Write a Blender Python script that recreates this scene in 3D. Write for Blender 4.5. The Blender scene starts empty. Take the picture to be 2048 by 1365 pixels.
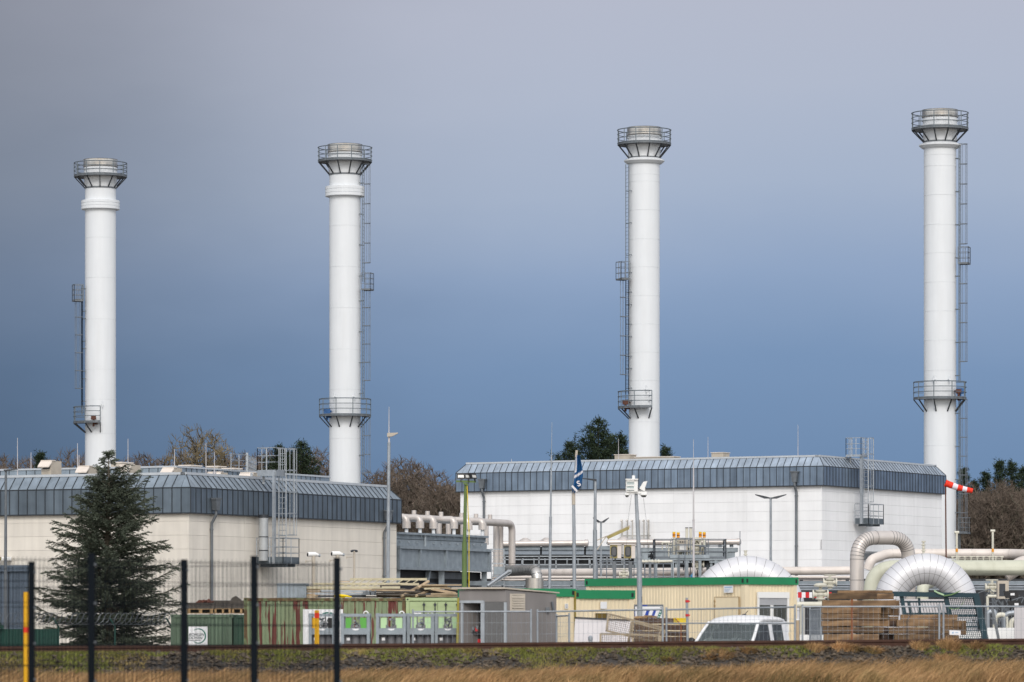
import bpy, math, random
from mathutils import Vector, Matrix, noise as mnoise
R_ = random.Random(7)
PI = math.pi
F = 8530.0; CX = 1024.0; HY = 1262.0; CZ = 1.55     # lens in picture widths, level line, eye height
scene = bpy.context.scene
col = scene.collection
V = Vector
Z = V((0, 0, 1))

def P(px, py, Y): return V(((px - CX) / F * Y, Y, CZ + (HY - py) / F * Y))
def zp(py, Y): return CZ + (HY - py) / F * Y
def lin(c):
    c /= 255.0
    return c / 12.92 if c <= 0.04045 else ((c + 0.055) / 1.055) ** 2.4
def C(r, g, b, k=0.9): return (lin(r) * k, lin(g) * k, lin(b) * k)

# ------------------------------------------------------------------ mesh builder
class MB:
    def __init__(self): self.v = []; self.f = []; self.s = []; self.m = []; self.mi = 0
    def add(self, vs, fs, smooth=False):
        o = len(self.v); self.v.extend(tuple(x) for x in vs)
        for f in fs:
            self.f.append(tuple(i + o for i in f)); self.s.append(smooth); self.m.append(self.mi)
    def hexa(self, o, a, b, c):
        o = V(o); a = V(a); b = V(b); c = V(c)
        if a.cross(b).dot(c) < 0: a, b = b, a
        vs = [o, o + a, o + a + b, o + b, o + c, o + a + c, o + a + b + c, o + b + c]
        self.add(vs, [(3, 2, 1, 0), (4, 5, 6, 7), (0, 1, 5, 4), (1, 2, 6, 5), (2, 3, 7, 6), (3, 0, 4, 7)])
    def box(self, c, s, rz=0):
        ca, sa = math.cos(rz), math.sin(rz)
        a = V((ca * s[0], sa * s[0], 0)); b = V((-sa * s[1], ca * s[1], 0)); d = V((0, 0, s[2]))
        self.hexa(V(c) - a / 2 - b / 2 - d / 2, a, b, d)
    def bar(self, p, q, w, h=None, up=Z):
        p = V(p); q = V(q); h = w if h is None else h
        d = q - p
        if d.length < 1e-6: return
        x = d.cross(up)
        if x.length < 1e-4: x = d.cross(V((1, 0, 0)))
        x.normalize(); y = x.cross(d).normalized()
        self.hexa(p - x * w / 2 - y * h / 2, d, x * w, y * h)
    def tube(self, pts, r, n=8, cap=True, smooth=True, closed=False):
        pts = [V(p) for p in pts]; k = len(pts)
        rs = r if isinstance(r, (list, tuple)) else [r] * k
        T = []
        for i in range(k):
            if closed: t = pts[(i + 1) % k] - pts[i - 1]
            else: t = pts[min(i + 1, k - 1)] - pts[max(i - 1, 0)]
            if t.length < 1e-9: t = V((0, 0, 1))
            T.append(t.normalized())
        ref = V((0, 0, 1)) if abs(T[0].z) < 0.9 else V((1, 0, 0))
        x = T[0].cross(ref).normalized(); vs = []
        for i in range(k):
            x = x - T[i] * x.dot(T[i])
            if x.length < 1e-5: x = T[i].cross(V((0.3, 0.9, 0.1)))
            x.normalize(); y = T[i].cross(x)
            for j in range(n):
                a = 2 * PI * (j + 0.5) / n
                vs.append(pts[i] + (x * math.cos(a) + y * math.sin(a)) * rs[i])
        fs = []
        for i in range(k if closed else k - 1):
            i2 = (i + 1) % k
            for j in range(n):
                j2 = (j + 1) % n
                fs.append((i * n + j, i * n + j2, i2 * n + j2, i2 * n + j))
        self.add(vs, fs, smooth and n > 5)
        if cap and not closed:
            self.add(vs[:n], [tuple(reversed(range(n)))]); self.add(vs[-n:], [tuple(range(n))])
    def lathe(self, c, prof, n=24, smooth=True, a0=0, a1=2 * PI):
        c = V(c); full = abs(a1 - a0 - 2 * PI) < 1e-6; m = n if full else n + 1
        vs = []
        for r, z in prof:
            for j in range(m):
                a = a0 + (a1 - a0) * j / n
                vs.append(c + V((r * math.cos(a), r * math.sin(a), z)))
        for i in range(len(prof) - 1):
            fs = []
            for j in range(n):
                j2 = (j + 1) % m
                fs.append((j, j2, m + j2, m + j))
            self.add(vs[i * m:(i + 2) * m], fs, smooth)
    def prism(self, pts, ext):
        pts = [V(p) for p in pts]; e = V(ext); n = len(pts)
        nr = V((0, 0, 0))
        for i in range(n): nr += pts[i].cross(pts[(i + 1) % n])
        if nr.dot(e) < 0: pts.reverse()
        vs = pts + [p + e for p in pts]
        fs = [tuple(reversed(range(n))), tuple(range(n, 2 * n))] + [(i, (i + 1) % n, n + (i + 1) % n, n + i) for i in range(n)]
        self.add(vs, fs)
    def sphere(self, c, r, n=10, sz=1.0):
        self.lathe(c, [(max(1e-4, r * math.sin(PI * i / n)), -r * sz * math.cos(PI * i / n)) for i in range(n + 1)], n * 2)
    def build(self, name, mats, parent=None, loc=None):
        if not isinstance(mats, (list, tuple)): mats = [mats]
        o_ = V(loc) if loc is not None else V((0, 0, 0))
        if parent is not None:
            r = parent
            while r.parent is not None: r = r.parent
            o_ = V(r.location)
        me = bpy.data.meshes.new(name)
        ox, oy, oz = o_
        me.from_pydata([(a - ox, b - oy, c - oz) for a, b, c in self.v], [], self.f)
        for m in mats: me.materials.append(m)
        me.polygons.foreach_set('use_smooth', self.s)
        if any(self.m): me.polygons.foreach_set('material_index', self.m)
        me.update()
        ob = bpy.data.objects.new(name, me); col.objects.link(ob)
        if parent is not None: ob.parent = parent
        elif loc is not None: ob.location = o_
        return ob

def tag(o, label, cat, group=None):
    o['label'] = label; o['category'] = cat; o['kind'] = 'thing'
    if group: o['group'] = group
    return o
def kind(o, k): o['kind'] = k; return o
def thing(name, label, cat, loc, group=None):
    o = bpy.data.objects.new(name, None); col.objects.link(o); o.location = V(loc); o.empty_display_size = 0.2
    return tag(o, label, cat, group)
def dup(root, loc, label=None, rz=None, scale=None):
    r = root.copy(); col.objects.link(r); r.location = V(loc)
    if rz is not None: r.rotation_euler = (0, 0, rz)
    if scale is not None: r.scale = (scale, scale, scale) if not isinstance(scale, tuple) else scale
    if label: r['label'] = label
    for ch in list(root.children):
        c = ch.copy(); col.objects.link(c); c.parent = r
        for g in list(ch.children):
            d = g.copy(); col.objects.link(d); d.parent = c
    return r
def arc(c, r, a0, a1, n, ux, uy):
    return [V(c) + V(ux) * (r * math.cos(a0 + (a1 - a0) * i / n)) + V(uy) * (r * math.sin(a0 + (a1 - a0) * i / n)) for i in range(n + 1)]
def ringpts(c, r, z, a0, a1, n):
    return [V((c[0] + r * math.cos(a0 + (a1 - a0) * i / n), c[1] + r * math.sin(a0 + (a1 - a0) * i / n), z)) for i in range(n + 1)]
def bend(pts, rad, n=8):
    """polyline with rounded corners"""
    pts = [V(p) for p in pts]; out = [pts[0]]
    rads = rad if isinstance(rad, (list, tuple)) else [rad] * len(pts)
    for i in range(1, len(pts) - 1):
        a, b, c = pts[i - 1], pts[i], pts[i + 1]
        d1 = (a - b).normalized(); d2 = (c - b).normalized()
        ang = d1.angle(d2)
        t = min(rads[i] / math.tan(ang / 2), (a - b).length * 0.49, (c - b).length * 0.49)
        p, q = b + d1 * t, b + d2 * t
        for k in range(n + 1):
            u = k / n
            # circular-ish blend
            out.append(p * (1 - u) ** 2 + b * (2 * u * (1 - u)) * 1.0 + q * u ** 2)
    out.append(pts[-1]); return out

# ------------------------------------------------------------------ materials
def mat(name, rgb, rough=0.6, metal=0.0, var=0.12, scale=1.5, streak=0.0, island=0.0, bump=0.0, bscale=40, spec=0.4,
        rgb2=None, mscale=6.0, mth=0.6, mw=0.06, mstretch=(1, 1, 1), dirt=None, fine=0.0):
    m = bpy.data.materials.new(name); m.use_nodes = True
    nt = m.node_tree; N = nt.nodes; Lk = nt.links
    b = N['Principled BSDF']
    b.inputs['Roughness'].default_value = rough; b.inputs['Metallic'].default_value = metal
    b.inputs['Specular IOR Level'].default_value = spec
    tc = N.new('ShaderNodeTexCoord')
    def noise(sc, stretch=(1, 1, 1), detail=4.0):
        mp = N.new('ShaderNodeMapping'); mp.inputs['Scale'].default_value = stretch
        Lk.new(tc.outputs['Object'], mp.inputs['Vector'])
        t = N.new('ShaderNodeTexNoise'); t.inputs['Scale'].default_value = sc; t.inputs['Detail'].default_value = detail
        Lk.new(mp.outputs['Vector'], t.inputs['Vector']); return t.outputs['Fac']
    def mapr(src, a, bb, c, d):
        r = N.new('ShaderNodeMapRange'); Lk.new(src, r.inputs['Value'])
        for k, x in zip(('From Min', 'From Max', 'To Min', 'To Max'), (a, bb, c, d)): r.inputs[k].default_value = x
        return r.outputs['Result']
    def mult(a, bb):
        q = N.new('ShaderNodeMath'); q.operation = 'MULTIPLY'; Lk.new(a, q.inputs[0]); Lk.new(bb, q.inputs[1]); return q.outputs[0]
    fac = mapr(noise(scale), 0.3, 0.7, 1 - var, 1 + var)
    if streak: fac = mult(fac, mapr(noise(3.0, (1, 1, 0.06)), 0.3, 0.7, 1 - streak, 1 + streak))
    if fine: fac = mult(fac, mapr(noise(30.0), 0.3, 0.7, 1 - fine, 1 + fine))
    if island:
        g = N.new('ShaderNodeNewGeometry'); oi = N.new('ShaderNodeObjectInfo')
        ad = N.new('ShaderNodeMath'); ad.operation = 'ADD'; Lk.new(g.outputs['Random Per Island'], ad.inputs[0]); Lk.new(oi.outputs['Random'], ad.inputs[1])
        fr_ = N.new('ShaderNodeMath'); fr_.operation = 'FRACT'; Lk.new(ad.outputs[0], fr_.inputs[0])
        fac = mult(fac, mapr(fr_.outputs[0], 0, 1, 1 - island, 1 + island))
    base = N.new('ShaderNodeRGB'); base.outputs[0].default_value = (*rgb, 1); cur = base.outputs[0]
    def mixc(f, a, bb):
        q = N.new('ShaderNodeMix'); q.data_type = 'RGBA'
        Lk.new(f, q.inputs[0]); Lk.new(a, q.inputs[6])
        if isinstance(bb, tuple): q.inputs[7].default_value = (*bb, 1)
        else: Lk.new(bb, q.inputs[7])
        return q.outputs[2]
    if rgb2 is not None:
        cur = mixc(mapr(noise(mscale, mstretch, 6.0), mth - mw, mth + mw, 0, 1), cur, rgb2)
    if dirt is not None:
        cur = mixc(mapr(noise(1.3, (1.5, 1.5, 0.12), 6.0), 0.5, 0.75, 0, dirt[1]), cur, dirt[0])
    vm = N.new('ShaderNodeVectorMath'); vm.operation = 'SCALE'
    Lk.new(cur, vm.inputs[0]); Lk.new(fac, vm.inputs['Scale'])
    Lk.new(vm.outputs[0], b.inputs['Base Color'])
    if bump:
        bp = N.new('ShaderNodeBump'); bp.inputs['Strength'].default_value = bump; bp.inputs['Distance'].default_value = 0.02
        Lk.new(noise(bscale), bp.inputs['Height']); Lk.new(bp.outputs['Normal'], b.inputs['Normal'])
    return m
def glass_mat(name, rgb):
    m = bpy.data.materials.new(name); m.use_nodes = True
    b = m.node_tree.nodes['Principled BSDF']
    b.inputs['Base Color'].default_value = (*rgb, 1); b.inputs['Roughness'].default_value = 0.04
    b.inputs['Transmission Weight'].default_value = 0.85; b.inputs['IOR'].default_value = 1.2
    return m

M = dict(
    white=mat('white_paint', (0.69, 0.715, 0.735), 0.45, var=0.02, streak=0.02, scale=0.6, dirt=((0.54, 0.54, 0.53), 0.14)),
    weld=mat('weld_line', (0.655, 0.68, 0.70), 0.5, var=0.05),
    wallw=mat('white_concrete_panel', (0.82, 0.825, 0.83), 0.8, var=0.04, scale=0.5, island=0.025, streak=0.03, dirt=((0.55, 0.55, 0.55), 0.10)),
    wallc=mat('cream_concrete_panel', (0.70, 0.655, 0.58), 0.85, var=0.05, scale=0.8, island=0.03, streak=0.05, dirt=((0.48, 0.45, 0.40), 0.25)),
    joint=mat('joint_shadow_gap', (0.5, 0.49, 0.47), 0.9),
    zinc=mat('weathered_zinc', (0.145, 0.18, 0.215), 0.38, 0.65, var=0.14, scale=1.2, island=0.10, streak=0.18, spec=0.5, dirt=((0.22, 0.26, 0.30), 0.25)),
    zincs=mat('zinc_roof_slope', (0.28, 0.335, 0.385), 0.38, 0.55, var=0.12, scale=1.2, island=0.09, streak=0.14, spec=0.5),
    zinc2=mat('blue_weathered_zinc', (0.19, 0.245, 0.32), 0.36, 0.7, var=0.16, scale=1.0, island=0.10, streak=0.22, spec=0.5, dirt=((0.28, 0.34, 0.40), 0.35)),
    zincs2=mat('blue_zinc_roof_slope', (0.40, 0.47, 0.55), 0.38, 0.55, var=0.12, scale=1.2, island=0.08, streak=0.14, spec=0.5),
    seamclad=mat('cladding_seam', (0.17, 0.165, 0.16), 0.6), seam=mat('zinc_seam', (0.035, 0.042, 0.05), 0.5, 0.2),
    coping=mat('pale_coping', (0.52, 0.55, 0.58), 0.4, 0.3, var=0.06),
    galv=mat('galvanised_steel', (0.33, 0.36, 0.39), 0.45, 0.45, var=0.12, scale=4, streak=0.08),
    galvd=mat('dull_galvanised_steel', (0.15, 0.165, 0.18), 0.5, 0.35, var=0.15, scale=3, streak=0.1, bump=0.1),
    steel=mat('blue_grey_steel', (0.265, 0.305, 0.335), 0.5, 0.3, var=0.14, scale=2.5, streak=0.1, fine=0.12),
    balc=mat('balcony_steel', (0.115, 0.14, 0.16), 0.5, 0.3, var=0.12, scale=2.5),
    dark=mat('dark_steel', (0.045, 0.05, 0.058), 0.5, 0.3, var=0.2, scale=3),
    black=mat('black_rubber', (0.012, 0.012, 0.013), 0.5),
    gloom=mat('dark_casing_and_shade', (0.028, 0.03, 0.034), 0.7, var=0.3, scale=2),  # near black, also standing for shade under the cooler and behind pipes
    ss=mat('stainless_sheet', (0.50, 0.48, 0.45), 0.32, 0.75, var=0.18, scale=1.2, streak=0.2),
    clad=mat('silver_pipe_cladding', (0.66, 0.66, 0.68), 0.42, 0.25, var=0.06, scale=1.0, island=0.04, dirt=((0.45, 0.43, 0.42), 0.25)),
    clad2=mat('warm_pipe_cladding', (0.58, 0.535, 0.50), 0.4, 0.3, var=0.08, scale=1.2, island=0.03, dirt=((0.38, 0.32, 0.28), 0.3)),
    beige=mat('beige_pipe_paint', (0.66, 0.60, 0.55), 0.5, 0.05, var=0.06, scale=1.5, dirt=((0.42, 0.36, 0.30), 0.3)),
    cream=mat('cream_pipe_paint', (0.60, 0.58, 0.49), 0.45, 0.0, var=0.06, scale=1.5, dirt=((0.35, 0.33, 0.26), 0.4)),
    palegrn=mat('pale_green_pipe_paint', (0.53, 0.535, 0.43), 0.45, 0.0, var=0.06, scale=1.5, rgb2=(0.10, 0.09, 0.06), mscale=9, mth=0.72, mw=0.02, dirt=((0.38, 0.38, 0.28), 0.4)),
    officew=mat('cream_office_sheet', (0.76, 0.65, 0.455), 0.6, 0.0, var=0.05, scale=0.8, streak=0.05, dirt=((0.60, 0.48, 0.30), 0.25)),
    green=mat('green_frame_paint', (0.012, 0.215, 0.085), 0.45, var=0.08, scale=1.5, dirt=((0.06, 0.2, 0.12), 0.2)),
    rustgrn=mat('rusty_green_container', (0.195, 0.245, 0.14), 0.65, var=0.10, scale=1.5, streak=0.08, rgb2=(0.12, 0.028, 0.022), mscale=3.0, mth=0.555, mw=0.018, mstretch=(2.6, 2.6, 0.22), dirt=((0.10, 0.06, 0.03), 0.3)),
    rustrim=mat('rusty_rim', (0.12, 0.075, 0.035), 0.8, var=0.3, scale=6, rgb2=(0.14, 0.17, 0.08), mscale=3, mth=0.55),
    doorgrn=mat('light_green_container', (0.345, 0.425, 0.225), 0.6, var=0.07, scale=1.5, dirt=((0.2, 0.2, 0.08), 0.3)),
    contgrn=mat('mid_green_container', (0.092, 0.135, 0.09), 0.6, var=0.1, scale=1.5, streak=0.1, dirt=((0.05, 0.08, 0.05), 0.3)),
    contdk=mat('deep_green_container', (0.03, 0.07, 0.045), 0.6, var=0.1, scale=1.5),
    sgrn=mat('sign_green', (0.0, 0.14, 0.10), 0.5, var=0.02), sdark=mat('sign_dark', (0.02, 0.045, 0.045), 0.5, var=0.02),
    swhite=mat('sign_white', (0.75, 0.75, 0.76), 0.4, var=0.03, dirt=((0.5, 0.5, 0.48), 0.2)),
    sblue=mat('sign_blue', (0.008, 0.045, 0.33), 0.4, var=0.03),
    wood=mat('weathered_oak', (0.225, 0.142, 0.075), 0.85, var=0.26, scale=2.0, island=0.40, bump=0.5, bscale=14, rgb2=(0.085, 0.052, 0.03), mscale=2.6, mth=0.54, mw=0.14, mstretch=(0.7, 2, 1.8)),
    woodend=mat('timber_end', (0.20, 0.125, 0.05), 0.9, var=0.3, scale=9),
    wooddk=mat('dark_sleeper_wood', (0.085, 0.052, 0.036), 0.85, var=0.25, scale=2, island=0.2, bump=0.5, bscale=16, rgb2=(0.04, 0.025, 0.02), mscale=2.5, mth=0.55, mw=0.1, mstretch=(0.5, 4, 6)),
    lumber=mat('pale_lumber', (0.40, 0.305, 0.20), 0.85, var=0.2, scale=3, island=0.3),
    ladderw=mat('yellowed_ladder', (0.50, 0.45, 0.31), 0.6, var=0.1, scale=4),
    greywood=mat('grey_weathered_wood', (0.095, 0.082, 0.07), 0.9, var=0.2, scale=3, island=0.25),
    paletw=mat('pallet_wood', (0.34, 0.22, 0.11), 0.9, var=0.2, scale=3, island=0.3),
    shed=mat('warm_grey_shed', (0.205, 0.192, 0.186), 0.8, var=0.08, scale=1.5, streak=0.08, bump=0.1, dirt=((0.12, 0.11, 0.10), 0.3)),
    sheddk=mat('grey_shed_panel', (0.115, 0.115, 0.115), 0.75, var=0.08, scale=2, fine=0.1),
    bgreen=mat('bright_green_panel', (0.10, 0.36, 0.06), 0.5, var=0.05), lgreen=mat('pale_green_panel', (0.44, 0.64, 0.36), 0.5, var=0.05),
    cyl=mat('grey_gas_cylinder', (0.145, 0.145, 0.155), 0.4, 0.1, var=0.1, scale=5),
    yellow=mat('marker_yellow', (0.72, 0.38, 0.005), 0.5, var=0.05), red=mat('marker_red', (0.72, 0.035, 0.008), 0.5, var=0.05),
    byellow=mat('bin_yellow', (0.80, 0.58, 0.0), 0.5, var=0.04),
    carw=mat('white_car_paint', (0.80, 0.80, 0.80), 0.18, var=0.01, spec=0.6),
    fence=mat('anthracite_fence', (0.006, 0.009, 0.013), 0.8, 0.0, var=0.1, spec=0.08),
    teal=mat('dark_teal_paint', (0.006, 0.034, 0.048), 0.5, var=0.12, scale=3),
    strap=mat('green_strap', (0.36, 0.50, 0.31), 0.6),
    rail=mat('rusty_rail', (0.062, 0.028, 0.018), 0.75, 0.2, var=0.25, scale=5),
    sleeper=mat('railway_sleeper', (0.03, 0.022, 0.017), 0.9, var=0.2, scale=4),
    stone=mat('ballast_stone', (0.088, 0.069, 0.050), 0.9, var=0.2, scale=3, island=0.55),
    dryg=mat('dry_grass_blade', (0.40, 0.245, 0.12), 0.9, var=0.45, scale=0.9, island=0.35, spec=0.1, rgb2=(0.17, 0.125, 0.055), mscale=1.1, mth=0.54, mw=0.1),
    grng=mat('green_grass_blade', (0.185, 0.20, 0.05), 0.8, var=0.3, scale=1.5, island=0.35, spec=0.1, rgb2=(0.30, 0.23, 0.09), mscale=1.2, mth=0.58, mw=0.1),
    soil=mat('dry_grass_soil', (0.17, 0.11, 0.055), 0.95, var=0.3, scale=2, bump=0.4),
    gravel=mat('yard_gravel', (0.16, 0.15, 0.14), 0.95, var=0.2, scale=3, bump=0.4),
    ballast=mat('ballast_bed', (0.045, 0.041, 0.038), 0.95, var=0.4, scale=14, bump=0.8, bscale=30),
    bark=mat('bare_tree_bark', (0.10, 0.085, 0.062), 0.9, var=0.3, scale=2),
    twig=mat('bare_twigs', (0.118, 0.091, 0.070), 0.9, var=0.35, scale=0.35, island=0.3),
    twig2=mat('mossy_twigs', (0.15, 0.12, 0.07), 0.9, var=0.35, scale=0.35, island=0.3),
    needle=mat('conifer_needles', (0.027, 0.042, 0.022), 0.8, var=0.35, scale=0.8, island=0.5, spec=0.2),
    cedar=mat('cedar_needles', (0.084, 0.100, 0.072), 0.75, var=0.45, scale=0.9, island=0.6, spec=0.2),
    flagb=mat('flag_blue', (0.005, 0.07, 0.20), 0.7, var=0.08), flagw=mat('flag_white', (0.66, 0.64, 0.66), 0.7, var=0.05),
    sockr=mat('windsock_red', (0.75, 0.035, 0.012), 0.7, var=0.06), sockw=mat('windsock_white', (0.74, 0.68, 0.74), 0.7, var=0.04),
    blue=mat('blue_valve_paint', (0.02, 0.10, 0.28), 0.5), blued=mat('blue_grey_gate', (0.105, 0.135, 0.175), 0.5, 0.2, var=0.1, streak=0.1),
    orange=mat('beacon_orange', (0.76, 0.30, 0.015), 0.5), brown=mat('brown_motor', (0.10, 0.035, 0.02), 0.6),
    pvcw=mat('white_enclosure', (0.80, 0.80, 0.78), 0.4, var=0.03), mgreen=mat('mast_green', (0.11, 0.17, 0.055), 0.6, var=0.1),
    cable=mat('yellow_cable', (0.68, 0.50, 0.02), 0.5), vent=mat('beige_roof_vent', (0.46, 0.41, 0.34), 0.7, var=0.08, scale=2), ventl=mat('pale_vent_hood', (0.68, 0.61, 0.54), 0.6, var=0.06),
    fencegrn=mat('dark_green_sheet', (0.004, 0.045, 0.032), 0.55, var=0.1, scale=3),
    wglass=mat('dark_window', (0.05, 0.055, 0.05), 0.08, var=0.15, spec=0.6), lens=mat('lamp_lens', (0.5, 0.5, 0.48), 0.15),
    shutter=mat('shutter_grey', (0.42, 0.43, 0.45), 0.5, var=0.05), glass=glass_mat('car_glass', (0.46, 0.54, 0.55)), dglass=glass_mat('tinted_car_glass', (0.20, 0.22, 0.23)), cagem=mat('cage_steel', (0.145, 0.165, 0.19), 0.5, 0.4, var=0.1),
    seat=mat('dark_seat_cloth', (0.03, 0.032, 0.036), 0.9), sheetw=mat('white_sheet_metal', (0.52, 0.50, 0.51), 0.5, 0.1, var=0.08, streak=0.05),
    redw=mat('barrier_red', (0.55, 0.015, 0.02), 0.5, var=0.05), rustwire=mat('rusty_wire', (0.18, 0.13, 0.09), 0.7, 0.2, var=0.3, scale=6),
    caged=mat('cage_frame', (0.30, 0.245, 0.17), 0.7, 0.1, var=0.2, scale=4), yframe=mat('yellow_trim', (0.30, 0.25, 0.09), 0.6, var=0.2),
)

# ------------------------------------------------------------------ shared builders
def vtube(mb, p, h, r0, r1=None, n=10):
    r1 = r0 if r1 is None else r1
    mb.tube([V(p), V(p) + V((0, 0, h))], [r0, r1], n)
def railing(mb, pts, z0, h, r=0.022, mids=(0.38, 0.69), step=1.2, toe=0.12, closed=False):
    """handrail along a ground polyline [(x,y)...] at height z0"""
    pts = [V((p[0], p[1], z0)) for p in pts]
    if closed: pts = pts + [pts[0]]
    for k in (1.0,) + tuple(mids):
        for a, b in zip(pts, pts[1:]): mb.tube([a + Z * h * k, b + Z * h * k], r if k == 1.0 else r * 0.8, 4)
    for a, b in zip(pts, pts[1:]):
        n = max(1, round((b - a).length / step))
        for i in range(n + 1):
            q = a.lerp(b, i / n); mb.tube([q, q + Z * h], r, 4)
        if toe: mb.hexa(a - V((0, 0, 0.02)), b - a, (b - a).cross(Z).normalized() * 0.012, V((0, 0, toe)))
def ladder(mb, base, top, side, w=0.45, rr=0.012, step=0.28, rail=0.03):
    base, top = V(base), V(top); s = V(side).normalized() * w / 2
    mb.bar(base - s, top - s, rail, rail); mb.bar(base + s, top + s, rail, rail)
    n = int((top - base).length / step)
    for i in range(1, n):
        q = base.lerp(top, i / n); mb.tube([q - s, q + s], rr, 4)
def cage(mb, base, top, out, side, dep=0.72, w=0.7, hoop=1.0, strap=0.03, nst=5):
    """ladder safety cage"""
    base, top = V(base), V(top); o = V(out).normalized(); s = V(side).normalized()
    def arcp(z, i, n): a = PI * i / n; return base + Z * z + s * (math.cos(a) * w / 2) + o * (math.sin(a) * dep)
    H = top.z - base.z; n = max(1, round(H / hoop))
    for k in range(n + 1):
        mb.tube([arcp(H * k / n, i, 8) for i in range(9)], strap * 0.6, 4)
    for i in range(nst):
        q = 8.0 * (i + 0.5) / nst
        a = PI * q / 8; d = s * (math.cos(a) * w / 2) + o * (math.sin(a) * dep)
        mb.bar(base + d, top + d, strap, strap * 0.5)
def text_mesh(body, size, mtl, name, loc, right, up, parent=None, shear=0.0, extrude=0.004, align='CENTER', bold=0.0):
    cu = bpy.data.curves.new('lettering', 'FONT'); cu.body = body; cu.size = size; cu.shear = shear
    cu.extrude = extrude; cu.align_x = align; cu.offset = bold
    ob = bpy.data.objects.new('lettering_source', cu); col.objects.link(ob)
    dg = bpy.context.evaluated_depsgraph_get(); dg.update()
    me = bpy.data.meshes.new_from_object(ob.evaluated_get(dg))
    bpy.data.objects.remove(ob)
    r = V(right).normalized(); u = V(up).normalized(); n = r.cross(u)
    mb = MB()
    mb.add([V(loc) + r * v.co.x + u * v.co.y + n * v.co.z for v in me.vertices], [tuple(p.vertices) for p in me.polygons])
    return mb.build(name, mtl, parent)
# ------------------------------------------------------------------ camera, sky, sun
cam = bpy.data.cameras.new('camera'); co = bpy.data.objects.new('camera', cam); col.objects.link(co)
co.location = (0, 0, CZ); co.rotation_euler = (PI / 2, 0, 0)
cam.sensor_width = 36.0; cam.lens = 36.0 * F / 2048; cam.shift_y = (HY - 682.5) / 2048
cam.clip_start = 1.0; cam.clip_end = 12000
cam.dof.use_dof = True; cam.dof.focus_distance = 260; cam.dof.aperture_fstop = 4.0
scene.camera = co
scene.view_settings.view_transform = 'Standard'; scene.view_settings.look = 'None'
EXP = 0.62
scene.view_settings.exposure = EXP; scene.view_settings.gamma = 1.0
scene.cycles.use_denoising = True
scene.cycles.max_bounces = 6; scene.cycles.transparent_max_bounces = 6

SUN_EL, SUN_AZ = math.radians(36), math.radians(176)     # azimuth measured clockwise from +Y
sun = bpy.data.lights.new('sun', 'SUN'); sun.energy = 0.95; sun.angle = math.radians(22); sun.color = (1.0, 0.965, 0.92)
so = bpy.data.objects.new('sun', sun); col.objects.link(so)
sd = V((math.sin(SUN_AZ) * math.cos(SUN_EL), math.cos(SUN_AZ) * math.cos(SUN_EL), math.sin(SUN_EL)))
so.rotation_euler = sd.to_track_quat('Z', 'Y').to_euler(); so.location = (0, -40, 60)

w = bpy.data.worlds.new('World'); scene.world = w; w.use_nodes = True
nt = w.node_tree; N = nt.nodes; Lk = nt.links
bg = N['Background']; bg.inputs['Strength'].default_value = 0.1
sky = N.new('ShaderNodeTexSky'); sky.sky_type = 'NISHITA'; sky.sun_disc = False
sky.sun_elevation = SUN_EL; sky.sun_rotation = SUN_AZ; sky.air_density = 1.0; sky.dust_density = 2.0; sky.ozone_density = 1.0
tc = N.new('ShaderNodeTexCoord'); sp = N.new('ShaderNodeSeparateXYZ'); Lk.new(tc.outputs['Generated'], sp.inputs[0])
def wm(op, a, b=None):
    q = N.new('ShaderNodeMath'); q.operation = op
    for i, x in enumerate((a, b)):
        if x is None: continue
        if isinstance(x, (int, float)): q.inputs[i].default_value = x
        else: Lk.new(x, q.inputs[i])
    return q.outputs[0]
# storm front: soft large cloud structure bends the bands of the rain cloud
mp = N.new('ShaderNodeMapping'); mp.inputs['Scale'].default_value = (6, 6, 14); Lk.new(tc.outputs['Generated'], mp.inputs['Vector'])
nz = N.new('ShaderNodeTexNoise'); nz.inputs['Scale'].default_value = 1.3; nz.inputs['Detail'].default_value = 5; nz.inputs['Roughness'].default_value = 0.5
Lk.new(mp.outputs['Vector'], nz.inputs['Vector'])
el = wm('ADD', sp.outputs['Z'], wm('MULTIPLY', wm('SUBTRACT', nz.outputs['Fac'], 0.5), 0.026))
rm = N.new('ShaderNodeMapRange'); Lk.new(el, rm.inputs['Value']); rm.inputs['From Min'].default_value = 0.0; rm.inputs['From Max'].default_value = 0.30
cr = N.new('ShaderNodeValToRGB'); Lk.new(rm.outputs['Result'], cr.inputs['Fac'])
KS = 10 / 2 ** EXP
stops = [(0.0, (103, 131, 166)), (0.13, (113, 141, 176)), (0.20, (122, 149, 184)), (0.27, (144, 165, 196)), (0.34, (166, 180, 203)), (0.42, (177, 186, 205)), (0.54, (183, 187, 203)), (1.0, (196, 198, 206))]
e = cr.color_ramp.elements
while len(e) < len(stops): e.new(0.5)
for i, (p, c) in enumerate(stops):
    e[i].position = p; k = C(*c, k=KS); mx = 1.0
    e[i].color = (k[0] * 0.1, k[1] * 0.1, k[2] * 0.1, 1)
vs_ = N.new('ShaderNodeVectorMath'); vs_.operation = 'SCALE'; Lk.new(cr.outputs['Color'], vs_.inputs[0])
# the rain cloud is heaviest to the left of the view and thins out to the right
side = N.new('ShaderNodeMapRange'); side.interpolation_type = 'SMOOTHSTEP'
Lk.new(wm('ADD', sp.outputs['X'], wm('MULTIPLY', wm('SUBTRACT', nz.outputs['Fac'], 0.5), 0.08)), side.inputs['Value'])
for k, x in zip(('From Min', 'From Max', 'To Min', 'To Max'), (-0.18, 0.03, 0.46, 1.0)): side.inputs[k].default_value = x
Lk.new(wm('MULTIPLY', side.outputs['Result'], 10.0), vs_.inputs['Scale'])
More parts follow.
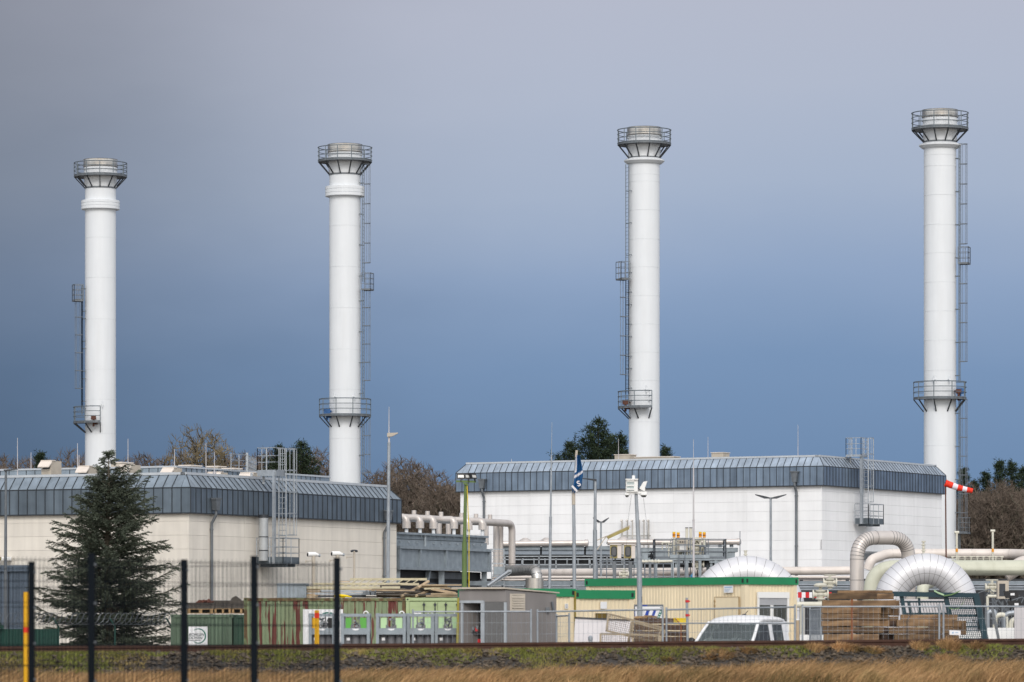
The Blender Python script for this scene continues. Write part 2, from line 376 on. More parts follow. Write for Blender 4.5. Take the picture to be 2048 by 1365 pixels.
# behind the camera the sky has cleared to bright broken cloud
mx1 = N.new('ShaderNodeMix'); mx1.data_type = 'RGBA'; mx1.inputs[0].default_value = 0.55
Lk.new(sky.outputs['Color'], mx1.inputs[6]); mx1.inputs[7].default_value = (9.6, 9.6, 9.7, 1)
fr = N.new('ShaderNodeMapRange'); fr.interpolation_type = 'SMOOTHSTEP'; Lk.new(sp.outputs['Y'], fr.inputs['Value'])
fr.inputs['From Min'].default_value = -0.1; fr.inputs['From Max'].default_value = 0.6
mx2 = N.new('ShaderNodeMix'); mx2.data_type = 'RGBA'; Lk.new(fr.outputs['Result'], mx2.inputs[0])
Lk.new(mx1.outputs[2], mx2.inputs[6]); Lk.new(vs_.outputs[0], mx2.inputs[7])
Lk.new(mx2.outputs[2], bg.inputs['Color'])

# ------------------------------------------------------------------ terrain and railway
TA = V((-9.6, 80.0)); TD = V((19.7, 4.0)).normalized(); TN = V((-TD.y, TD.x))
def st(x, y): d = V((x, y)) - TA; return d.dot(TD), d.dot(TN)
def railz(s): return 1.25 + 0.14 * max(-30, min(50, s)) / 20.1
def sstep(a, b, x): t = max(0, min(1, (x - a) / (b - a))); return t * t * (3 - 2 * t)
def bed_z(s, t):
    rz = railz(s) - 0.17
    if t < -0.75: return rz - (-0.75 - t) / 1.45
    if t > 2.5: return rz - (t - 2.5) / 1.5
    return rz
def land_z(x, y, s, t):
    nse = mnoise.noise(V((x * 0.35, y * 0.35, 0))) * 0.10 + mnoise.noise(V((x * 1.1, y * 1.1, 3))) * 0.03
    front = 0.56 + 0.10 * max(-1, min(2, s / 20)) + nse
    z = front * sstep(-26, -13, t) if t < 1 else 0.0
    return z
def ground_z(x, y):
    s, t = st(x, y)
    fade = 1 - sstep(45, 90, abs(x))
    z = land_z(x, y, s, t)
    if -6 < t < 9: z = max(z if t < 1 else 0.0, bed_z(s, t))
    return z * fade - (0.0)
def grid_obj(name, xs, ys, zf, mats, mf=None):
    mb = MB(); nx = len(xs)
    mb.v = [(x, y, zf(x, y)) for y in ys for x in xs]
    for j in range(len(ys) - 1):
        for i in range(nx - 1):
            mb.f.append((j * nx + i, j * nx + i + 1, (j + 1) * nx + i + 1, (j + 1) * nx + i)); mb.s.append(True)
            mb.m.append(mf((xs[i] + xs[i + 1]) / 2, (ys[j] + ys[j + 1]) / 2) if mf else 0)
    return mb.build(name, mats)
xs = [-5000, -1500, -400, -150, -90, -70, -50, -40, -30, -20] + [-14 + 0.4 * i for i in range(73)] + [20, 30, 40, 50, 70, 90, 150, 400, 1500, 5000]
ys = [-800, -100, 0, 20, 36, 46] + [52 + 0.6 * i for i in range(35)] + [73 + 0.25 * i for i in range(72)] + [95, 110, 140, 180, 240, 340, 600, 1500, 6000]
def gm(x, y):
    s, t = st(x, y)
    if abs(x) > 60: return 0 if y < 95 else 2
    if -3.2 < t < 4.5: return 1
    return 0 if t <= -3.2 else 2
kind(grid_obj('ground', xs, ys, ground_z, [M['soil'], M['ballast'], M['gravel']], gm), 'structure')

# two rails on sleepers: each rail is a thing of its own
def rail_obj(t0, lab):
    prof = [(-0.065, 0), (0.065, 0), (0.065, 0.018), (0.012, 0.034), (0.012, 0.115), (0.036, 0.13), (0.036, 0.168), (-0.036, 0.168), (-0.036, 0.13), (-0.012, 0.115), (-0.012, 0.034), (-0.065, 0.018)]
    mb = MB(); ss = [-30 + 5 * i for i in range(17)]; n = len(prof); vs = []
    for s in ss:
        b = TA + TD * s + TN * t0
        for a, h in prof: vs.append((b.x + TN.x * a, b.y + TN.y * a, railz(s) - 0.168 + h))
    fs = [(i * n + j, i * n + (j + 1) % n, (i + 1) * n + (j + 1) % n, (i + 1) * n + j) for i in range(len(ss) - 1) for j in range(n)]
    mb.add(vs, fs)
    b = TA + TD * 10 + TN * t0
    return tag(mb.build('rail', M['rail'], loc=(b.x, b.y, 1.1)), lab, 'rail', 'rails of the track')
rail_obj(0.0, 'rusty dark rail crossing the whole picture above the grassy bank')
rail_obj(1.5, 'rusty rail on the yard side of the track, hidden behind the nearer rail')
sl = MB()
sl.hexa((-0.12, -0.55, -0.14), (0.24, 0, 0), (0, 2.6, 0), (0, 0, 0.14))
sl0 = None
ang = math.atan2(TD.y, TD.x)
for i in range(-14, 52):
    s = i * 0.62; b = TA + TD * s
    loc = (b.x, b.y, railz(s) - 0.170)
    if sl0 is None:
        sl0 = tag(sl.build('sleeper', M['sleeper']), 'dark wooden railway sleeper lying in the ballast under the rusty rails', 'sleeper', 'railway sleepers under the track')
        sl0.location = loc; sl0.rotation_euler = (0, 0, ang)
    else:
        o = dup(sl0, loc, rz=ang + R_.uniform(-.02, .02))

# ballast stones on the near shoulder
def rock(mb, c, r):
    vs = []
    for d in ((1, 0, 0), (-1, 0, 0), (0, 1, 0), (0, -1, 0), (0, 0, 1), (0, 0, -1)):
        q = R_.uniform(0.6, 1.15) * r
        vs.append((c[0] + d[0] * q + R_.uniform(-.3, .3) * r, c[1] + d[1] * q + R_.uniform(-.3, .3) * r, c[2] + d[2] * q * 0.75 + R_.uniform(-.2, .2) * r))
    mb.add(vs, [(0, 2, 4), (2, 1, 4), (1, 3, 4), (3, 0, 4), (2, 0, 5), (1, 2, 5), (3, 1, 5), (0, 3, 5)])
mb = MB()
for i in range(15000):
    s = R_.uniform(-2.5, 24); t = -0.35 - 1.75 * R_.random() ** 1.0
    b = TA + TD * s + TN * t
    z = ground_z(b.x, b.y)
    rock(mb, (b.x, b.y, z + R_.uniform(-.01, .03)), R_.uniform(0.025, 0.06) if R_.random() < .93 else R_.uniform(.06, .085))
kind(mb.build('ballast_stones', M['stone']), 'stuff')

# grasses: bent blades of two faces each
def blade(mb, x, y, z, h, wd, lx, ly):
    a = R_.uniform(0, PI); dx, dy = math.cos(a) * wd, math.sin(a) * wd
    mx_, my_ = x + lx * 0.35, y + ly * 0.35
    vs = [(x - dx, y - dy, z), (x + dx, y + dy, z), (mx_ + dx * .8, my_ + dy * .8, z + h * .6), (mx_ - dx * .8, my_ - dy * .8, z + h * .6), (x + lx, y + ly, z + h)]
    mb.add(vs, [(0, 1, 2, 3), (3, 2, 4)])
def at_px(px, t):
    k = (px - CX) / F
    y = 80.0
    for _ in range(6):
        s0, t0 = st(k * y, y); y += (t - t0) / (TN.y + k * TN.x)
    return k * y, y
dry = MB()
for i in range(70000):
    px = R_.uniform(-60, 2110); t = -1.75 - 9.0 * R_.random() ** 1.5
    x, y = at_px(px, t)
    d = mnoise.noise(V((x * 0.5, y * 0.5, 9)))
    if t > -3.3 and R_.random() > 0.34 + 1.5 * d + .25 * (t < -2.5) - .5 * (t > -2.3): continue
    h = R_.uniform(0.10, 0.30) * (1.0 + 0.5 * d) * (0.75 + .35 * sstep(-1.8, -4, t))
    if x > 0: h *= 1.0 + 0.04 * min(x, 10)
    lean = R_.gauss(0.8, 0.5) * h
    blade(dry, x, y, ground_z(x, y) - 0.02, h, R_.uniform(0.004, 0.010), lean, R_.gauss(0, .25) * h)
# dry tussocks by the rail
for px, py, rad, hh in ((1440, 1292, .22, .17), (1415, 1296, .12, .11), (1496, 1288, .12, .15), (1628, 1282, .16, .22), (1678, 1280, .14, .23), (1702, 1286, .14, .18), (1745, 1288, .16, .14), (1838, 1280, .14, .25), (1893, 1278, .16, .33), (1903, 1288, .12, .28), (1952, 1280, .15, .22), (1330, 1298, .10, .10), (1895, 1305, .2, .26), (1870, 1316, .3, .24)):
    for i in range(380):
        a = R_.uniform(0, 2 * PI); q = rad * math.sqrt(R_.random())
        x, y = at_px(px, -0.75 - (0.02 * max(0, py - 1285)))
        x += q * math.cos(a); y += q * math.sin(a) * .6
        h = hh * R_.uniform(.5, 1.0) * (1 - .4 * q / rad)
        blade(dry, x, y, ground_z(x, y) - 0.01, h, R_.uniform(.004, .008), math.cos(a) * q * .8 + R_.gauss(.05, .06), R_.gauss(0, .08))
kind(dry.build('dry_grass', M['dryg']), 'stuff')
grn = MB()
for i in range(60000):
    px = R_.uniform(-40, 2090); t = -0.58 - 1.2 * R_.random() ** 1.7
    x, y = at_px(px, t)
    n = mnoise.noise(V((x * 0.55, y * .5, 5))) + 0.5 * mnoise.noise(V((x * 1.9, y * 1.9, 2)))
    lim = 0.16 - 1.7 * max(0, (-0.74 - t)) + (0.75 * math.exp(-((px - 1090) / 70.0) ** 2)) + (0.2 * math.exp(-((px - 830) / 120.0) ** 2)) + (.35 * math.exp(-((px - 150) / 90.0) ** 2)) - (0.25 if px > 1640 else 0)
    if n > lim + .12: continue
    h = R_.uniform(0.035, 0.10) * (1.15 if n < lim - .15 else .8)
    blade(grn, x, y, ground_z(x, y) - 0.01, h, R_.uniform(.004, .009), R_.gauss(.25, .5) * h, R_.gauss(0, .4) * h)
kind(grn.build('green_grass', M['grng']), 'stuff')
# ------------------------------------------------------------------ buildings
class Frame:
    def __init__(s, O, u, v): s.O = V((O[0], O[1])); s.u = V(u).normalized(); s.v = V(v).normalized()
    def W(s, a, b, z): p = s.O + s.u * a + s.v * b; return V((p.x, p.y, z))
    def U(s, a=1): return V((s.u.x, s.u.y, 0)) * a
    def Vv(s, a=1): return V((s.v.x, s.v.y, 0)) * a
    def hit_a(s, px, b=0.0):
        k = (px - CX) / F; O = s.O + s.v * b
        return (k * O.y - O.x) / (s.u.x - k * s.u.y)
    def hit_b(s, px, a=0.0):
        k = (px - CX) / F; O = s.O + s.u * a
        return (k * O.y - O.x) / (s.v.x - k * s.v.y)
    def onR(s, px, py, b=0.0):
        a = s.hit_a(px, b); p = s.W(a, b, 0); return V((p.x, p.y, zp(py, p.y)))
    def onL(s, px, py, a=0.0):
        b = s.hit_b(px, a); p = s.W(a, b, 0); return V((p.x, p.y, zp(py, p.y)))

def hall(fr, La, Lb, zb, ze, zt, ins, ov, wm_, fm, sm, label, name='plant_hall', curb=None):
    root = thing(name, label, 'building', fr.W(0, 0, 0))
    W = fr.W
    sides = [(0, 0, fr.U(), La, -fr.Vv()), (La, 0, fr.Vv(), Lb, fr.U()), (La, Lb, -fr.U(), La, fr.Vv()), (0, Lb, -fr.Vv(), Lb, -fr.U())]
    # wall: solid core and a skin of panels with open joints
    core = MB(); core.mi = 1
    i0 = ov + 0.12
    core.hexa(W(i0, i0, -0.3), fr.U(La - 2 * i0), fr.Vv(Lb - 2 * i0), Z * (zb + 0.6)); core.mi = 0
    ch = 0.70; nco = int(zb / ch) + 1
    for (a0, b0, d, L, nrm) in sides:
        s0 = W(a0, b0, 0) - nrm * ov + d * ov
        Li = L - 2 * ov; npn = max(1, round(Li / 5.6))
        for k in range(nco):
            z1 = zb + 0.3 - k * ch; z0 = max(-0.2, z1 - ch)
            if z1 <= 0: break
            for q in range(npn):
                x0, x1 = Li * q / npn, Li * (q + 1) / npn
                g = 0.0045
                core.hexa(s0 + d * (x0 + (g if q else 0)) - nrm * 0.115 + Z * (z0 + g), d * (x1 - x0 - g - (g if q else 0)), nrm * (0.115 + R_.uniform(-.004, .004)), Z * (z1 - z0 - 2 * g))
    core.build('wall', [wm_, M['joint']], root)
    # fascia, standing seams, mansard slope
    fa = MB(); sl = MB(); n_l = []
    p = 0.53
    fa.mi = 1
    fa.hexa(W(0.03, 0.03, zb + .01), fr.U(La - .06), fr.Vv(Lb - .06), Z * (ze - zb - .03)); fa.mi = 0
    for (a0, b0, d, L, nrm) in sides:
        s0 = W(a0, b0, 0); n = round(L / p); q = L / n
        for i in range(n):
            x0, x1 = i * q + .012, (i + 1) * q - .012
            fa.hexa(s0 + d * x0 - nrm * .028 + Z * zb, d * (x1 - x0), nrm * (.028 + R_.uniform(0, .004)), Z * (ze - zb - .04))
            c0, c1 = min(max(x0, ins), L - ins), min(max(x1, ins), L - ins)
            A, B = s0 + d * x0 + Z * ze, s0 + d * x1 + Z * ze
            Cc, D = s0 + d * c1 - nrm * ins + Z * zt, s0 + d * c0 - nrm * ins + Z * zt
            sl.mi = 0
            if (Cc - D).length < 1e-4: sl.add([A, B, Cc], [(0, 1, 2)])
            else: sl.add([A, B, Cc, D], [(0, 1, 2, 3)])
            fa.mi = 1; sl.mi = 1
            xs_ = i * q
            fa.bar(s0 + d * xs_ + nrm * .012 + Z * zb, s0 + d * xs_ + nrm * .012 + Z * ze, .035, .035, up=nrm)
            if ins < xs_ < L - ins:
                sl.bar(s0 + d * xs_ + Z * (ze + .01), s0 + d * xs_ - nrm * ins + Z * (zt + .01), .035, .045)
            fa.mi = 0
        fa.mi = 1
        fa.hexa(s0 - nrm * .03 + Z * (ze - .05), d * L, nrm * .05, Z * .06)
        fa.hexa(s0 - nrm * .03 + Z * (zb - .03), d * L, nrm * .045, Z * .06)
        fa.mi = 0
        sl.bar(s0 + Z * (ze + .02), s0 + d * ins - nrm * ins + Z * (zt + .02), .04, .04)
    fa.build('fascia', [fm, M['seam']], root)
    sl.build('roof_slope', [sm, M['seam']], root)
    cp = MB()
    cp.hexa(W(ins, ins, zt - .12), fr.U(La - 2 * ins), fr.Vv(Lb - 2 * ins), Z * .10)
    cp.mi = 1
    for (a0, b0, d, L, nrm) in sides:
        s0 = W(a0, b0, 0) + d * (ins - .05) - nrm * (ins - .05)
        cp.hexa(s0 + Z * (zt - .02), d * (L - 2 * ins + .02), -nrm * .35, Z * .13)
    cp.build('roof', [M['galvd'], M['coping']], root)
    if curb:
        cu = MB(); a0, a1, b0, b1, hc = curb
        cu.hexa(W(a0, b0, zt - .05), fr.U(a1 - a0), fr.Vv(b1 - b0), Z * hc); cu.mi = 1
        for i in range(int((b1 - b0) / p)): cu.bar(W(a0 - .01, b0 + i * p, zt - .05), W(a0 - .01, b0 + i * p, zt + hc - .05), .03)
        for i in range(int((a1 - a0) / p)): cu.bar(W(a0 + i * p, b0 - .01, zt - .05), W(a0 + i * p, b0 - .01, zt + hc - .05), .03)
        cu.mi = 2
        cu.hexa(W(a0 - .06, b0 - .06, zt + hc - .05), fr.U(a1 - a0 + .12), fr.Vv(b1 - b0 + .12), Z * .09)
        cu.build('roof_curb', [sm, M['seam'], M['coping']], root)
    return root

LB = Frame((-16.06, 213), (.4388, .8986), (-.8986, .4388))
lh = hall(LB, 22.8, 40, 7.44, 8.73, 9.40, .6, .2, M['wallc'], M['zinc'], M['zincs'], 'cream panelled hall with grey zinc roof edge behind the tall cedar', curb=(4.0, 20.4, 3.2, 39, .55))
RB = Frame((22.28, 305), (.4804, .8771), (-.8771, .4804))
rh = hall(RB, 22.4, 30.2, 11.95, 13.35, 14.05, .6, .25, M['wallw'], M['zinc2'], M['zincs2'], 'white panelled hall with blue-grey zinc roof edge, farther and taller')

def downpipe(root, fr, px, face, zh0, zh1, zbot, r=.075):
    """rain hopper with a swan-neck downpipe"""
    if face == 'R': p = fr.W(fr.hit_a(px), 0, 0); n = -fr.Vv(); s = fr.U(); ov = fr_ov
    else: p = fr.W(0, fr.hit_b(px), 0); n = -fr.U(); s = -fr.Vv(); ov = fr_ov
    mb = MB()
    z0, z1 = zh0, zh1
    mb.prism([p + n * .02 - s * .26 + Z * z1, p + n * .02 + s * .26 + Z * z1, p + n * .02 + s * .16 + Z * z0, p + n * .02 - s * .16 + Z * z0], n * .26)
    mb.hexa(p + n * .02 - s * .30 + Z * (z1 - .05), s * .60, n * .30, Z * .09)
    wall = p - n * (ov - .10)
    mb.tube(bend([p + n * .15 + Z * (z0 + .05), p + n * .15 + Z * (z0 - .25), wall + Z * (z0 - .65), wall + Z * zbot], .2, 5), r, 8)
    for k in range(4):
        zz = zbot + .4 + (z0 - zbot - 1.4) * k / 3
        mb.tube([wall + Z * zz, wall + Z * (zz + .06)], r * 1.35, 8)
    return mb.build('downpipe', M['galvd'], root)
fr_ov = .2
downpipe(lh, LB, 427, 'R', zp(1022, 216), zp(999, 216), 0)
downpipe(lh, LB, 772, 'R', zp(1040, 231), zp(1021, 231), 0)
fr_ov = .25
downpipe(rh, RB, 966, 'L', zp(976, 317), zp(958, 317), 0, .1)
downpipe(rh, RB, 1591, 'L', zp(966, 307), zp(945, 307), 0, .1)
# building corner strip, cable conduit on the right hall's far end
mb = MB(); mb.tube([RB.W(22.5, .5, 0), RB.W(22.5, .5, 12)], .05, 6); mb.build('conduit', M['brown'], rh)

def roof_vent(root, fr, a, b, z, wa, wb, h, hood=True):
    mb = MB()
    mb.hexa(fr.W(a, b, z - .15), fr.U(wa), fr.Vv(wb), Z * (h + .15)); mb.mi = 1
    if hood:
        mb.prism([fr.W(a + .02, b - .05, z + h), fr.W(a - .28, b - .05, z + h - .28), fr.W(a - .28, b - .05, z + h - .34), fr.W(a + .02, b - .05, z + h - .10)], fr.Vv(wb + .1))
        mb.hexa(fr.W(a, b - .03, z + h), fr.U(wa * .4), fr.Vv(wb + .06), Z * .04)
        mb.mi = 2
        mb.hexa(fr.W(a - .012, b + .08, z + h - .42), fr.U(.012), fr.Vv(wb - .16), Z * .30)
    else:
        mb.hexa(fr.W(a - .05, b - .05, z + h), fr.U(wa + .1), fr.Vv(wb + .1), Z * .05)
    return mb.build('roof_vent', [M['vent'], M['ventl'], M['dark']], root)
zt = 9.40
for px, ytop, a, wb, wa in ((91, 922, 1.2, .58, 1.0), (166, 933, 1.5, .58, 1.0), (250, 930, 1.6, .6, 1.0), (335, 936, 1.3, .58, .9)):
    b = LB.hit_b(px + 11, a); q = LB.W(a, b, 0)
    roof_vent(lh, LB, a, b, zt, wa, wb, max(.3, zp(ytop, q.y) - zt))
for px, ytop, a, b in ((243, 926, 6.5, None), (381, 932, 6.0, None)):
    b = LB.hit_b(px, a); q = LB.W(a, b, 0)
    roof_vent(lh, LB, a, b, zt, 1.1, .65, zp(ytop, q.y) - zt, False)
for px, ytop, b in ((505, 946, 1.4), (440, 948, 1.2), (436, 934, 7.0), (468, 938, 6.0)):
    a = LB.hit_a(px, b); q = LB.W(a, b, 0)
    roof_vent(lh, LB, a, b, zt, .8, .7, max(.25, zp(ytop, q.y) - zt), b < 3)
for px, ytop, wb in ((1247, 910, 1.25), (1434, 906, .95), (1335, 914, 3.2)):
    a = 5.0; b = RB.hit_b(px + 12, a); q = RB.W(a, b, 0)
    roof_vent(rh, RB, a, b, 14.05, 1.1, wb, max(.3, zp(ytop, q.y) - 14.05), False)
def rod(root, p, ztop, r=.022):
    mb = MB(); mb.tube([p, V((p.x, p.y, ztop))], [r * 1.2, r * .6], 6)
    mb.tube([p, p + Z * .12], r * 4, 6)
    return mb.build('lightning_rod', M['sheetw'], root)
for px, yt, a in ((35, 876, .9), (62, 905, 6), (155, 887, 6), (158, 910, 5), (256, 878, 1.0), (349, 899, 5), (412, 886, 6), (429, 904, 1.0)):
    b = LB.hit_b(px, a); q = LB.W(a, b, zt); rod(lh, q, zp(yt, q.y))
for px, yt, a in ((1237, 878, 4), (1416, 874, 4), (1596, 850, 4), (1023, 918, 1.2)):
    b = RB.hit_b(px, a); q = RB.W(a, b, 14.05); rod(rh, q, zp(yt, q.y))

# roof access: balcony, caged ladder and top platform hung on the wall
def roof_access(root, fr, B, px0, px1, yb, yrail, lpx, ytop, topx, ztop_rail, deck_y, toe_h, cagew, ycage0, posts, rt=.03, fh=.32):
    """balcony on the wall, ladder climbing along u with cage, platform on the roof edge"""
    A0, A1 = fr.hit_a(px0, -B), fr.hit_a(px1, -B)
    yd = fr.W(A0, -B, 0).y; zd = zp(yb, yd)
    mb = MB()
    mb.hexa(fr.W(A0, .1, zd), fr.U(A1 - A0), fr.Vv(-B - .1), Z * .06)
    mb.hexa(fr.W(A0, -B - .01, zd), fr.U(A1 - A0), fr.Vv(.012), Z * toe_h)
    mb.hexa(fr.W(A0 - .012, .1, zd), fr.U(.012), fr.Vv(-B - .1), Z * toe_h)
    mb.hexa(fr.W(A1, .1, zd), fr.U(.012), fr.Vv(-B - .1), Z * toe_h)
    for q in (.25, .75): mb.bar(fr.W(A0 + (A1 - A0) * q, .1, zd - .08), fr.W(A0 + (A1 - A0) * q, -B, zd - .08), .08, .14)
    bal = mb.build('balcony', M['balc'], root)
    rl = MB(); hr = zp(yrail, yd) - zd
    railing(rl, [fr.W(A0, .1, 0), fr.W(A0, -B, 0), fr.W(A1, -B, 0), fr.W(A1, .1, 0)], zd, hr, rt, mids=(.42, .66), toe=0, step=.8)
    rl.build('railing', M['galv'], bal)
    ob = .62 * B
    al = fr.hit_a(lpx, -ob); m = fr.W(al, -ob, 0); zl = zp(ytop, m.y)
    ld = MB()
    ladder(ld, m + Z * (zd + .05), m + Z * zl, fr.Vv(), w=.42, rr=.022, rail=.05)
    for px, w_ in posts:
        ap = fr.hit_a(px, -ob); q = fr.W(ap, -ob, 0); ld.bar(q + Z * zd, q + Z * zp(deck_y, q.y), w_, w_, up=fr.U())
    L = ld.build('roof_ladder', M['galv'], root)
    cg = MB(); z0 = zp(ycage0, m.y); z1 = zl; U = fr.U(); Vn = -fr.Vv()
    prof = [m + Vn * .36, m + Vn * .36 + U * cagew * .55, m + Vn * .2 + U * cagew, m - Vn * .2 + U * cagew, m - Vn * .36 + U * cagew * .55, m - Vn * .36]
    for p in prof[1:-1] + [(prof[2] + prof[3]) / 2]: cg.bar(p + Z * z0, p + Z * z1, .05, .03)
    for k in range(5):
        zz = z0 + (z1 - z0) * k / 4; cg.tube([p + Z * zz for p in prof], .026, 4)
    cg.build('safety_cage', M['galv'], L)
    tp = MB(); zk = zp(deck_y, m.y); ap = fr.hit_a(topx[1], -ob - .1); b1 = fr.hit_b(topx[0], ap); a2 = al + .05
    bo = -ob - .1
    tp.hexa(fr.W(ap, bo, zk), fr.U(a2 - ap), fr.Vv(b1 - bo), Z * .10)
    tp.hexa(fr.W(ap - .02, bo, zk + .10 - fh), fr.U(.03), fr.Vv(b1 - bo), Z * fh); tp.hexa(fr.W(ap, bo - .02, zk + .10 - fh), fr.U(a2 - ap), fr.Vv(.03), Z * fh)
    for bb in (.7, b1 - .1): tp.bar(fr.W((ap + a2) / 2, bb, zk - .6), fr.W((ap + a2) / 2, bb, zk), .12)
    railing(tp, [fr.W(a2, bo, 0), fr.W(ap, bo, 0), fr.W(ap, b1, 0), fr.W(a2, b1, 0)], zk + .05, zp(ztop_rail, m.y) - zk - .05, rt * .9, mids=(.38, .66), step=.45, toe=.06)
    tp.build('roof_platform', M['galv'], root)
roof_access(lh, LB, 1.45, 566, 598, 1128, 1076, 565, 897, (515, 552), 897, 945, .36, 1.15, 1070, ((548, .14),), .028)
mb = MB()   # grey vertical duct standing on the balcony
q = LB.W(LB.hit_a(527, -.35), -.35, 0)
mb.tube([q + Z * zp(1122, q.y), q + Z * zp(1034, q.y)], .24, 14); mb.mi = 1
mb.tube([q + Z * zp(1036, q.y), q + Z * zp(1030, q.y)], .27, 14)
for k in (.25, .6): mb.tube([q + Z * (zp(1122, q.y) + 2 * k), q + Z * (zp(1122, q.y) + 2 * k + .05)], .25, 14)
mb.build('duct', [mat('pale_duct', (.40, .42, .43), .5, .2, streak=.1), M['dark']], lh)
mb = MB()   # guard rail round a hatch farther along the roof
hq = [LB.W(LB.hit_a(462, 2.6), 2.6, 0), LB.W(LB.hit_a(494, 2.6), 2.6, 0), LB.W(LB.hit_a(512, 4.6), 4.6, 0)]
railing(mb, hq, zt + .45, zp(908, hq[0].y) - zt - .45, .025, mids=(.36, .66), step=.7, toe=.06)
mb.bar(hq[1] + Z * (zt), hq[1] + Z * (zp(906, hq[1].y)), .12)
mb.build('hatch_railing', M['galv'], lh)
roof_access(rh, RB, .98, 1737, 1767, 1048, 1008, 1731, 876, (1692, 1722), 877, 913, .42, 1.0, 1004, ((1723, .2),), .036, .16)
# blue-grey sliding gate in the cream hall
mb = MB(); b0, b1 = LB.hit_b(58, .2), LB.hit_b(-80, .2)
zg = zp(1143, 217)
mb.hexa(LB.W(.2 - .06, b0, 0), LB.U(.06), LB.Vv(b1 - b0), Z * zg)
for i in range(int((b1 - b0) / .18)):
    mb.hexa(LB.W(.2 - .09, b0 + .02 + i * .18, .05), LB.U(.03), LB.Vv(.10), Z * (zg - .1))
mb.hexa(LB.W(-.02, b0 - .1, zg), LB.U(.22), LB.Vv(b1 - b0 + .3), Z * .32)
mb.mi = 1
mb.hexa(LB.W(.09, LB.hit_b(20, .2), 0), LB.U(.06), LB.Vv(.06), Z * zg)
mb.build('gate', [M['blued'], M['dark']], lh)
# wall lamp box above the gate
q = LB.onL(14, 1118, .15)
mb = MB(); mb.box(q + V((0, -.2, 0)), (.5, .3, .18)); mb.mi = 1; mb.box(q + V((-.42, -.2, 0)), (.3, .3, .16)); mb.build('wall_lamp', [M['pvcw'], M['yframe']], lh)
# louvre low in the right hall
mb = MB(); a0, a1 = RB.hit_a(1726, .2), RB.hit_a(1765, .2)
for k in range(7):
    zz = zp(1104 + 2.6 * k, 314)
    mb.hexa(RB.W(a0, .19, zz - .06), RB.U(a1 - a0), RB.Vv(-.06), Z * .05)
mb.build('louvre', M['galvd'], rh)
# row of vent stubs on the white wall
mb = MB()
for px, yt, yb in ((1244, 1040, 1083), (1255, 1040, 1078), (1265, 1040, 1077), (1279, 1040, 1083), (1288, 1040, 1082), (1297, 1040, 1083)):
    p0, p1 = RB.onL(px, yb, -.15), RB.onL(px, yt, -.15)
    mb.tube([V((p1.x, p1.y, p0.z - 2)), p1], .07 if px in (1244, 1297) else .05, 6)
    mb.tube([p1, p1 + V((-.12, -.05, -.1))], .06, 6)
p0, p1 = RB.onL(1243, 1072, -.12), RB.onL(1301, 1072, -.12); mb.bar(p0, p1, .1)
mb.build('vent_pipes', M['ss'], rh)

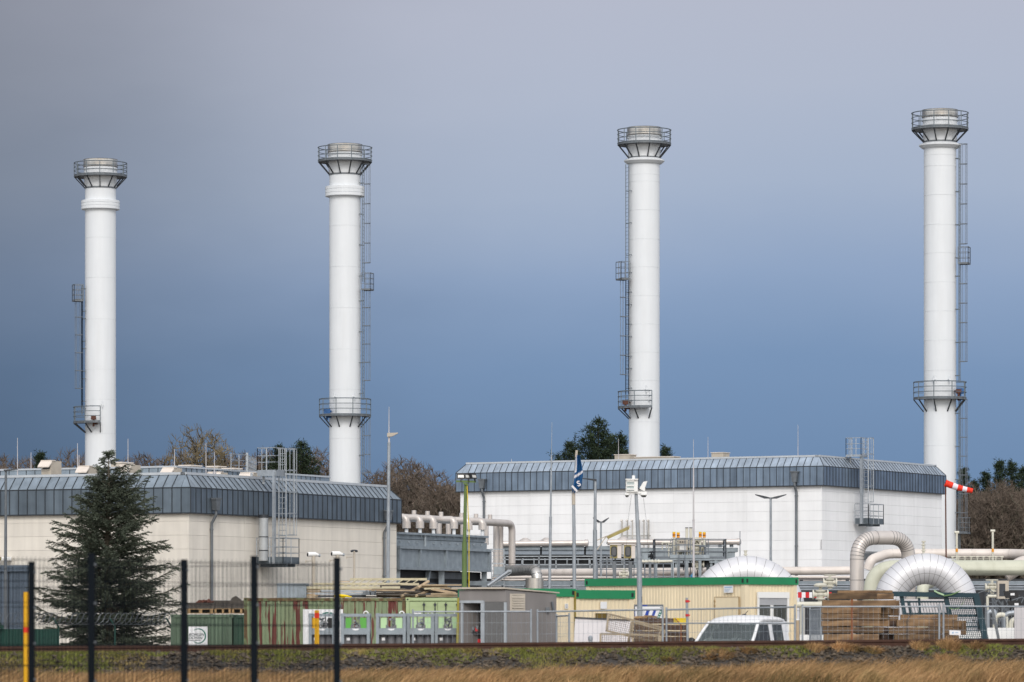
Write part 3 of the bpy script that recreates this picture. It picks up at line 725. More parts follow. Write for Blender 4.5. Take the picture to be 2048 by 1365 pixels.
# ------------------------------------------------------------------ chimneys
def chimney(px, Y, rpx, ycap, yrail, yfloor, ystrut, Rpx, low, lad, label, collar=None, flange=None, joints=(), gear=None):
    s = F / Y; c = V(((px - CX) / s, Y, 0)); z = lambda y: zp(y, Y); r = rpx / s; R = Rpx / s
    root = thing('chimney', label, 'chimney', c, 'tall white chimneys behind the halls')
    sh = MB(); prof = [(r, -0.2)]
    prof += [(r, z(ystrut)), (r + .05, z(ystrut) + .1), (r + .10, z(yfloor) - .1), (r + .10, z(ycap[1]))]
    sh.lathe(c, prof, 48); sh.mi = 1
    for jy in joints:
        zz = z(jy); sh.lathe(c, [(r - .01, zz - .032), (r + .012, zz - .028), (r + .012, zz + .028), (r - .01, zz + .032)], 48)
    sh.mi = 0
    for k in (.3, .7):
        zz = z(yfloor) + (z(ycap[1]) - z(yfloor)) * k
        sh.lathe(c, [(r + .10, zz - .05), (r + .16, zz - .04), (r + .16, zz + .04), (r + .10, zz + .05)], 48)
    for gy in (low['yr'] - 8,):
        for ga in low.get('nozzles', (-100, -60)):
            d = V((math.cos(math.radians(ga)), math.sin(math.radians(ga)), 0))
            sh.tube([c + d * r + Z * z(gy + 4), c + d * (r + .25) + Z * z(gy + 4)], .09, 6)
            sh.tube([c + d * (r + .2) + Z * z(gy + 10), c + d * (r + .2) + Z * z(gy - 3)], .05, 6)
    sh.build('shaft', [M['white'], M['weld']], root)
    cp = MB(); rc = r + .14
    zc0, zc1 = z(ycap[1]), z(ycap[0])
    cp.lathe(c, [(rc, zc0 - .06), (rc + .03, zc0), (rc + .03, zc0 + .05), (rc, zc0 + .06), (rc, zc1 - .04), (rc + .02, zc1), (rc - .12, zc1 + .02), (rc - .12, zc1 - 1.0), (.01, zc1 - 1.0)], 48)
    cp.build('cap', M['ss'], root)
    if collar:
        co_ = MB(); rk = collar[2] / s; z0, z1 = z(collar[1]), z(collar[0]); h = (z1 - z0) / 3
        pr = [(r, z0 - .05), (rk - .03, z0)]
        for k in range(3): pr += [(rk, z0 + h * k + .03), (rk, z0 + h * (k + 1) - .03), (rk - .035, z0 + h * (k + 1) - .02), (rk - .035, z0 + h * (k + 1))]
        pr += [(r, z1 + .05)]
        co_.lathe(c, pr, 48, smooth=False); co_.build('collar', M['white'], root)
    if flange:
        co_ = MB(); rk = flange[2] / s; z0, z1 = z(flange[1]), z(flange[0])
        co_.lathe(c, [(r, z0), (rk * .86, z0 + .02), (rk, z0 + (z1 - z0) * .45), (rk, z0 + (z1 - z0) * .62), (r, z1)], 48); co_.build('flange', M['white'], root)
    def platform(zf, R, h, zs, a0, a1, n, nm, rs):
        pf = MB(); full = a1 - a0 > 359
        A0, A1 = math.radians(a0), math.radians(a1)
        nn = n * 3
        pf.lathe(c, [(rs + .02, zf), (rs + .02, zf - .06), (R, zf - .06), (R, zf)], nn, False, A0, A1)
        pf.lathe(c, [(R, zf), (rs + .02, zf)], nn, False, A0, A1)
        pf.lathe(c, [(R + .015, zf - .09), (R + .03, zf - .09), (R + .03, zf + .11), (R + .015, zf + .11), (R + .015, zf - .09)], nn, False, A0, A1)
        pl = pf.build(nm, M['galvd'], root)
        rl = MB()
        for k in (.0, .36, .68, 1.0): rl.tube(ringpts(c, R + .02, zf + .05 + (h - .05) * k, A0, A1, nn)[:nn if full else None], .042 if k == 1 else .03, 5, closed=full)
        for i in range(n + (0 if full else 1)):
            a = A0 + (A1 - A0) * i / n; d = V((math.cos(a), math.sin(a), 0))
            rl.tube([c + d * (R + .02) + Z * (zf - .1), c + d * (R + .02) + Z * (zf + h)], .045, 4)
        if not full:
            for a in (A0, A1):
                d = V((math.cos(a), math.sin(a), 0))
                for k in (.36, .68, 1.0): rl.tube([c + d * (R + .02) + Z * (zf + h * k), c + d * (rs + .05) + Z * (zf + h * k)], .03, 4)
        rl.build('railing', M['balc'], pl)
        for i in range(n + (0 if full else 1)):
            a = A0 + (A1 - A0) * i / n; d = V((math.cos(a), math.sin(a), 0))
            stt = MB(); stt.bar(c + d * R + Z * (zf - .08), c + d * (rs + .02) + Z * zs, .085)
            stt.build('strut', M['dark'], pl)
        return pl
    up = platform(z(yfloor), R, z(yrail) - z(yfloor), z(ystrut), low.get('rot', 8), low.get('rot', 8) + 360, 12, 'top_platform', r)
    rb = MB(); rb.lathe(c, [(r, z(ystrut) - .06), (r + .05, z(ystrut) - .06), (r + .05, z(ystrut) + .06), (r, z(ystrut) + .06)], 48); rb.build('ring_band', M['galvd'], up)
    zl = z(low['yf'])
    lp = platform(zl, low['R'] / s, z(low['yr']) - zl, z(low['ys']), low['a0'], low['a1'], low['n'], 'lower_platform', r)
    if gear:
        for (ga, gy, m_, sz) in gear:
            g = MB(); d = V((math.cos(math.radians(ga)), math.sin(math.radians(ga)), 0)); q = c + d * (r + .45) + Z * z(gy)
            g.box(q, (sz, sz * .7, sz * .75)); g.tube([q - Z * .1, q - Z * .75], .1, 8); g.tube([q, q - d * .4], .08, 8); g.tube([q - Z * .5, q - Z * .5 + V((.35, -.1, 0))], .08, 6)
            g.build('sampling_unit', M[m_], lp)
    # ladder with safety cage
    d = V((math.cos(math.radians(lad['a'])), math.sin(math.radians(lad['a'])), 0)); sd_ = V((-d.y, d.x, 0))
    ld = MB(); cg = MB()
    for (y0, y1, cg_on) in lad['runs']:
        b = c + d * (r + .28)
        ladder(ld, b + Z * z(y0), b + Z * z(y1), sd_, .55, .016, .30, .06)
        for k in range(int((z(y1) - z(y0)) / 2.6) + 1):
            zz = z(y0) + .5 + 2.6 * k
            ld.bar(c + d * (r - .02) + sd_ * .25 + Z * zz, b + sd_ * .25 + Z * zz, .05); ld.bar(c + d * (r - .02) - sd_ * .25 + Z * zz, b - sd_ * .25 + Z * zz, .05)
        if cg_on: cage(cg, b + Z * (z(y0) + 1.6), b + Z * z(y1), d, sd_, lad.get('dep', .68), .72, 1.55, .05)
    L = ld.build('ladder', M['balc'], root)
    if cg.v: cg.build('safety_cage', M['cagem'], L)
    for (y0, y1) in lad.get('rests', ()):
        rp = MB(); b = c + d * (r + .25); zf = z(y1)
        rp.hexa(b - sd_ * .5 + Z * zf, d * .8, sd_ * 1.0, Z * .12)
        railing(rp, [b - sd_ * .5, b - sd_ * .5 + d * .8, b + sd_ * .5 + d * .8, b + sd_ * .5], zf, z(y0) - zf, .03, step=.5)
        rp.build('rest_platform', M['galvd'], root)
    return root
chimney(201, 370, 30.8, (320, 334), 327, 353, 377, 52, dict(yf=846, yr=815, ys=866, R=53.5, a0=172, a1=275, n=3, nozzles=(-78,), rot=4),
        dict(a=196, runs=((830, 571, False), (815, 600, True)), rests=((571, 604),), dep=.62), 'white chimney farthest left, with triple-banded collar and ladder on its left side',
        collar=(402, 420, 38.5), joints=(477, 557, 640, 740, 800, 868), gear=((-104, 838, 'brown', .42),))
chimney(690, 359, 31.3, (290, 305), 296, 323, 350, 53.5, dict(yf=832, yr=799, ys=855, R=51, a0=176, a1=366, n=5, nozzles=(-125, -55), rot=16),
        dict(a=-14, runs=((985, 835, True), (800, 580, True), (565, 330, True)), rests=((548, 582),), dep=.62), 'white chimney with triple-banded collar and caged ladder on its right side',
        collar=(374, 394, 39.5), joints=(453, 535, 617, 700, 780, 878), gear=((214, 824, 'blue', .55),))
chimney(1288.5, 347, 30.9, (256, 271), 261, 289, 317, 53, dict(yf=816, yr=784, ys=838, R=52, a0=168, a1=285, n=3, nozzles=(-85,), rot=10),
        dict(a=204, runs=((815, 524, False), (790, 558, True), (524, 330, False)), rests=((526, 562),), dep=.62), 'white chimney with a plate flange and short ladder cage on its left side',
        flange=(317, 329, 40.5), joints=(351, 365, 422, 480, 536, 593, 650, 706, 762, 845), gear=((205, 806, 'brown', .5),))
chimney(1880, 335, 32.2, (221, 235), 227, 259, 285, 56, dict(yf=798, yr=765, ys=824, R=52, a0=170, a1=372, n=5, nozzles=(-115, -65), rot=12),
        dict(a=-16, runs=((1105, 800, True), (765, 530, True), (530, 290, True)), rests=((496, 530), (1036, 1068)), dep=.62), 'white chimney farthest right, tallest, with plate flange and caged ladder',
        flange=(286, 298, 42), joints=(312, 334, 392, 451, 508, 566, 624, 682, 742, 892), gear=((-30, 784, 'blue', .55), (-38, 784, 'brown', .4)))
# ------------------------------------------------------------------ plant between the halls: coolers, pipes, arches
def pipe(name, pts, r, m, label, group=None, rad=None, n=16, seams=0.0, cat='pipe', bendn=9, seam_m=None, base=None, supports=()):
    pts = [V(p) for p in pts]
    path = bend(pts, rad, bendn) if rad else pts
    mb = MB(); mb.tube(path, r, n)
    mb.mi = 1
    if seams:
        d = 0.0; nxt = seams
        for a, b in zip(path, path[1:]):
            L = (b - a).length
            while d + L > nxt:
                q = a.lerp(b, (nxt - d) / L); t = (b - a).normalized() * .012
                mb.tube([q - t, q + t], r * 1.006 + .004, n); nxt += seams
            d += L
    for (q, zb) in supports:
        mb.mi = 2; q = V(q); mb.box((q.x, q.y, (q.z + zb) / 2 - r * .5), (.22, .22, q.z - zb - r)); mb.box((q.x, q.y, q.z - r - .05), (.5, .5, .1))
    o = mb.build(name, [m, seam_m or M['seam'], M['steel']], loc=base or (path[0].x, path[0].y, 0))
    return tag(o, label, cat, group)

# --- air cooler 1: galvanised box on legs beside the cream hall
CF = Frame((P(796, 0, 236).x, 236), LB.u, LB.v)
La_ = CF.hit_a(979); qe = CF.W(La_, 0, 0)
zb0, zb1, zb2 = 5.02, 6.18, 6.98
rt = thing('air_cooler', 'long grey galvanised air cooler box on legs between the two halls', 'air cooler', CF.W(0, 0, 0))
mb = MB()
mb.hexa(CF.W(0, 0, zb0), CF.U(La_), CF.Vv(6), Z * (zb1 - zb0)); mb.build('plenum', M['steel'], rt)
mb = MB()
mb.hexa(CF.W(-.05, .25, zb1), CF.U(La_ - .1), CF.Vv(5.5), Z * (zb2 - zb1))
mb.hexa(CF.W(-.1, .1, zb1 + .02), CF.U(La_ - .05), CF.Vv(5.8), Z * .42)
mb.hexa(CF.W(-.1, .12, zb2 - .32), CF.U(La_ - .15), CF.Vv(5.7), Z * .30)
mb.build('tube_bundle', M['steel'], rt)
mb = MB()
for t in (.0, .22, .50, .985):
    mb.bar(CF.W(La_ * t + .08, -.06, zb0 - .05), CF.W(La_ * t + .08, -.06, zb1 + .05), .22, .12, up=-CF.Vv())
mb.bar(CF.W(-.05, -.07, zb0), CF.W(La_ + .05, -.07, zb0), .18, .16); mb.bar(CF.W(-.05, -.07, zb1), CF.W(La_ + .05, -.07, zb1), .2, .16)
mb.bar(CF.W(.0, .02, zb2 - .02), CF.W(La_ - .2, .02, zb2 - .02), .14, .12)
mb.bar(CF.W(3.4, .05, zb1 + .1), CF.W(3.4, .05, zb2), .1, .1)
for i in range(22):
    q = CF.W(.4 + i * (La_ - .8) / 21, .06, zb2 - .14 if i % 2 else zb1 + .3); mb.box(q, (.07, .07, .07))
mb.build('frame', M['steel'], rt)
for a in (.3, La_ * .5, La_ - .3):
    for b in (.2, 5.8): mb = MB(); mb.bar(CF.W(a, b, 0), CF.W(a, b, zb0), .32, .32); mb.build('leg', M['steel'], rt)
mb = MB(); mb.bar(CF.W(2.2, .2, 0), CF.W(4.2, .2, zb0), .18); mb.build('brace', M['steel'], rt)
mb = MB(); mb.hexa(CF.W(.4, .5, 1.2), CF.U(La_ - .55), CF.Vv(5), Z * (zb0 - 1.3)); mb.mi = 1  # near-black box added to stand for the shade below the cooler
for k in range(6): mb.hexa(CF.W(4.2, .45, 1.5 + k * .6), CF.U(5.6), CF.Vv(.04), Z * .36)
mb.build('shade_box', [M['gloom'], M['galvd']], rt)
# --- manifold with six drop bends over the cooler
mz = zp(1039, 243)
MF = Frame((P(808, 0, 239.5).x, 239.5), LB.u, LB.v)
e0 = MF.W(-.4, 0, mz)
aE = MF.hit_a(1024)
e1 = MF.W(aE, 0, mz - .02)
pr = thing('pipe_manifold', 'warm silver header pipe with six drop bends above the air cooler', 'pipe manifold', MF.W(0, 0, 0))
path = bend([e0, e1, V((e1.x, e1.y, 1.5))], .5, 8)
mb = MB(); mb.tube(path, .21, 14); mb.mi = 1
for k in (.2, .45, .7): 
    q = e0.lerp(e1, k); mb.tube([q, q + (e1 - e0).normalized() * .02], .215, 14)
for zz in (3.0, 5.5): mb.tube([V((e1.x, e1.y, zz)), V((e1.x, e1.y, zz + .02))], .215, 14)
mb.build('header', [M['clad2'], M['seam']], pr)
for px, pyb in ((813, 1057), (840, 1057), (867, 1058), (908, 1058), (937, 1060), (965, 1060)):
    a = MF.hit_a(px, -.9); h = MF.W(a, 0, mz); f = MF.W(a, -.9, 0)
    zb_ = zp(pyb, f.y)
    mb = MB()
    mb.tube(bend([h, V((f.x, f.y, mz)), V((f.x, f.y, zb_))], .38, 7), .19, 14)
    mb.tube([V((f.x, f.y, zb_ + .38)), V((f.x, f.y, zb_))], .235, 14)
    mb.mi = 1; mb.tube([V((f.x, f.y, zb_)), V((f.x, f.y, zb2 - .05))], .10, 10); mb.tube([V((f.x, f.y, zb2 + .02)), V((f.x, f.y, zb2 - .05))], .2, 10)
    mb.build('drop_bend', [M['clad2'], M['white']], pr)
    mb = MB(); g = MF.W(MF.hit_a(px + 15, .0), 0, mz); mb.tube([g, g + Z * .44], .13, 10); mb.build('stub', M['clad2'], pr)
mb = MB()
for px in (878, 897, 926, 972):
    mb = MB(); a = MF.hit_a(px, 2.5); q = MF.W(a, 2.5, 0); mb.tube([V((q.x, q.y, zb2 - .3)), V((q.x, q.y, mz))], .16, 10); mb.build('riser', M['clad2'], pr)
for px in (992, 1001):
    mb = MB(); a = MF.hit_a(px, .6); q = MF.W(a, .6, 0); mb.tube([V((q.x, q.y, 2)), V((q.x, q.y, mz - .1))], .17, 12); mb.build('riser', M['clad2'], pr)
# access tower: ladder and small landing at the cooler's end
q0, q1 = P(983, 1160, 240), P(1008, 1160, 240)
tw = thing('access_ladder', 'grey ladder tower with cage at the end of the air cooler', 'ladder', (q0.x, 240, 0))
mb = MB(); 
for q in (q0, q1): 
    for dy in (0, .9): mb.tube([V((q.x, 240 + dy, 0)), V((q.x, 240 + dy, zp(1099, 240)))], .035, 4)
for k in range(14):
    zz = zp(1150, 240) + k * .11; 
    if k % 2 == 0: mb.tube([V((q0.x, 240, zz)), V((q0.x + .3, 240, zz))], .02, 4); mb.tube([V((q1.x - .3, 240, zz)), V((q1.x, 240, zz))], .02, 4)
mb.bar(V((q0.x - .1, 240, zp(1099, 240))), V((q1.x, 240, zp(1099, 240))), .06); mb.bar(V((q0.x, 240, zp(1128, 240))), V((q1.x, 240, zp(1128, 240))), .05)
mb.build('ladder_frame', M['galv'], tw)
mb = MB(); mb.box(((q0.x + q1.x) / 2 + .1, 240, zp(1142, 240)), (.62, .7, .45)); mb.box(((q0.x + q1.x) / 2 + .1, 240, zp(1153, 240)), (.8, .9, .08)); mb.build('landing', M['steel'], tw)
# elbow duct falling into a drum
p0, p1 = P(1012, 1140, 236), P(1074, 1140, 236)
p0.y = 241; p1.y = 236
pipe('duct_elbow', [p0, p1, V((p1.x, 236, 2.0))], .30, M['ss'], 'stainless elbow duct turning down into a wide drum beside the cooler', rad=.62, seams=.28, n=20, cat='duct')
mb = MB(); mb.lathe(V((P(1069, 0, 236).x, 236, 0)), [(.50, 0), (.50, zp(1157, 236)), (.46, zp(1157, 236) + .01), (.3, zp(1157, 236) + .02)], 28)
tag(mb.build('drum', M['ss'], loc=(P(1069, 0, 236).x, 236, 0)), 'wide stainless drum under the elbow duct, half hidden by the green roof edge', 'drum')
a, b = P(976, 1172, 222), P(1019, 1142, 222)
mb = MB(); mb.tube([a, b], .10, 6); mb.tube([a + V((.12, 0, -.02)), b + V((.12, 0, -.08))], .03, 5); mb.box(b, (.22, .2, .12))
tag(mb.build('slanted_lamp_arm', M['galv'], loc=(a.x, 222, 0)), 'long grey tubular lamp tilted upward in front of the elbow duct', 'lamp')

# --- air cooler bank 2 in front of the white hall
Yk = 272
def kbox(px0, px1, y0, y1, Y0, dep): 
    a, b = P(px0, y1, Y0), P(px1, y1, Y0); return (a, V((b.x - a.x, 0, 0)), V((0, dep, 0)), Z * ((y1 - y0) / F * Y0))
for (px0, px1, lab) in ((1004, 1080, 'left'), (1084, 1168, 'middle'), (1172, 1232, 'third')):
    r2 = thing('cooler_box', {'left': 'blue-grey cooler box directly right of the tall silver downpipe', 'middle': 'blue-grey cooler box between the two bare masts', 'third': 'blue-grey cooler box behind the street lamp and slanted lamp'}[lab], 'air cooler', P(px0, 1262, Yk), 'blue-grey cooler boxes in front of the white hall')
    mb = MB(); mb.hexa(*kbox(px0, px1, 1099, 1109.5, Yk, 3)); mb.build('lower_panel', mat('pale_blue_panel', (.25, .29, .335), .5, .3, var=.1) if lab == 'left' else bpy.data.materials['pale_blue_panel'], r2)
    mb = MB(); mb.hexa(*kbox(px0, px1 + .5, 1092.5, 1099, Yk - .08, 3.2)); mb.bar(P(px0, 1099, Yk - .1), P(px1, 1099, Yk - .1), .06); mb.build('upper_panel', M['steel'], r2)
    mb = MB(); mb.hexa(*kbox(px1, px1 + 4, 1094, 1109, Yk + .3, 1)); mb.build('gap_frame', M['dark'], r2)
r2 = thing('cooler_walkway', 'dark plenum with long grey railed walkway below the blue-grey cooler boxes', 'walkway', P(1000, 1262, Yk))
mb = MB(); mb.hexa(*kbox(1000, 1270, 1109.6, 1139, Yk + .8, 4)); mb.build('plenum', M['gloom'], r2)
mb = MB(); mb.hexa(*kbox(1000, 1270, 1110, 1113, Yk + .4, 1)); mb.hexa(*kbox(1000, 1270, 1130, 1137, Yk - .1, .5)); mb.build('beam', M['galvd'], r2)
mb = MB()
for y in (1113.5, 1119.5, 1130, 1138.5): mb.tube([P(1003, y, Yk - .6), P(1262, y - .8, Yk - .6)], .05, 4)
for px in range(1010, 1262, 34): mb.tube([P(px, 1139, Yk - .6), P(px, 1113 if (px // 34) % 2 else 1119, Yk - .6)], .05, 4)
for px in range(1024, 1262, 22): mb.tube([P(px, 1131, Yk + .2), P(px, 1117, Yk + .2)], .05, 4)
mb.build('railing', M['galv'], r2)
for px0, px1, y0, y1, lab in ((1003, 1173, 1088, 1086.5, 'beige header pipe with capped right end lying on the left cooler boxes'), (1215, 1478, 1085, 1084, 'beige header pipe ending in a round cap right of the valve platform')):
    mb = MB(); a, b = P(px0, y0, Yk - .2), P(px1, y1, Yk - .2); mb.tube([a, b], .19, 16)
    d = (b - a).normalized()
    mb.tube([b - d * .1, b + d * .08], .235, 16); mb.tube([b + d * .08, b + d * .14], [.235, .12], 16)
    for k in ((.28, .53) if px0 < 1100 else (.12,)):
        q = a.lerp(b, k) + Z * .12; mb.lathe(V((q.x, q.y + .3, q.z)), [(.42, 0), (.36, .10), (.15, .24), (.01, .26)], 14)
    mb.mi = 1
    for k in (.0, .48):
        q = a.lerp(b, k); mb.tube([q + Z * .22 + d * .05, q - d * .05 - Z * .1], .03, 5)
    tag(mb.build('header_pipe', [M['clad2'], M['dark']], loc=(a.x, a.y, 0)), lab, 'pipe', 'header pipes on the cooler boxes')
# right cooler with long beams
r3 = thing('cooler_bank', 'blue-grey steel cooler frame of deep beams behind the valve platform', 'cooler frame', P(1270, 1262, Yk))
mb = MB(); mb.hexa(*kbox(1268, 1476, 1096, 1104, Yk, 2.5)); mb.hexa(*kbox(1268, 1274, 1092, 1155, Yk - .1, .3)); mb.build('beam', M['steel'], r3)
mb = MB(); mb.hexa(*kbox(1276, 1470, 1104, 1126, Yk + .1, 2.2)); mb.build('side_panel', M['steel'], r3)
mb = MB()
for px in (1330, 1395, 1452): mb.hexa(*kbox(px, px + 3, 1104, 1126, Yk - .02, .2))
for px in (1415, 1440, 1463): q = P(px, 1095, Yk); mb.tube([q, q + Z * .25], .12, 10)
mb.build('stiffener', M['steel'], r3)
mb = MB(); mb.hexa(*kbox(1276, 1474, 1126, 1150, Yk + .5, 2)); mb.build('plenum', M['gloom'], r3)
mb = MB()
for px in (1280, 1350, 1420, 1470): mb = MB(); mb.hexa(*kbox(px, px + 5, 1126, 1312, Yk + .2, .3)); mb.build('leg', M['steel'], r3)

# --- valve platform: railings, legs, valves, beacons
Yv = 237
vp = thing('valve_platform', 'grey steel platform with railings and ladder around the valves and beacons', 'platform', P(1310, 1262, Yv))
a = P(1310, 1117, Yv); b = P(1452, 1117, Yv)
mb = MB(); mb.hexa(a + V((0, 0, -.12)), V((b.x - a.x, 0, 0)), V((0, 3, 0)), Z * .12); mb.hexa(P(1340, 1117, Yv - .05), V((2.2, 0, 0)), V((0, .1, 0)), Z * .2); mb.build('deck', M['steel'], vp)
mb = MB()
railing(mb, [(a.x, Yv), (b.x, Yv), (b.x, Yv + 3), (a.x, Yv + 3)], a.z, zp(1079, Yv) - a.z, .032, mids=(.36, .68), step=.95, toe=.12, closed=True)
railing(mb, [(P(1352, 0, Yv).x, Yv - .02), (P(1388, 0, Yv).x, Yv - .02)], a.z, zp(1077, Yv) - a.z, .032, step=.6, toe=0)
mb.build('railing', M['cagem'], vp)
mb = MB()
for px in (1312, 1345, 1357, 1374, 1400, 1432): mb = MB(); q = P(px, 0, Yv); mb.bar(V((q.x, Yv + .1, 0)), V((q.x, Yv + .1, a.z)), .16); mb.build('leg', M['steel'], vp)
for px in (1315, 1361, 1420): mb = MB(); q = P(px, 0, Yv); mb.bar(V((q.x, Yv + 2.8, 0)), V((q.x, Yv + 2.8, a.z)), .16); mb.build('leg', M['steel'], vp)
mb = MB(); q = P(1364, 1165, Yv - .2); ladder(mb, q, V((q.x, q.y, a.z + .2)), (1, 0, 0), .34, .02, .22, .05); mb.build('ladder', M['cagem'], vp)
lp2 = thing('pipe_walkway', 'low grey railed walkway with many posts left of the valve platform', 'walkway', P(1195, 1262, Yv - 6))
Yw = Yv - 6
mb = MB()
for (x0, x1, yt, yb, Y_) in ((1195, 1268, 1124, 1165, Yw), (1206, 1225, 1112, 1138, Yw + 2), (1268, 1310, 1126, 1160, Yw + 4), (1290, 1345, 1128, 1165, Yw + 1)):
    p, q = P(x0, yb, Y_), P(x1, yb, Y_)
    mb = MB(); railing(mb, [(p.x, Y_), (q.x, Y_)], p.z, zp(yt, Y_) - p.z, .034, mids=(.3, .62), step=.55, toe=0)
    mb.build('railing', M['cagem'], lp2)
mb = MB(); p, q = P(1195, 1166, Yw), P(1310, 1166, Yw); mb.hexa(p, V((q.x - p.x, 0, 0)), V((0, 2, 0)), Z * .1)
for px in (1228, 1262, 1300): t = P(px, 0, Yw); mb.bar(V((t.x, Yw, 0)), V((t.x, Yw, zp(1124, Yw))), .14)
mb.build('deck', M['galvd'], lp2)
def valve(px, py, Y, h, m='cream', label='', act=True, cat='valve', group='cream valves among the pipes'):
    q = P(px, py, Y); rt_ = thing('valve', label, cat, (q.x, q.y, q.z), group)
    mb = MB(); r = h * .16
    mb.lathe(q, [(r * .9, 0), (r * .9, h * .12), (r * 1.7, h * .12), (r * 1.7, h * .2), (r, h * .22), (r * 1.5, h * .38), (r, h * .52), (r * 1.7, h * .54), (r * 1.7, h * .62), (r * .6, h * .64), (r * .5, h * .8)], 14)
    mb.tube([q + V((-h * .42, 0, h * .38)), q + V((h * .42, 0, h * .38))], r * .8, 10); mb.tube([q + V((-h * .42, 0, h * .38)), q + V((-h * .34, 0, h * .38))], r * 1.6, 10); mb.tube([q + V((h * .34, 0, h * .38)), q + V((h * .42, 0, h * .38))], r * 1.6, 10)
    mb.build('valve_body', M[m], rt_)
    if act:
        mb = MB(); mb.lathe(q, [(r * .7, h * .78), (r * 2.2, h * .8), (r * 2.3, h * .88), (r * 1.5, h * .97), (.01, h)], 14); mb.build('actuator', M[m], rt_)
    else:
        mb = MB(); mb.tube(ringpts(q, r * 2.2, q.z + h * .82, 0, 2 * PI, 14)[:-1], r * .25, 5, closed=True); mb.bar(q + V((-r * 2.2, 0, h * .82)), q + V((r * 2.2, 0, h * .82)), r * .3); mb.build('handwheel', M[m], rt_)
    return rt_
valve(1360, 1110, Yv + 1, .95, label='cream valve with domed actuator under the left pair of beacons')
valve(1394, 1112, Yv + 1, 1.05, label='cream valve behind the slim white mast, right of the two white standpipes')
valve(1303, 1119, Yv + 2, .46, 'dark', label='black actuated valve left of the valve platform railing')
valve(1248, 1158, Yv - 12, .62, label='small cream handwheel valve just above the green office roof edge', act=False)
valve(1396, 1140, Yv + .4, .8, label='cream valve low between the legs of the valve platform', act=False)
valve(1408, 1134, Yv + .6, .7, 'dark', label='dark valve right under the valve platform deck')
mb = MB()
for px, yt, yb in ((1347, 1075, 1112), (1356, 1075, 1105), (1400, 1074, 1110), (1408, 1075, 1112)): pass
for i, (px, yt, lab) in enumerate(((1348, 1066, 'orange and yellow beacon, leftmost of the four on white standpipes'), (1356.5, 1067, 'orange beacon second from left, beside the platform railing corner'), (1400.5, 1066, 'yellow topped beacon just right of the slim white mast'), (1408.5, 1066.5, 'orange beacon, rightmost of the four on white standpipes'))):
    q = P(px, 1118, Yv + .8); zt_ = zp(yt, Yv + .8)
    rt_ = thing('beacon', lab, 'beacon', q, 'orange beacons over the valve platform')
    mb = MB(); mb.tube([q, V((q.x, q.y, zt_ - .25))], .07, 10); mb.build('standpipe', M['cream'], rt_)
    mb = MB(); mb.tube([V((q.x, q.y, zt_ - .25)), V((q.x, q.y, zt_))], .085, 12); mb.mi = 1; mb.tube([V((q.x, q.y, zt_ - .15)), V((q.x, q.y, zt_ - .10))], .09, 12); mb.mi = 2; mb.tube([V((q.x, q.y, zt_)), V((q.x, q.y, zt_ + .05))], .088, 12); mb.build('lamp', [M['orange'], M['brown'], M['byellow']], rt_)
for px, lab in ((1373.5, 'white standpipe, left of the two in the middle of the valve platform'), (1381.5, 'white standpipe, right of the two, next to the slim mast')):
    q = P(px, 1118, Yv + .9); mb = MB(); mb.tube([q, V((q.x, q.y, zp(1056, Yv)))], .075, 10); mb.mi = 1; mb.tube([V((q.x, q.y, zp(1056, Yv))), V((q.x, q.y, zp(1054.5, Yv)))], .09, 10)
    tag(mb.build('standpipe', [M['cream'], M['dark']], loc=q), lab, 'standpipe', 'white standpipes on the valve platform')
for px, lab in ((1231, 'tall cabinet with yellow-framed oval window, left of two, behind the lamp post'), (1259, 'tall cabinet with yellow-framed oval window, right of two, beside the camera mast')):
    Y_ = 238; a, b = P(px - 11, 1117, Y_), P(px + 11.5, 1117, Y_); zt_ = zp(1090.5, Y_)
    rt_ = thing('cabinet', lab, 'cabinet', (a.x, Y_, a.z), 'cabinets with oval windows')
    mb = MB(); mb.hexa(a, V((b.x - a.x, 0, 0)), V((0, .6, 0)), Z * (zt_ - a.z)); mb.hexa(a + V((-.02, -.06, zt_ - a.z)), V((b.x - a.x + .04, 0, 0)), V((0, .72, 0)), Z * .05); mb.build('cabinet_body', M['beige'], rt_)
    mb = MB(); mb.tube([a + V((.3, .3, 0)), V((a.x + .3, Y_ + .3, 0))], .045, 8); mb.build('stand', M['galvd'], rt_)
    cx, cz = P(px - 3, 0, Y_).x, zp(1103.5, Y_)
    def rr_(wx, wz, n=24): return [V((cx + wx * math.copysign(abs(math.cos(2 * PI * i / n)) ** .5, math.cos(2 * PI * i / n)), Y_ - .012, cz + wz * math.copysign(abs(math.sin(2 * PI * i / n)) ** .5, math.sin(2 * PI * i / n)))) for i in range(n)]
    mb = MB(); mb.hexa(a + V((.01, -.008, 0)), V((.40, 0, 0)), V((0, .01, 0)), Z * (zt_ - a.z)); mb.prism(rr_(.185, .31), (0, -.02, 0)); mb.build('window_frame', M['yframe'], rt_)
    mb = MB(); mb.prism([p + V((0, -.022, 0)) for p in rr_(.168, .29)], (0, -.012, 0)); mb.mi = 1; mb.prism([p + V((0, -.036, 0)) for p in rr_(.105, .225)], (0, -.012, 0)); mb.build('window', [M['dark'], M['sheddk']], rt_)
q = P(1357, 1104, Yv + .5); q1 = P(1374.5, 1104, Yv + .5)
rt_ = thing('instrument_cabinet', 'white instrument cabinet on the valve platform between the left beacons and the standpipes', 'cabinet', q)
mb = MB(); mb.hexa(q, V((q1.x - q.x, 0, 0)), V((0, .35, 0)), Z * .72); mb.build('case', M['vent'], rt_)
mb = MB(); mb.hexa(q + V((.06, -.012, .1)), V((q1.x - q.x - .12, 0, 0)), V((0, .012, 0)), Z * .3); mb.mi = 1
for k in range(3): mb.box(q + V((.1 + .13 * k, -.02, .55)), (.07, .03, .07))
mb.build('gauge_panel', [M['pvcw'], M['dark']], rt_)
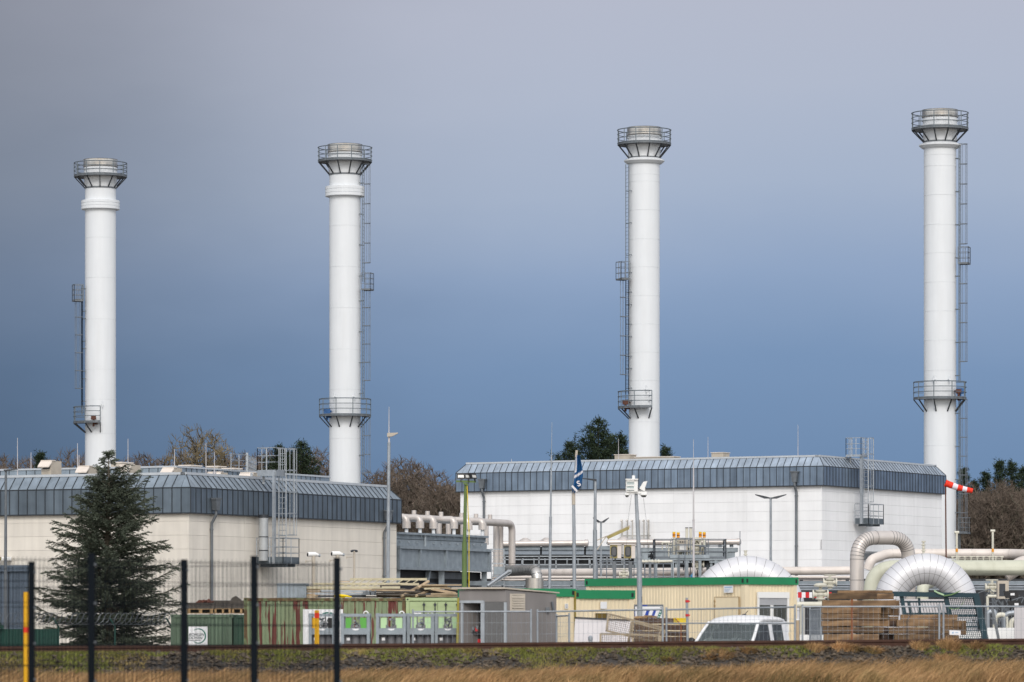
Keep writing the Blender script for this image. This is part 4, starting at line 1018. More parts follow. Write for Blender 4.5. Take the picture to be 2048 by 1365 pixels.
q = P(1282, 1124, Yv - 1); q1 = P(1345, 1123, Yv - 1); mb = MB(); mb.tube([q, q1], .07, 10)
for k in range(6): c_ = q.lerp(q1, .06 + .1 * k); mb.tube([c_ - V((.04, 0, 0)), c_ + V((.04, 0, 0))], .11, 10)
tag(mb.build('pipe', M['cream'], loc=q), 'short flanged cream pipe just right of the camera mast, under the black valve', 'pipe')
for i_ in range(11):
    px = 1338 + i_ * 7.2 + R_.uniform(-2, 2); yb_ = R_.uniform(1105, 1160); yt_ = R_.uniform(1080, 1098); Y_ = Yv + R_.uniform(.4, 2.4)
    a_ = P(px, yb_, Y_); b_ = P(px, yt_, Y_); c_ = b_ + V((R_.choice((-1, 1)) * R_.uniform(.2, .5), 0, 0))
    mb = MB(); mb.tube(bend([a_, b_, c_, c_ - Z * R_.uniform(.1, .5)], .08, 4), R_.uniform(.022, .045), 6); mb.box(a_.lerp(b_, .5), (.11, .1, .12)); mb.box(c_, (.09, .09, .09))
    tag(mb.build('pipe', M[R_.choice(('cagem', 'galvd', 'cream', 'dark'))], loc=a_), 'thin bent instrument pipe among the railings of the valve platform', 'pipe', 'thin instrument pipes of the valve platform')
q = P(1384, 1160, Yv - .3); mb = MB(); mb.tube([V((q.x, q.y, 0)), q + Z * .25, q + V((.1, 0, .42))], .06, 8); mb.tube(ringpts(q + V((0, -.08, 0)), .14, q.z + .2, 0, 2 * PI, 12)[:-1], .03, 5, closed=True)
tag(mb.build('blue_valve', mat('light_blue_paint', (.06, .24, .45), .5), loc=(q.x, q.y, 0)), 'light blue valve at the foot of the slim white mast', 'valve')
# --- pipe rack running across the picture
pipe('pipe', [P(1060, 1148, 250), P(1142, 1146, 246), P(1480, 1143, 240), P(1700, 1141.5, 240)], .235, M['beige'], 'long beige pipe running behind the masts and under the valve platform', seams=1.6, group='long pipes on the low rack', n=18, seam_m=M['clad2'])
pipe('pipe', [P(985, 1155, 244), P(1720, 1155, 238)], .085, M['beige'], 'thin cream pipe running just below the long beige pipe', group='long pipes on the low rack', n=10)
pipe('pipe', [P(985, 1160, 246), P(1720, 1162, 240)], .06, M['beige'], 'thinnest beige pipe, lowest on the rack in shade', group='long pipes on the low rack', n=8)
rk = thing('pipe_rack', 'dark low steel pipe rack running behind the green-roofed offices', 'pipe rack', P(1000, 1312, 243))
mb = MB()
for y, w_ in ((1167, .25), (1178, .2)): mb.bar(P(940, y, 244), P(2150, y, 232), .2, w_)
mb.build('beam', M['steel'], rk)
mb = MB()
for i in range(26):
    q = P(960 + i * 46, 1262, 245 - i * .45); mb.bar(V((q.x, q.y + .5, 0)), V((q.x, q.y + .5, zp(1160, q.y))), .18)
mb.build('post', M['dark'], rk)
mb = MB(); a = P(930, 1175, 252); b = P(2150, 1160, 252); mb.hexa(V((a.x, 252, 0)), V((b.x - a.x, 0, 0)), V((0, 3, 0)), Z * (zp(1158, 252))); mb.build('shade_wall', M['gloom'], rk)  # near-black block added as the deep shade behind and below the pipes
mb = MB()
for k in range(3): mb = MB(); mb.tube([P(1550, 1170 + 5 * k, 236), P(2140, 1170 + 5 * k, 228)], .05 + .02 * (k == 1), 8); mb.build('conduit', M['galv'], rk)
for k in range(2): mb = MB(); mb.tube([P(930, 1172 + 5 * k, 247), P(1180, 1173 + 5 * k, 246)], .05, 8); mb.build('conduit', M['galv'], rk)

# --- the big silver arches
def arch(px, pyc, Rpx, rpx, Y, label, a_lo=-.35, legs=True, seam_n=19, Rz=None, yaw=0.0):
    s = F / Y; c = P(px, pyc, Y); R = Rpx / s; r = rpx / s; Rz = (Rz or Rpx) / s
    ux = V((math.cos(yaw), math.sin(yaw), 0))
    def pt(a): return c + ux * (R * math.cos(a)) + Z * (Rz * math.sin(a))
    n = 48
    path = [pt(PI * i / n) for i in range(n + 1)]
    path = [V((path[0].x, path[0].y, 0))] + [V((path[0].x, path[0].y, c.z * .5))] + path + [V((path[-1].x, path[-1].y, c.z * .5)), V((path[-1].x, path[-1].y, 0))]
    mb = MB(); mb.tube(path, r, 28); mb.mi = 1
    for i in range(seam_n + 1):
        a = PI * i / seam_n; p = pt(a); t = (pt(a + .01) - pt(a - .01)).normalized() * .0075
        mb.tube([p - t, p + t], r + .004, 28)
    nr = V((-math.sin(yaw), math.cos(yaw), 0))
    seam_path = []
    for i in range(n + 1):
        a = PI * i / n; p = pt(a); inn = (c - p); inn.normalize()
        seam_path.append(p + inn * (r * .30) - nr * (r * .955))
    mb.tube(seam_path, .009, 4)
    return tag(mb.build('pipe_arch', [M['clad'], M['seamclad']], loc=(c.x, c.y, 0)), label, 'pipe', 'large silver pipe arches')
arch(1851, 1210, 72.5, 31, 205, 'large silver segmented pipe arch behind the teal frame and timber stacks', Rz=72)
arch(1493, 1222, 84, 33, 196, 'large silver pipe arch rising behind the green roof edge of the office', Rz=77, seam_n=18)
q = P(1847, 1106, 205); mb = MB(); 
mb.lathe(V((q.x, 205, q.z - .05)), [(.05, 0), (.05, .12), (.10, .12), (.10, .17), (.05, .18), (.08, .3), (.05, .38), (.10, .40), (.10, .46), (.05, .47), (.05, .54), (.10, .55), (.10, .62), (.01, .63)], 12)
tag(mb.build('vent_valve', M['cream'], loc=q), 'cream vent valve standing on top of the right silver arch', 'valve')
q = P(1491, 1113, 196); mb = MB(); mb.lathe(V((q.x, 196, q.z - .05)), [(.04, 0), (.04, .1), (.09, .1), (.09, .15), (.05, .16), (.06, .26), (.09, .27), (.09, .32), (.01, .33)], 12)
tag(mb.build('vent_valve', M['cream'], loc=q), 'small cream vent valve on top of the left silver arch', 'valve')
# U-bend pipe
Yu = 224
A = P(1714, 1262, Yu); A.z = 0
B = P(1714, 1076, Yu); Cc = P(1817, 1076, Yu + 1.5); D = V((Cc.x, Cc.y + 2.2, zp(1122, Yu + 3)))
pipe('expansion_loop', [A, B, Cc, V((Cc.x + .05, Cc.y + .3, .5))], .37, M['clad2'], 'upright silver expansion loop with squared bend beside the right arch', rad=1.15, seams=.0, n=22, bendn=12, cat='pipe')
lo = bpy.data.objects['expansion_loop']
mb = MB(); path = bend([A, B, Cc, V((Cc.x + .05, Cc.y + .3, .5))], 1.15, 12)
for i in list(range(3, 14)) + list(range(15, 26)):
    p = path[min(i - 2, len(path) - 2)]; t = (path[min(i - 1, len(path) - 1)] - p).normalized() * .01
    mb.tube([p - t, p + t], .376, 22)
for zz in (1.6, 2.9, 4.2): mb.tube([V((A.x, A.y, zz)), V((A.x, A.y, zz + .02))], .376, 22)
sm_ = mb.build('seam', M['seam'], lo)
# pale green pipes
pipe('green_pipe', [P(1742, 1262, 222) * 1, P(1742, 1136, 222), P(1905, 1136, 222), P(2150, 1136, 222)], .40, M['palegrn'], 'thick pale green pipe bending down behind the right silver arch, peeling paint', rad=[0, 1.3, 0, 0], n=22, group='thick pale green pipes')
pipe('green_pipe', [P(1845, 1262, 214), P(1845, 1170, 214), P(1900, 1150, 218)], .30, M['palegrn'], 'pale green bend seen through the right silver arch', rad=.5, n=18, group='thick pale green pipes')
# beige pipe with left elbow
pipe('pipe', [P(1735, 1140, 236), P(1742, 1120, 236), P(1775, 1107.5, 237), P(2020, 1108, 237), P(2160, 1112, 232)], .27, M['beige'], 'beige pipe crossing behind the right arch below the white hall corner', rad=1.0, n=18, group='upper beige pipes at the right', seams=2.2, seam_m=M['clad2'])
pipe('pipe', [P(2010, 1150, 224), P(2045, 1128, 224), P(2160, 1118, 224)], .42, M['beige'], 'fat beige pipe curving up at the right picture edge', rad=1.0, n=18, group='upper beige pipes at the right')
for px, yt, lab in ((1913.5, 1066, 'cream vent standpipe with orange band in front of the hall corner'), (1985.5, 1063, 'cream vent standpipe with orange band in front of the bare wood')):
    q = P(px, 1122, 226); zt_ = zp(yt, 226); mb = MB(); mb.tube([q, V((q.x, q.y, zt_))], .06, 10); mb.tube([V((q.x, q.y, zt_)) - V((.12, 0, -.02)), V((q.x, q.y, zt_)) + V((.12, 0, .02))], .075, 8); mb.mi = 1; zz = zp(1101, 226); mb.tube([V((q.x, q.y, zz - .09)), V((q.x, q.y, zz + .09))], .066, 10)
    tag(mb.build('vent_standpipe', [M['cream'], M['orange']], loc=q), lab, 'standpipe', 'vent standpipes behind the right arch')
mb = MB(); q0, q1 = P(1905, 1114, 225), P(2004, 1114, 225)
for dz in (0, -.12): mb.tube([q0 + Z * dz, q1 + Z * dz], .02, 6)
for k in range(9):
    q = q0.lerp(q1, k / 8); mb.tube([q + Z * .03, q - Z * .28], .03, 6); mb.box(q, (.16, .08, .07))
tag(mb.build('instrument_tubing', M['cream'], loc=q0), 'row of small cream instrument valves and tubing on the thick green pipe', 'tubing')
for px, yt, lab in ((1660, 1152, 'thin cream stem valve left of the expansion loop'), (1984, 1162, 'thin cream stem valve right of the right arch')):
    valve(px, yt + 26, 200, .78, label=lab, act=False)
valve(1641, 1204, 180, .8, label='large cream valve behind the temporary fence, left of the timber stack')
mb = MB(); a, b = P(1590, 1210, 178), P(1665, 1210, 178); mb.tube([a, b], .13, 12); mb.tube([a + V((.3, 0, 0)), V((a.x + .3, 178, 0))], .1, 10)
tag(mb.build('pipe', M['cream'], loc=(a.x, 178, 0)), 'short cream pipe at fence top height right of the office', 'pipe')
for i, (px, yy) in enumerate(((1600, 1195), (1612, 1195))): pass
bar_ = thing('barrier', 'red and white striped barrier board behind the office corner', 'barrier', P(1612, 1312, 182))
mb = MB(); a = P(1596, 1196, 182); 
for i in range(9): mb.mi = i % 2; mb.hexa(a + V((.16 * i, 0, 0)), V((.16, 0, 0)), V((0, .03, 0)), Z * .24)
mb.build('board', [M['redw'], M['swhite']], bar_)
mb = MB()
for t in (.1, 1.3): mb.bar(V((a.x + t, 182.06, 0)), V((a.x + t, 182.06, a.z + .24)), .06)
mb.build('leg', M['galvd'], bar_)
# instruments at the far right
rt_ = thing('instrument_box', 'beige box with dark oval window beside the right arch', 'instrument box', P(1995, 1222, 170))
mb = MB(); a = P(1995, 1198, 170); mb.hexa(a, V((.45, 0, 0)), V((0, .4, 0)), Z * .72); mb.build('case', M['vent'], rt_)
mb = MB(); mb.hexa(a + V((.07, -.012, .1)), V((.24, 0, 0)), V((0, .012, 0)), Z * .5); mb.build('window', M['dark'], rt_)
mb = MB(); mb.tube([V((a.x + .22, 170.2, 0)), a + V((.22, .2, 0))], .05, 8); mb.build('post', M['galvd'], rt_)
for px, py, lab in ((2022, 1189, 'black floodlight with white label beside the beige instrument box'), (2030, 1209, 'black floodlight low over the fence at the right edge')):
    q = P(px, py, 168); mb = MB(); mb.prism([q + V((-.28, 0, .12)), q + V((.2, 0, .15)), q + V((.34, 0, -.10)), q + V((-.18, 0, -.16))], (0, .3, 0)); mb.tube([q + V((0, .15, -.1)), V((q.x, q.y + .15, 0))], .04, 6); mb.mi = 1; mb.box(q + V((.06, -.01, 0)), (.16, .02, .09))
    tag(mb.build('floodlight', [M['black'], M['swhite']], loc=q), lab, 'floodlight', 'black floodlights at the right edge')
mb = MB(); a, b = P(1975, 1193, 172), P(2000, 1193, 172); mb.tube([a, b], .07, 8); mb.tube([a, V((a.x, 172, 0))], .06, 8)
tag(mb.build('pipe', M['cream'], loc=(a.x, 172, 0)), 'short cream pipe stub left of the beige instrument box', 'pipe')
for i in range(14):
    q = P(1972 + i * 5.4, 1200 + R_.uniform(-14, 30), 176 + R_.uniform(0, 3)); mb = MB(); mb.tube(bend([q, q + V((R_.uniform(-.3, .3), 0, .3)), q + V((R_.uniform(-.6, .6), 0, R_.uniform(-.3, .3))), q + V((R_.uniform(-.6, .6), 0, -.9))], .15, 4), R_.uniform(.015, .03), 5)
    tag(mb.build('hose', M['galvd'], loc=q), 'thin grey hose in the tangle behind the fence at the right edge', 'hose', 'tangle of grey hoses')

# ------------------------------------------------------------------ masts, lamps, flag, windsock
def mast_pts(px0, y0, px1, y1, Y): return P(px0, y0, Y), P(px1, y1, Y)
def mast_obj(name, label, Y, px, ytop, segs, m, cat='mast', group=None, pxt=None):
    b = P(px, 1262, Y); b.z = 0; mb = MB(); H = zp(ytop, Y); xt = P(pxt if pxt is not None else px, 0, Y).x
    for (k0, k1, r0, r1) in segs: 
        mb.tube([V((b.x + (xt - b.x) * k0, Y, H * k0)), V((b.x + (xt - b.x) * k1, Y, H * k1))], [r0, r1], 8)
        mb.tube([V((b.x + (xt - b.x) * k0, Y, H * k0)), V((b.x + (xt - b.x) * k0, Y, H * k0 + .06))], r0 * 1.5, 8)
    return tag(mb.build(name, m, loc=b), label, cat, group)
mast_obj('lightning_mast', 'slim grey mast with white rod tip, between floodlight mast and flagpole', 215, 1097, 845, ((0, .6, .085, .075), (.6, .86, .055, .04), (.86, 1, .018, .010)), M['galv'], 'lightning mast', 'slim lightning masts', pxt=1104)
mast_obj('lightning_mast', 'slim white mast right of the camera mast, standing in the valve platform', 230, 1387.5, 879, ((0, .63, .07, .06), (.63, .87, .05, .035), (.87, 1, .015, .010)), M['sheetw'], 'lightning mast', 'slim lightning masts', pxt=1387)
# lamp mast by the cream hall
Yl = 203
rt_ = thing('lamp_post', 'tall grey lamp post with wing-shaped head at the right end of the cream hall', 'lamp post', V((P(775.5, 0, Yl).x, Yl, 0)), 'street lamps in the plant')
b = rt_.location
mb = MB(); mb.tube([V(b), V((b.x, Yl, 3.5))], .105, 10); mb.tube([V((b.x, Yl, 3.5)), V((P(778, 0, Yl).x, Yl, zp(885, Yl)))], [.09, .075], 10); mb.build('pole', M['galv'], rt_)
t = V((P(778, 0, Yl).x, Yl, zp(870, Yl)))
mb = MB(); mb.tube([t - Z * .45, t + Z * .05], .05, 8); mb.tube([t, V((t.x, Yl, zp(814, Yl)))], [.025, .012], 6); mb.build('rod', M['sheetw'], rt_)
mb = MB(); mb.prism([t + V((-.08, -.16, .08)), t + V((.42, -.12, .10)), t + V((.44, -.12, .07)), t + V((.15, -.14, -.08)), t + V((-.08, -.16, -.10))], (0, .32, 0)); mb.build('lamp_head', M['vent'], rt_)
# lamp post at the far left
Yl = 196
rt_ = thing('lamp_post', 'grey lamp post at the left picture edge in front of the blue-grey gate', 'lamp post', V((P(11, 0, Yl).x, Yl, 0)), 'street lamps in the plant'); b = rt_.location
mb = MB(); mb.tube([V(b), V((b.x, Yl, 4))], .085, 10); mb.tube([V((b.x, Yl, 4)), V((b.x + .02, Yl, zp(941, Yl)))], [.075, .055], 10); mb.build('pole', M['galvd'], rt_)
t = V((b.x, Yl, zp(940, Yl))); mb = MB(); mb.prism([t + V((-.08, -.14, .0)), t + V((.55, -.12, .05)), t + V((.55, -.12, .02)), t + V((-.05, -.14, -.07))], (0, .28, 0)); mb.build('lamp_head', M['dark'], rt_)
# lamp with flat arm (1191)
Yl = 232
rt_ = thing('lamp_post', 'grey lamp post with flat dark arm pointing left, beside the flag', 'lamp post', V((P(1190, 0, Yl).x, Yl, 0)), 'street lamps in the plant'); b = rt_.location
mb = MB(); mb.tube([V(b), V((b.x, Yl, zp(1060, Yl)))], .115, 10); mb.tube([V((b.x, Yl, zp(1060, Yl))), V((b.x + .02, Yl, zp(962, Yl)))], [.09, .07], 10); mb.build('pole', M['galv'], rt_)
t = V((b.x + .02, Yl, zp(960, Yl))); mb = MB(); mb.prism([t + V((.06, -.15, .03)), t + V((-.75, -.13, .10)), t + V((-.75, -.13, .06)), t + V((.06, -.15, -.07))], (0, .3, 0)); mb.build('lamp_head', M['dark'], rt_)
mb = MB(); q = P(1194, 1081, Yl); e = P(1215, 1072, Yl); mb.bar(q, e, .05); mb.bar(P(1194, 1100, Yl), P(1212, 1074, Yl), .05); mb.bar(P(1213, 1075, Yl - .1), P(1260, 1053, Yl - .1), .16, .14); mb.mi = 1; mb.bar(P(1215, 1076, Yl - .22), P(1258, 1056, Yl - .22), .03, .16)
mb.build('tube_lamp', [M['vent'], M['yframe']], rt_)
# twin lamps
def twin(px, ytop, Y, wpx, label, ph=.06, dz=.18):
    rt_ = thing('twin_lamp', label, 'lamp post', V((P(px, 0, Y).x, Y, 0)), 'twin-headed lamps'); b = rt_.location; zt_ = zp(ytop, Y)
    mb = MB(); mb.tube([V(b), V((b.x, Y, zt_))], [ph, ph * .8], 8); mb.build('pole', M['galv'], rt_)
    w_ = wpx / F * Y
    for s in (-1, 1):
        mb = MB(); t = V((b.x, Y, zt_)); mb.prism([t + V((s * .05, -.12, -.02)), t + V((s * w_ * .35, -.14, .02 + dz * .2)), t + V((s * w_, -.12, dz)), t + V((s * w_, -.12, dz - .05)), t + V((s * w_ * .4, -.14, -.08)), t + V((s * .05, -.12, -.08))], (0, .26, 0)); mb.build('lamp_head', M['dark'], rt_)
twin(1541.5, 995, 250, 31, 'twin-headed lamp post in front of the white hall between the two rain pipes', .09)
twin(1202, 1043, 243, 16, 'small twin-headed lamp just right of the flat-armed lamp post', .07, .22)
mast_obj('lamp_post_small', 'very thin lamp pole with flat cap right of the cooler header pipe', 262, 1480, 1063, ((0, 1, .035, .03),), M['galv'], 'lamp post'); 
# floodlight mast
Yl = 168
rt_ = thing('floodlight_mast', 'green mast with three floodlights and hanging yellow cable', 'floodlight mast', V((P(929, 0, Yl).x, Yl, 0))); b = rt_.location
mb = MB(); mb.tube([V(b), V((b.x, Yl, zp(1085, Yl)))], .10, 10); mb.tube([V((b.x, Yl, zp(1085, Yl))), V((b.x + .05, Yl, zp(966, Yl)))], [.075, .06], 10); mb.build('pole', M['mgreen'], rt_)
t = V((b.x, Yl, zp(964, Yl))); mb = MB(); mb.bar(t + V((-.34, 0, .02)), t + V((.45, 0, 0)), .10, .07); mb.bar(t + V((-.05, -.1, -.05)), t + V((.15, -.1, -.14)), .06); mb.build('crossbar', M['mgreen'], rt_)
for i, (dx, ry) in enumerate(((-.14, 0), (.16, .25), (.38, .9))):
    fl = MB(); q = t + V((dx, -.05, .20)); ca, sa = math.cos(ry), math.sin(ry); ux = V((ca, sa, 0)); uy = V((-sa, ca, 0)); up_ = (Z * .95 + uy * .3)
    fl.hexa(q - ux * .16 - up_ * .09, ux * .32, uy * .12, up_ * .23)
    fl.bar(q - up_ * .08, q - up_ * .2, .04); fl.mi = 1; fl.hexa(q - ux * .115 - up_ * .04 - uy * .012, ux * .23, uy * .01, up_ * .11)
    fl.build('floodlight', [M['black'], M['lens']], rt_)
mb = MB(); cpts = [P(934, 968, Yl - .1), P(936, 1020, Yl - .1), P(938, 1060, Yl - .1), P(938, 1130, Yl - .1), P(938, 1195, Yl - .1)]; mb.tube(cpts, .018, 6); mb.build('cable', M['cable'], rt_)
# camera mast
Yl = 112; K = .86
rt_ = thing('camera_mast', 'leaning grey mast carrying a white camera housing, dish and dome cameras', 'camera mast', V((P(1281, 0, Yl).x, Yl, 0))); b = rt_.location
T = P(1272, 986, Yl)
mb = MB(); mb.tube([V(b), P(1278.5, 1120, Yl)], [.076, .07], 12); mb.tube([P(1278.5, 1120, Yl), T], [.06, .043], 12); mb.tube([P(1278.4, 1118, Yl), P(1278.3, 1113, Yl)], .078, 12); mb.build('pole', M['galv'], rt_)
mb = MB(); mb.tube([P(1282.5, 1205, Yl - .02), P(1281, 1120, Yl), P(1274, 1010, Yl + .05), P(1272.5, 988, Yl)], .03, 6); mb.build('cable', M['black'], rt_)
mb = MB(); c0 = P(1252, 984, Yl - .15); mb.hexa(c0, V((.36 * K, 0, 0)), V((0, .34 * K, 0)), Z * .39 * K); mb.hexa(c0 + V((-.01, -.05, .36 * K)), V((.38 * K, 0, 0)), V((0, .42 * K, 0)), Z * .03); q = P(1267, 958.5, Yl); mb.tube([q, q + Z * .11 * K], .04, 10); mb.mi = 1; mb.hexa(c0 + V((.02, -.012, .03)), V((.22 * K, 0, 0)), V((0, .01, 0)), Z * .30 * K); mb.mi = 0
for k in (.05, .15, .265): mb.hexa(c0 + V((.02, -.03, k)), V((.22 * K, 0, 0)), V((0, .02, 0)), Z * .035)
mb.build('housing', [M['pvcw'], mat('grey_glass', (.36, .42, .42), .2)], rt_)
mb = MB(); c0 = P(1251, 987.5, Yl - .1); mb.hexa(c0, V((.66 * K, 0, 0)), V((0, .12, 0)), Z * .05); mb.build('crossbar', M['pvcw'], rt_)
for px in (1254, 1285.5, 1289.5):
    q = P(px, 987.5, Yl - .05); mb = MB(); mb.lathe(q, [(.026, .026), (.073, .0), (.077, -.043), (.05, -.05)], 14); mb.mi = 1; mb.lathe(q, [(.05, -.043), (.043, -.078), (.01, -.10)], 12); mb.build('dome_camera', [M['pvcw'], M['black']], rt_)
mb = MB(); d0 = P(1279, 977, Yl - .1); mb.prism([d0 + V((a_ * K, 0, b_ * K)) for a_, b_ in ((0, 0), (.12, .20), (.24, .22), (.17, .02), (.17, -.10), (.05, -.04))], (0, .14, 0)); mb.build('horn_dish', M['pvcw'], rt_)
mb = MB()
mb.tube([P(1263, 990, Yl), P(1256, 1043, Yl + .4), P(1250, 1150, Yl + .8)], .004, 3); mb.tube([P(1286, 990, Yl), P(1292, 1036, Yl + .4), P(1300, 1150, Yl + .8)], .004, 3); mb.build('guy_wire', M['galvd'], rt_)
# security cameras on posts in front of the cream hall
for px, yt, yb, lab, big in ((627, 1110, 0, 'white tube camera on a grey post, left of two, before the cream wall', 1), (675, 1108.5, 0, 'white tube camera on a grey post, right of two, at the fence corner', 1), (708.5, 1102, 0, 'thin post with two small spotlights before the cream wall', 0)):
    Yc = 200; rt_ = thing('security_camera', lab, 'security camera', V((P(px, 0, Yc).x, Yc, 0)), 'cameras along the cream wall'); b = rt_.location; zt_ = zp(yt, Yc)
    mb = MB(); mb.tube([V(b), V((b.x, Yc, zt_))], .085 if big else .05, 10); mb.tube([V((b.x, Yc, zt_ - .28)), V((b.x - .38, Yc, zt_ - .30))], .02, 6); mb.box((b.x - .36, Yc, zt_ - .32), (.06, .06, .12)); mb.build('post', M['vent'], rt_)
    if big:
        mb = MB(); mb.tube([V((b.x - .26, Yc - .1, zt_ + .02)), V((b.x + .10, Yc + .05, zt_ + .02))], .11, 12); mb.tube([V((b.x + .10, Yc + .05, zt_ + .02)), V((b.x + .26, Yc + .1, zt_ - .03))], [.09, .06], 10); mb.box((b.x, Yc, zt_ - .1), (.1, .1, .14)); mb.mi = 1; mb.tube([V((b.x - .27, Yc - .105, zt_ + .0)), V((b.x - .262, Yc - .1, zt_ + .0))], .085, 12); mb.mi = 2; mb.tube([V((b.x + .24, Yc + .04, zt_ - .02)), V((b.x + .32, Yc + .06, zt_ - .05))], .07, 8)
        mb.build('camera_tube', [M['pvcw'], M['black'], M['galv']], rt_)
    else:
        mb = MB()
        for s in (-1, 1): mb.tube([V((b.x, Yc, zt_ + .02)), V((b.x + s * .13, Yc - .02, zt_ + .0))], .04, 6); mb.tube([V((b.x + s * .06, Yc - .05, zt_)), V((b.x + s * .14, Yc - .12, zt_ - .03))], .05, 8)
        mb.build('spotlights', M['dark'], rt_)
# flag
Yl = 150
rt_ = thing('flagpole', 'weathered white flagpole leaning slightly, carrying the limp blue flag', 'flagpole', V((P(1149, 0, Yl).x, Yl, 0))); b = rt_.location
mb = MB(); mb.tube([V(b), P(1149, 1200, Yl), P(1148, 1060, Yl), P(1147, 985, Yl), P(1153.5, 901, Yl)], [.075, .07, .06, .05, .032], 10); mb.build('pole', M['galv'], rt_)
mb = MB(); mb.tube([P(1147.2, 1010, Yl - .01), P(1147, 984, Yl - .01)], .062, 10); mb.tube([P(1152.3, 915, Yl), P(1153.5, 901, Yl)], .045, 10); mb.build('sleeve', M['vent'], rt_)
rows = [(911, 1152.5, 1159), (922, 1152, 1162), (932, 1151.5, 1164), (941, 1150.5, 1165.5), (947, 1149, 1166), (953, 1148.5, 1166), (960, 1148, 1164.5), (967, 1147, 1164), (974, 1145.5, 1162), (979, 1144.5, 1158), (984, 1144.5, 1152), (987, 1145, 1149)]
mb = MB(); nr_, nc_ = (len(rows) - 1) * 4 + 1, 13
def frow(i):
    j = min(i // 4, len(rows) - 2); t = i / 4 - j; return [rows[j][k] * (1 - t) + rows[j + 1][k] * t for k in range(3)]
def fpt(i, c, off=0.0):
    y, x0, x1 = frow(i); u = c / (nc_ - 1)
    return P(x0 + (x1 - x0) * u, y, Yl - .08 + .09 * math.sin(u * 9 + y * .03) * (.3 + u) + off)
vs = [fpt(i, c) for i in range(nr_) for c in range(nc_)]
for i in range(nr_ - 1):
    for c in range(nc_ - 1):
        y, x0, x1 = frow(i); u = (c + .5) / (nc_ - 1); px = x0 + (x1 - x0) * u
        ln = y - (953.5 - (px - 1148) * .42 - .012 * (px - 1148) ** 2)         # rising curved white stripe
        l2 = y - (973 + (px - 1144) * 1.1)
        w_ = (-2.6 < ln < 2.6) or (u < .14 and y < 945)
        mb.mi = 1 if w_ else 0
        k = i * nc_ + c; mb.f.append((k, k + 1, k + nc_ + 1, k + nc_)); mb.s.append(True); mb.m.append(mb.mi)
mb.v = [tuple(p) for p in vs]
fl = tag(mb.build('flag', [M['flagb'], M['flagw']], loc=P(1149, 985, Yl)), 'limp blue flag with curved white stripe and white lettering', 'flag')
text_mesh('S', .27, M['flagw'], 'lettering', P(1159.0, 972.5, Yl - .28), (1, 0, .35), (-.35, 0, 1), fl, bold=.006)
text_mesh('I', .34, M['flagw'], 'lettering', P(1153.4, 982.5, Yl - .26), (1, 0, .6), (-.8, 0, .9), fl, bold=.02)
# windsock
Yl = 216
rt_ = thing('windsock_pole', 'thin brown pole of the windsock in front of the white hall corner', 'pole', V((P(1894, 0, Yl).x, Yl, 0))); b = rt_.location
mb = MB(); mb.tube([V(b), V((P(1891, 0, Yl).x, Yl, zp(966, Yl)))], [.05, .035], 8); mb.build('pole', M['brown'], rt_)
mb = MB(); mb.tube([P(1891, 966, Yl), P(1892, 966, Yl - .18)], .015, 6); mb.tube(ringpts(P(1891, 966, Yl), .05, zp(966, Yl), 0, 2 * PI, 8)[:-1], .012, 4, closed=True); mb.build('swivel', M['dark'], rt_)
mb = MB(); p0, p1 = P(1890.5, 966.5, Yl), P(1945, 980.5, Yl); ax = (p1 - p0).normalized()
segs = [(0, .27, 0), (.27, .45, 1), (.45, .63, 0), (.63, .79, 1), (.79, 1.0, 0)]
def wr(u): return (.175 - .05 * u) * (1 + .05 * math.sin(u * 40))
for (u0, u1, m_) in segs:
    mb.mi = m_; k = 5
    for i in range(k):
        a, b2 = u0 + (u1 - u0) * i / k, u0 + (u1 - u0) * (i + 1) / k
        dz = lambda u: Z * (-.05 * math.sin(u * PI) - .04 * u * u)
        mb.tube([p0.lerp(p1, a) + dz(a), p0.lerp(p1, b2) + dz(b2)], [wr(a), wr(b2)], 14, cap=False)
mb.mi = 0; mb.tube([p1 - ax * .02 - Z * .04, p1 - Z * .04], [wr(1), wr(1) * .9], 14)
tag(mb.build('windsock', [M['sockr'], M['sockw']], loc=p0), 'red and white banded windsock blowing to the right', 'windsock')
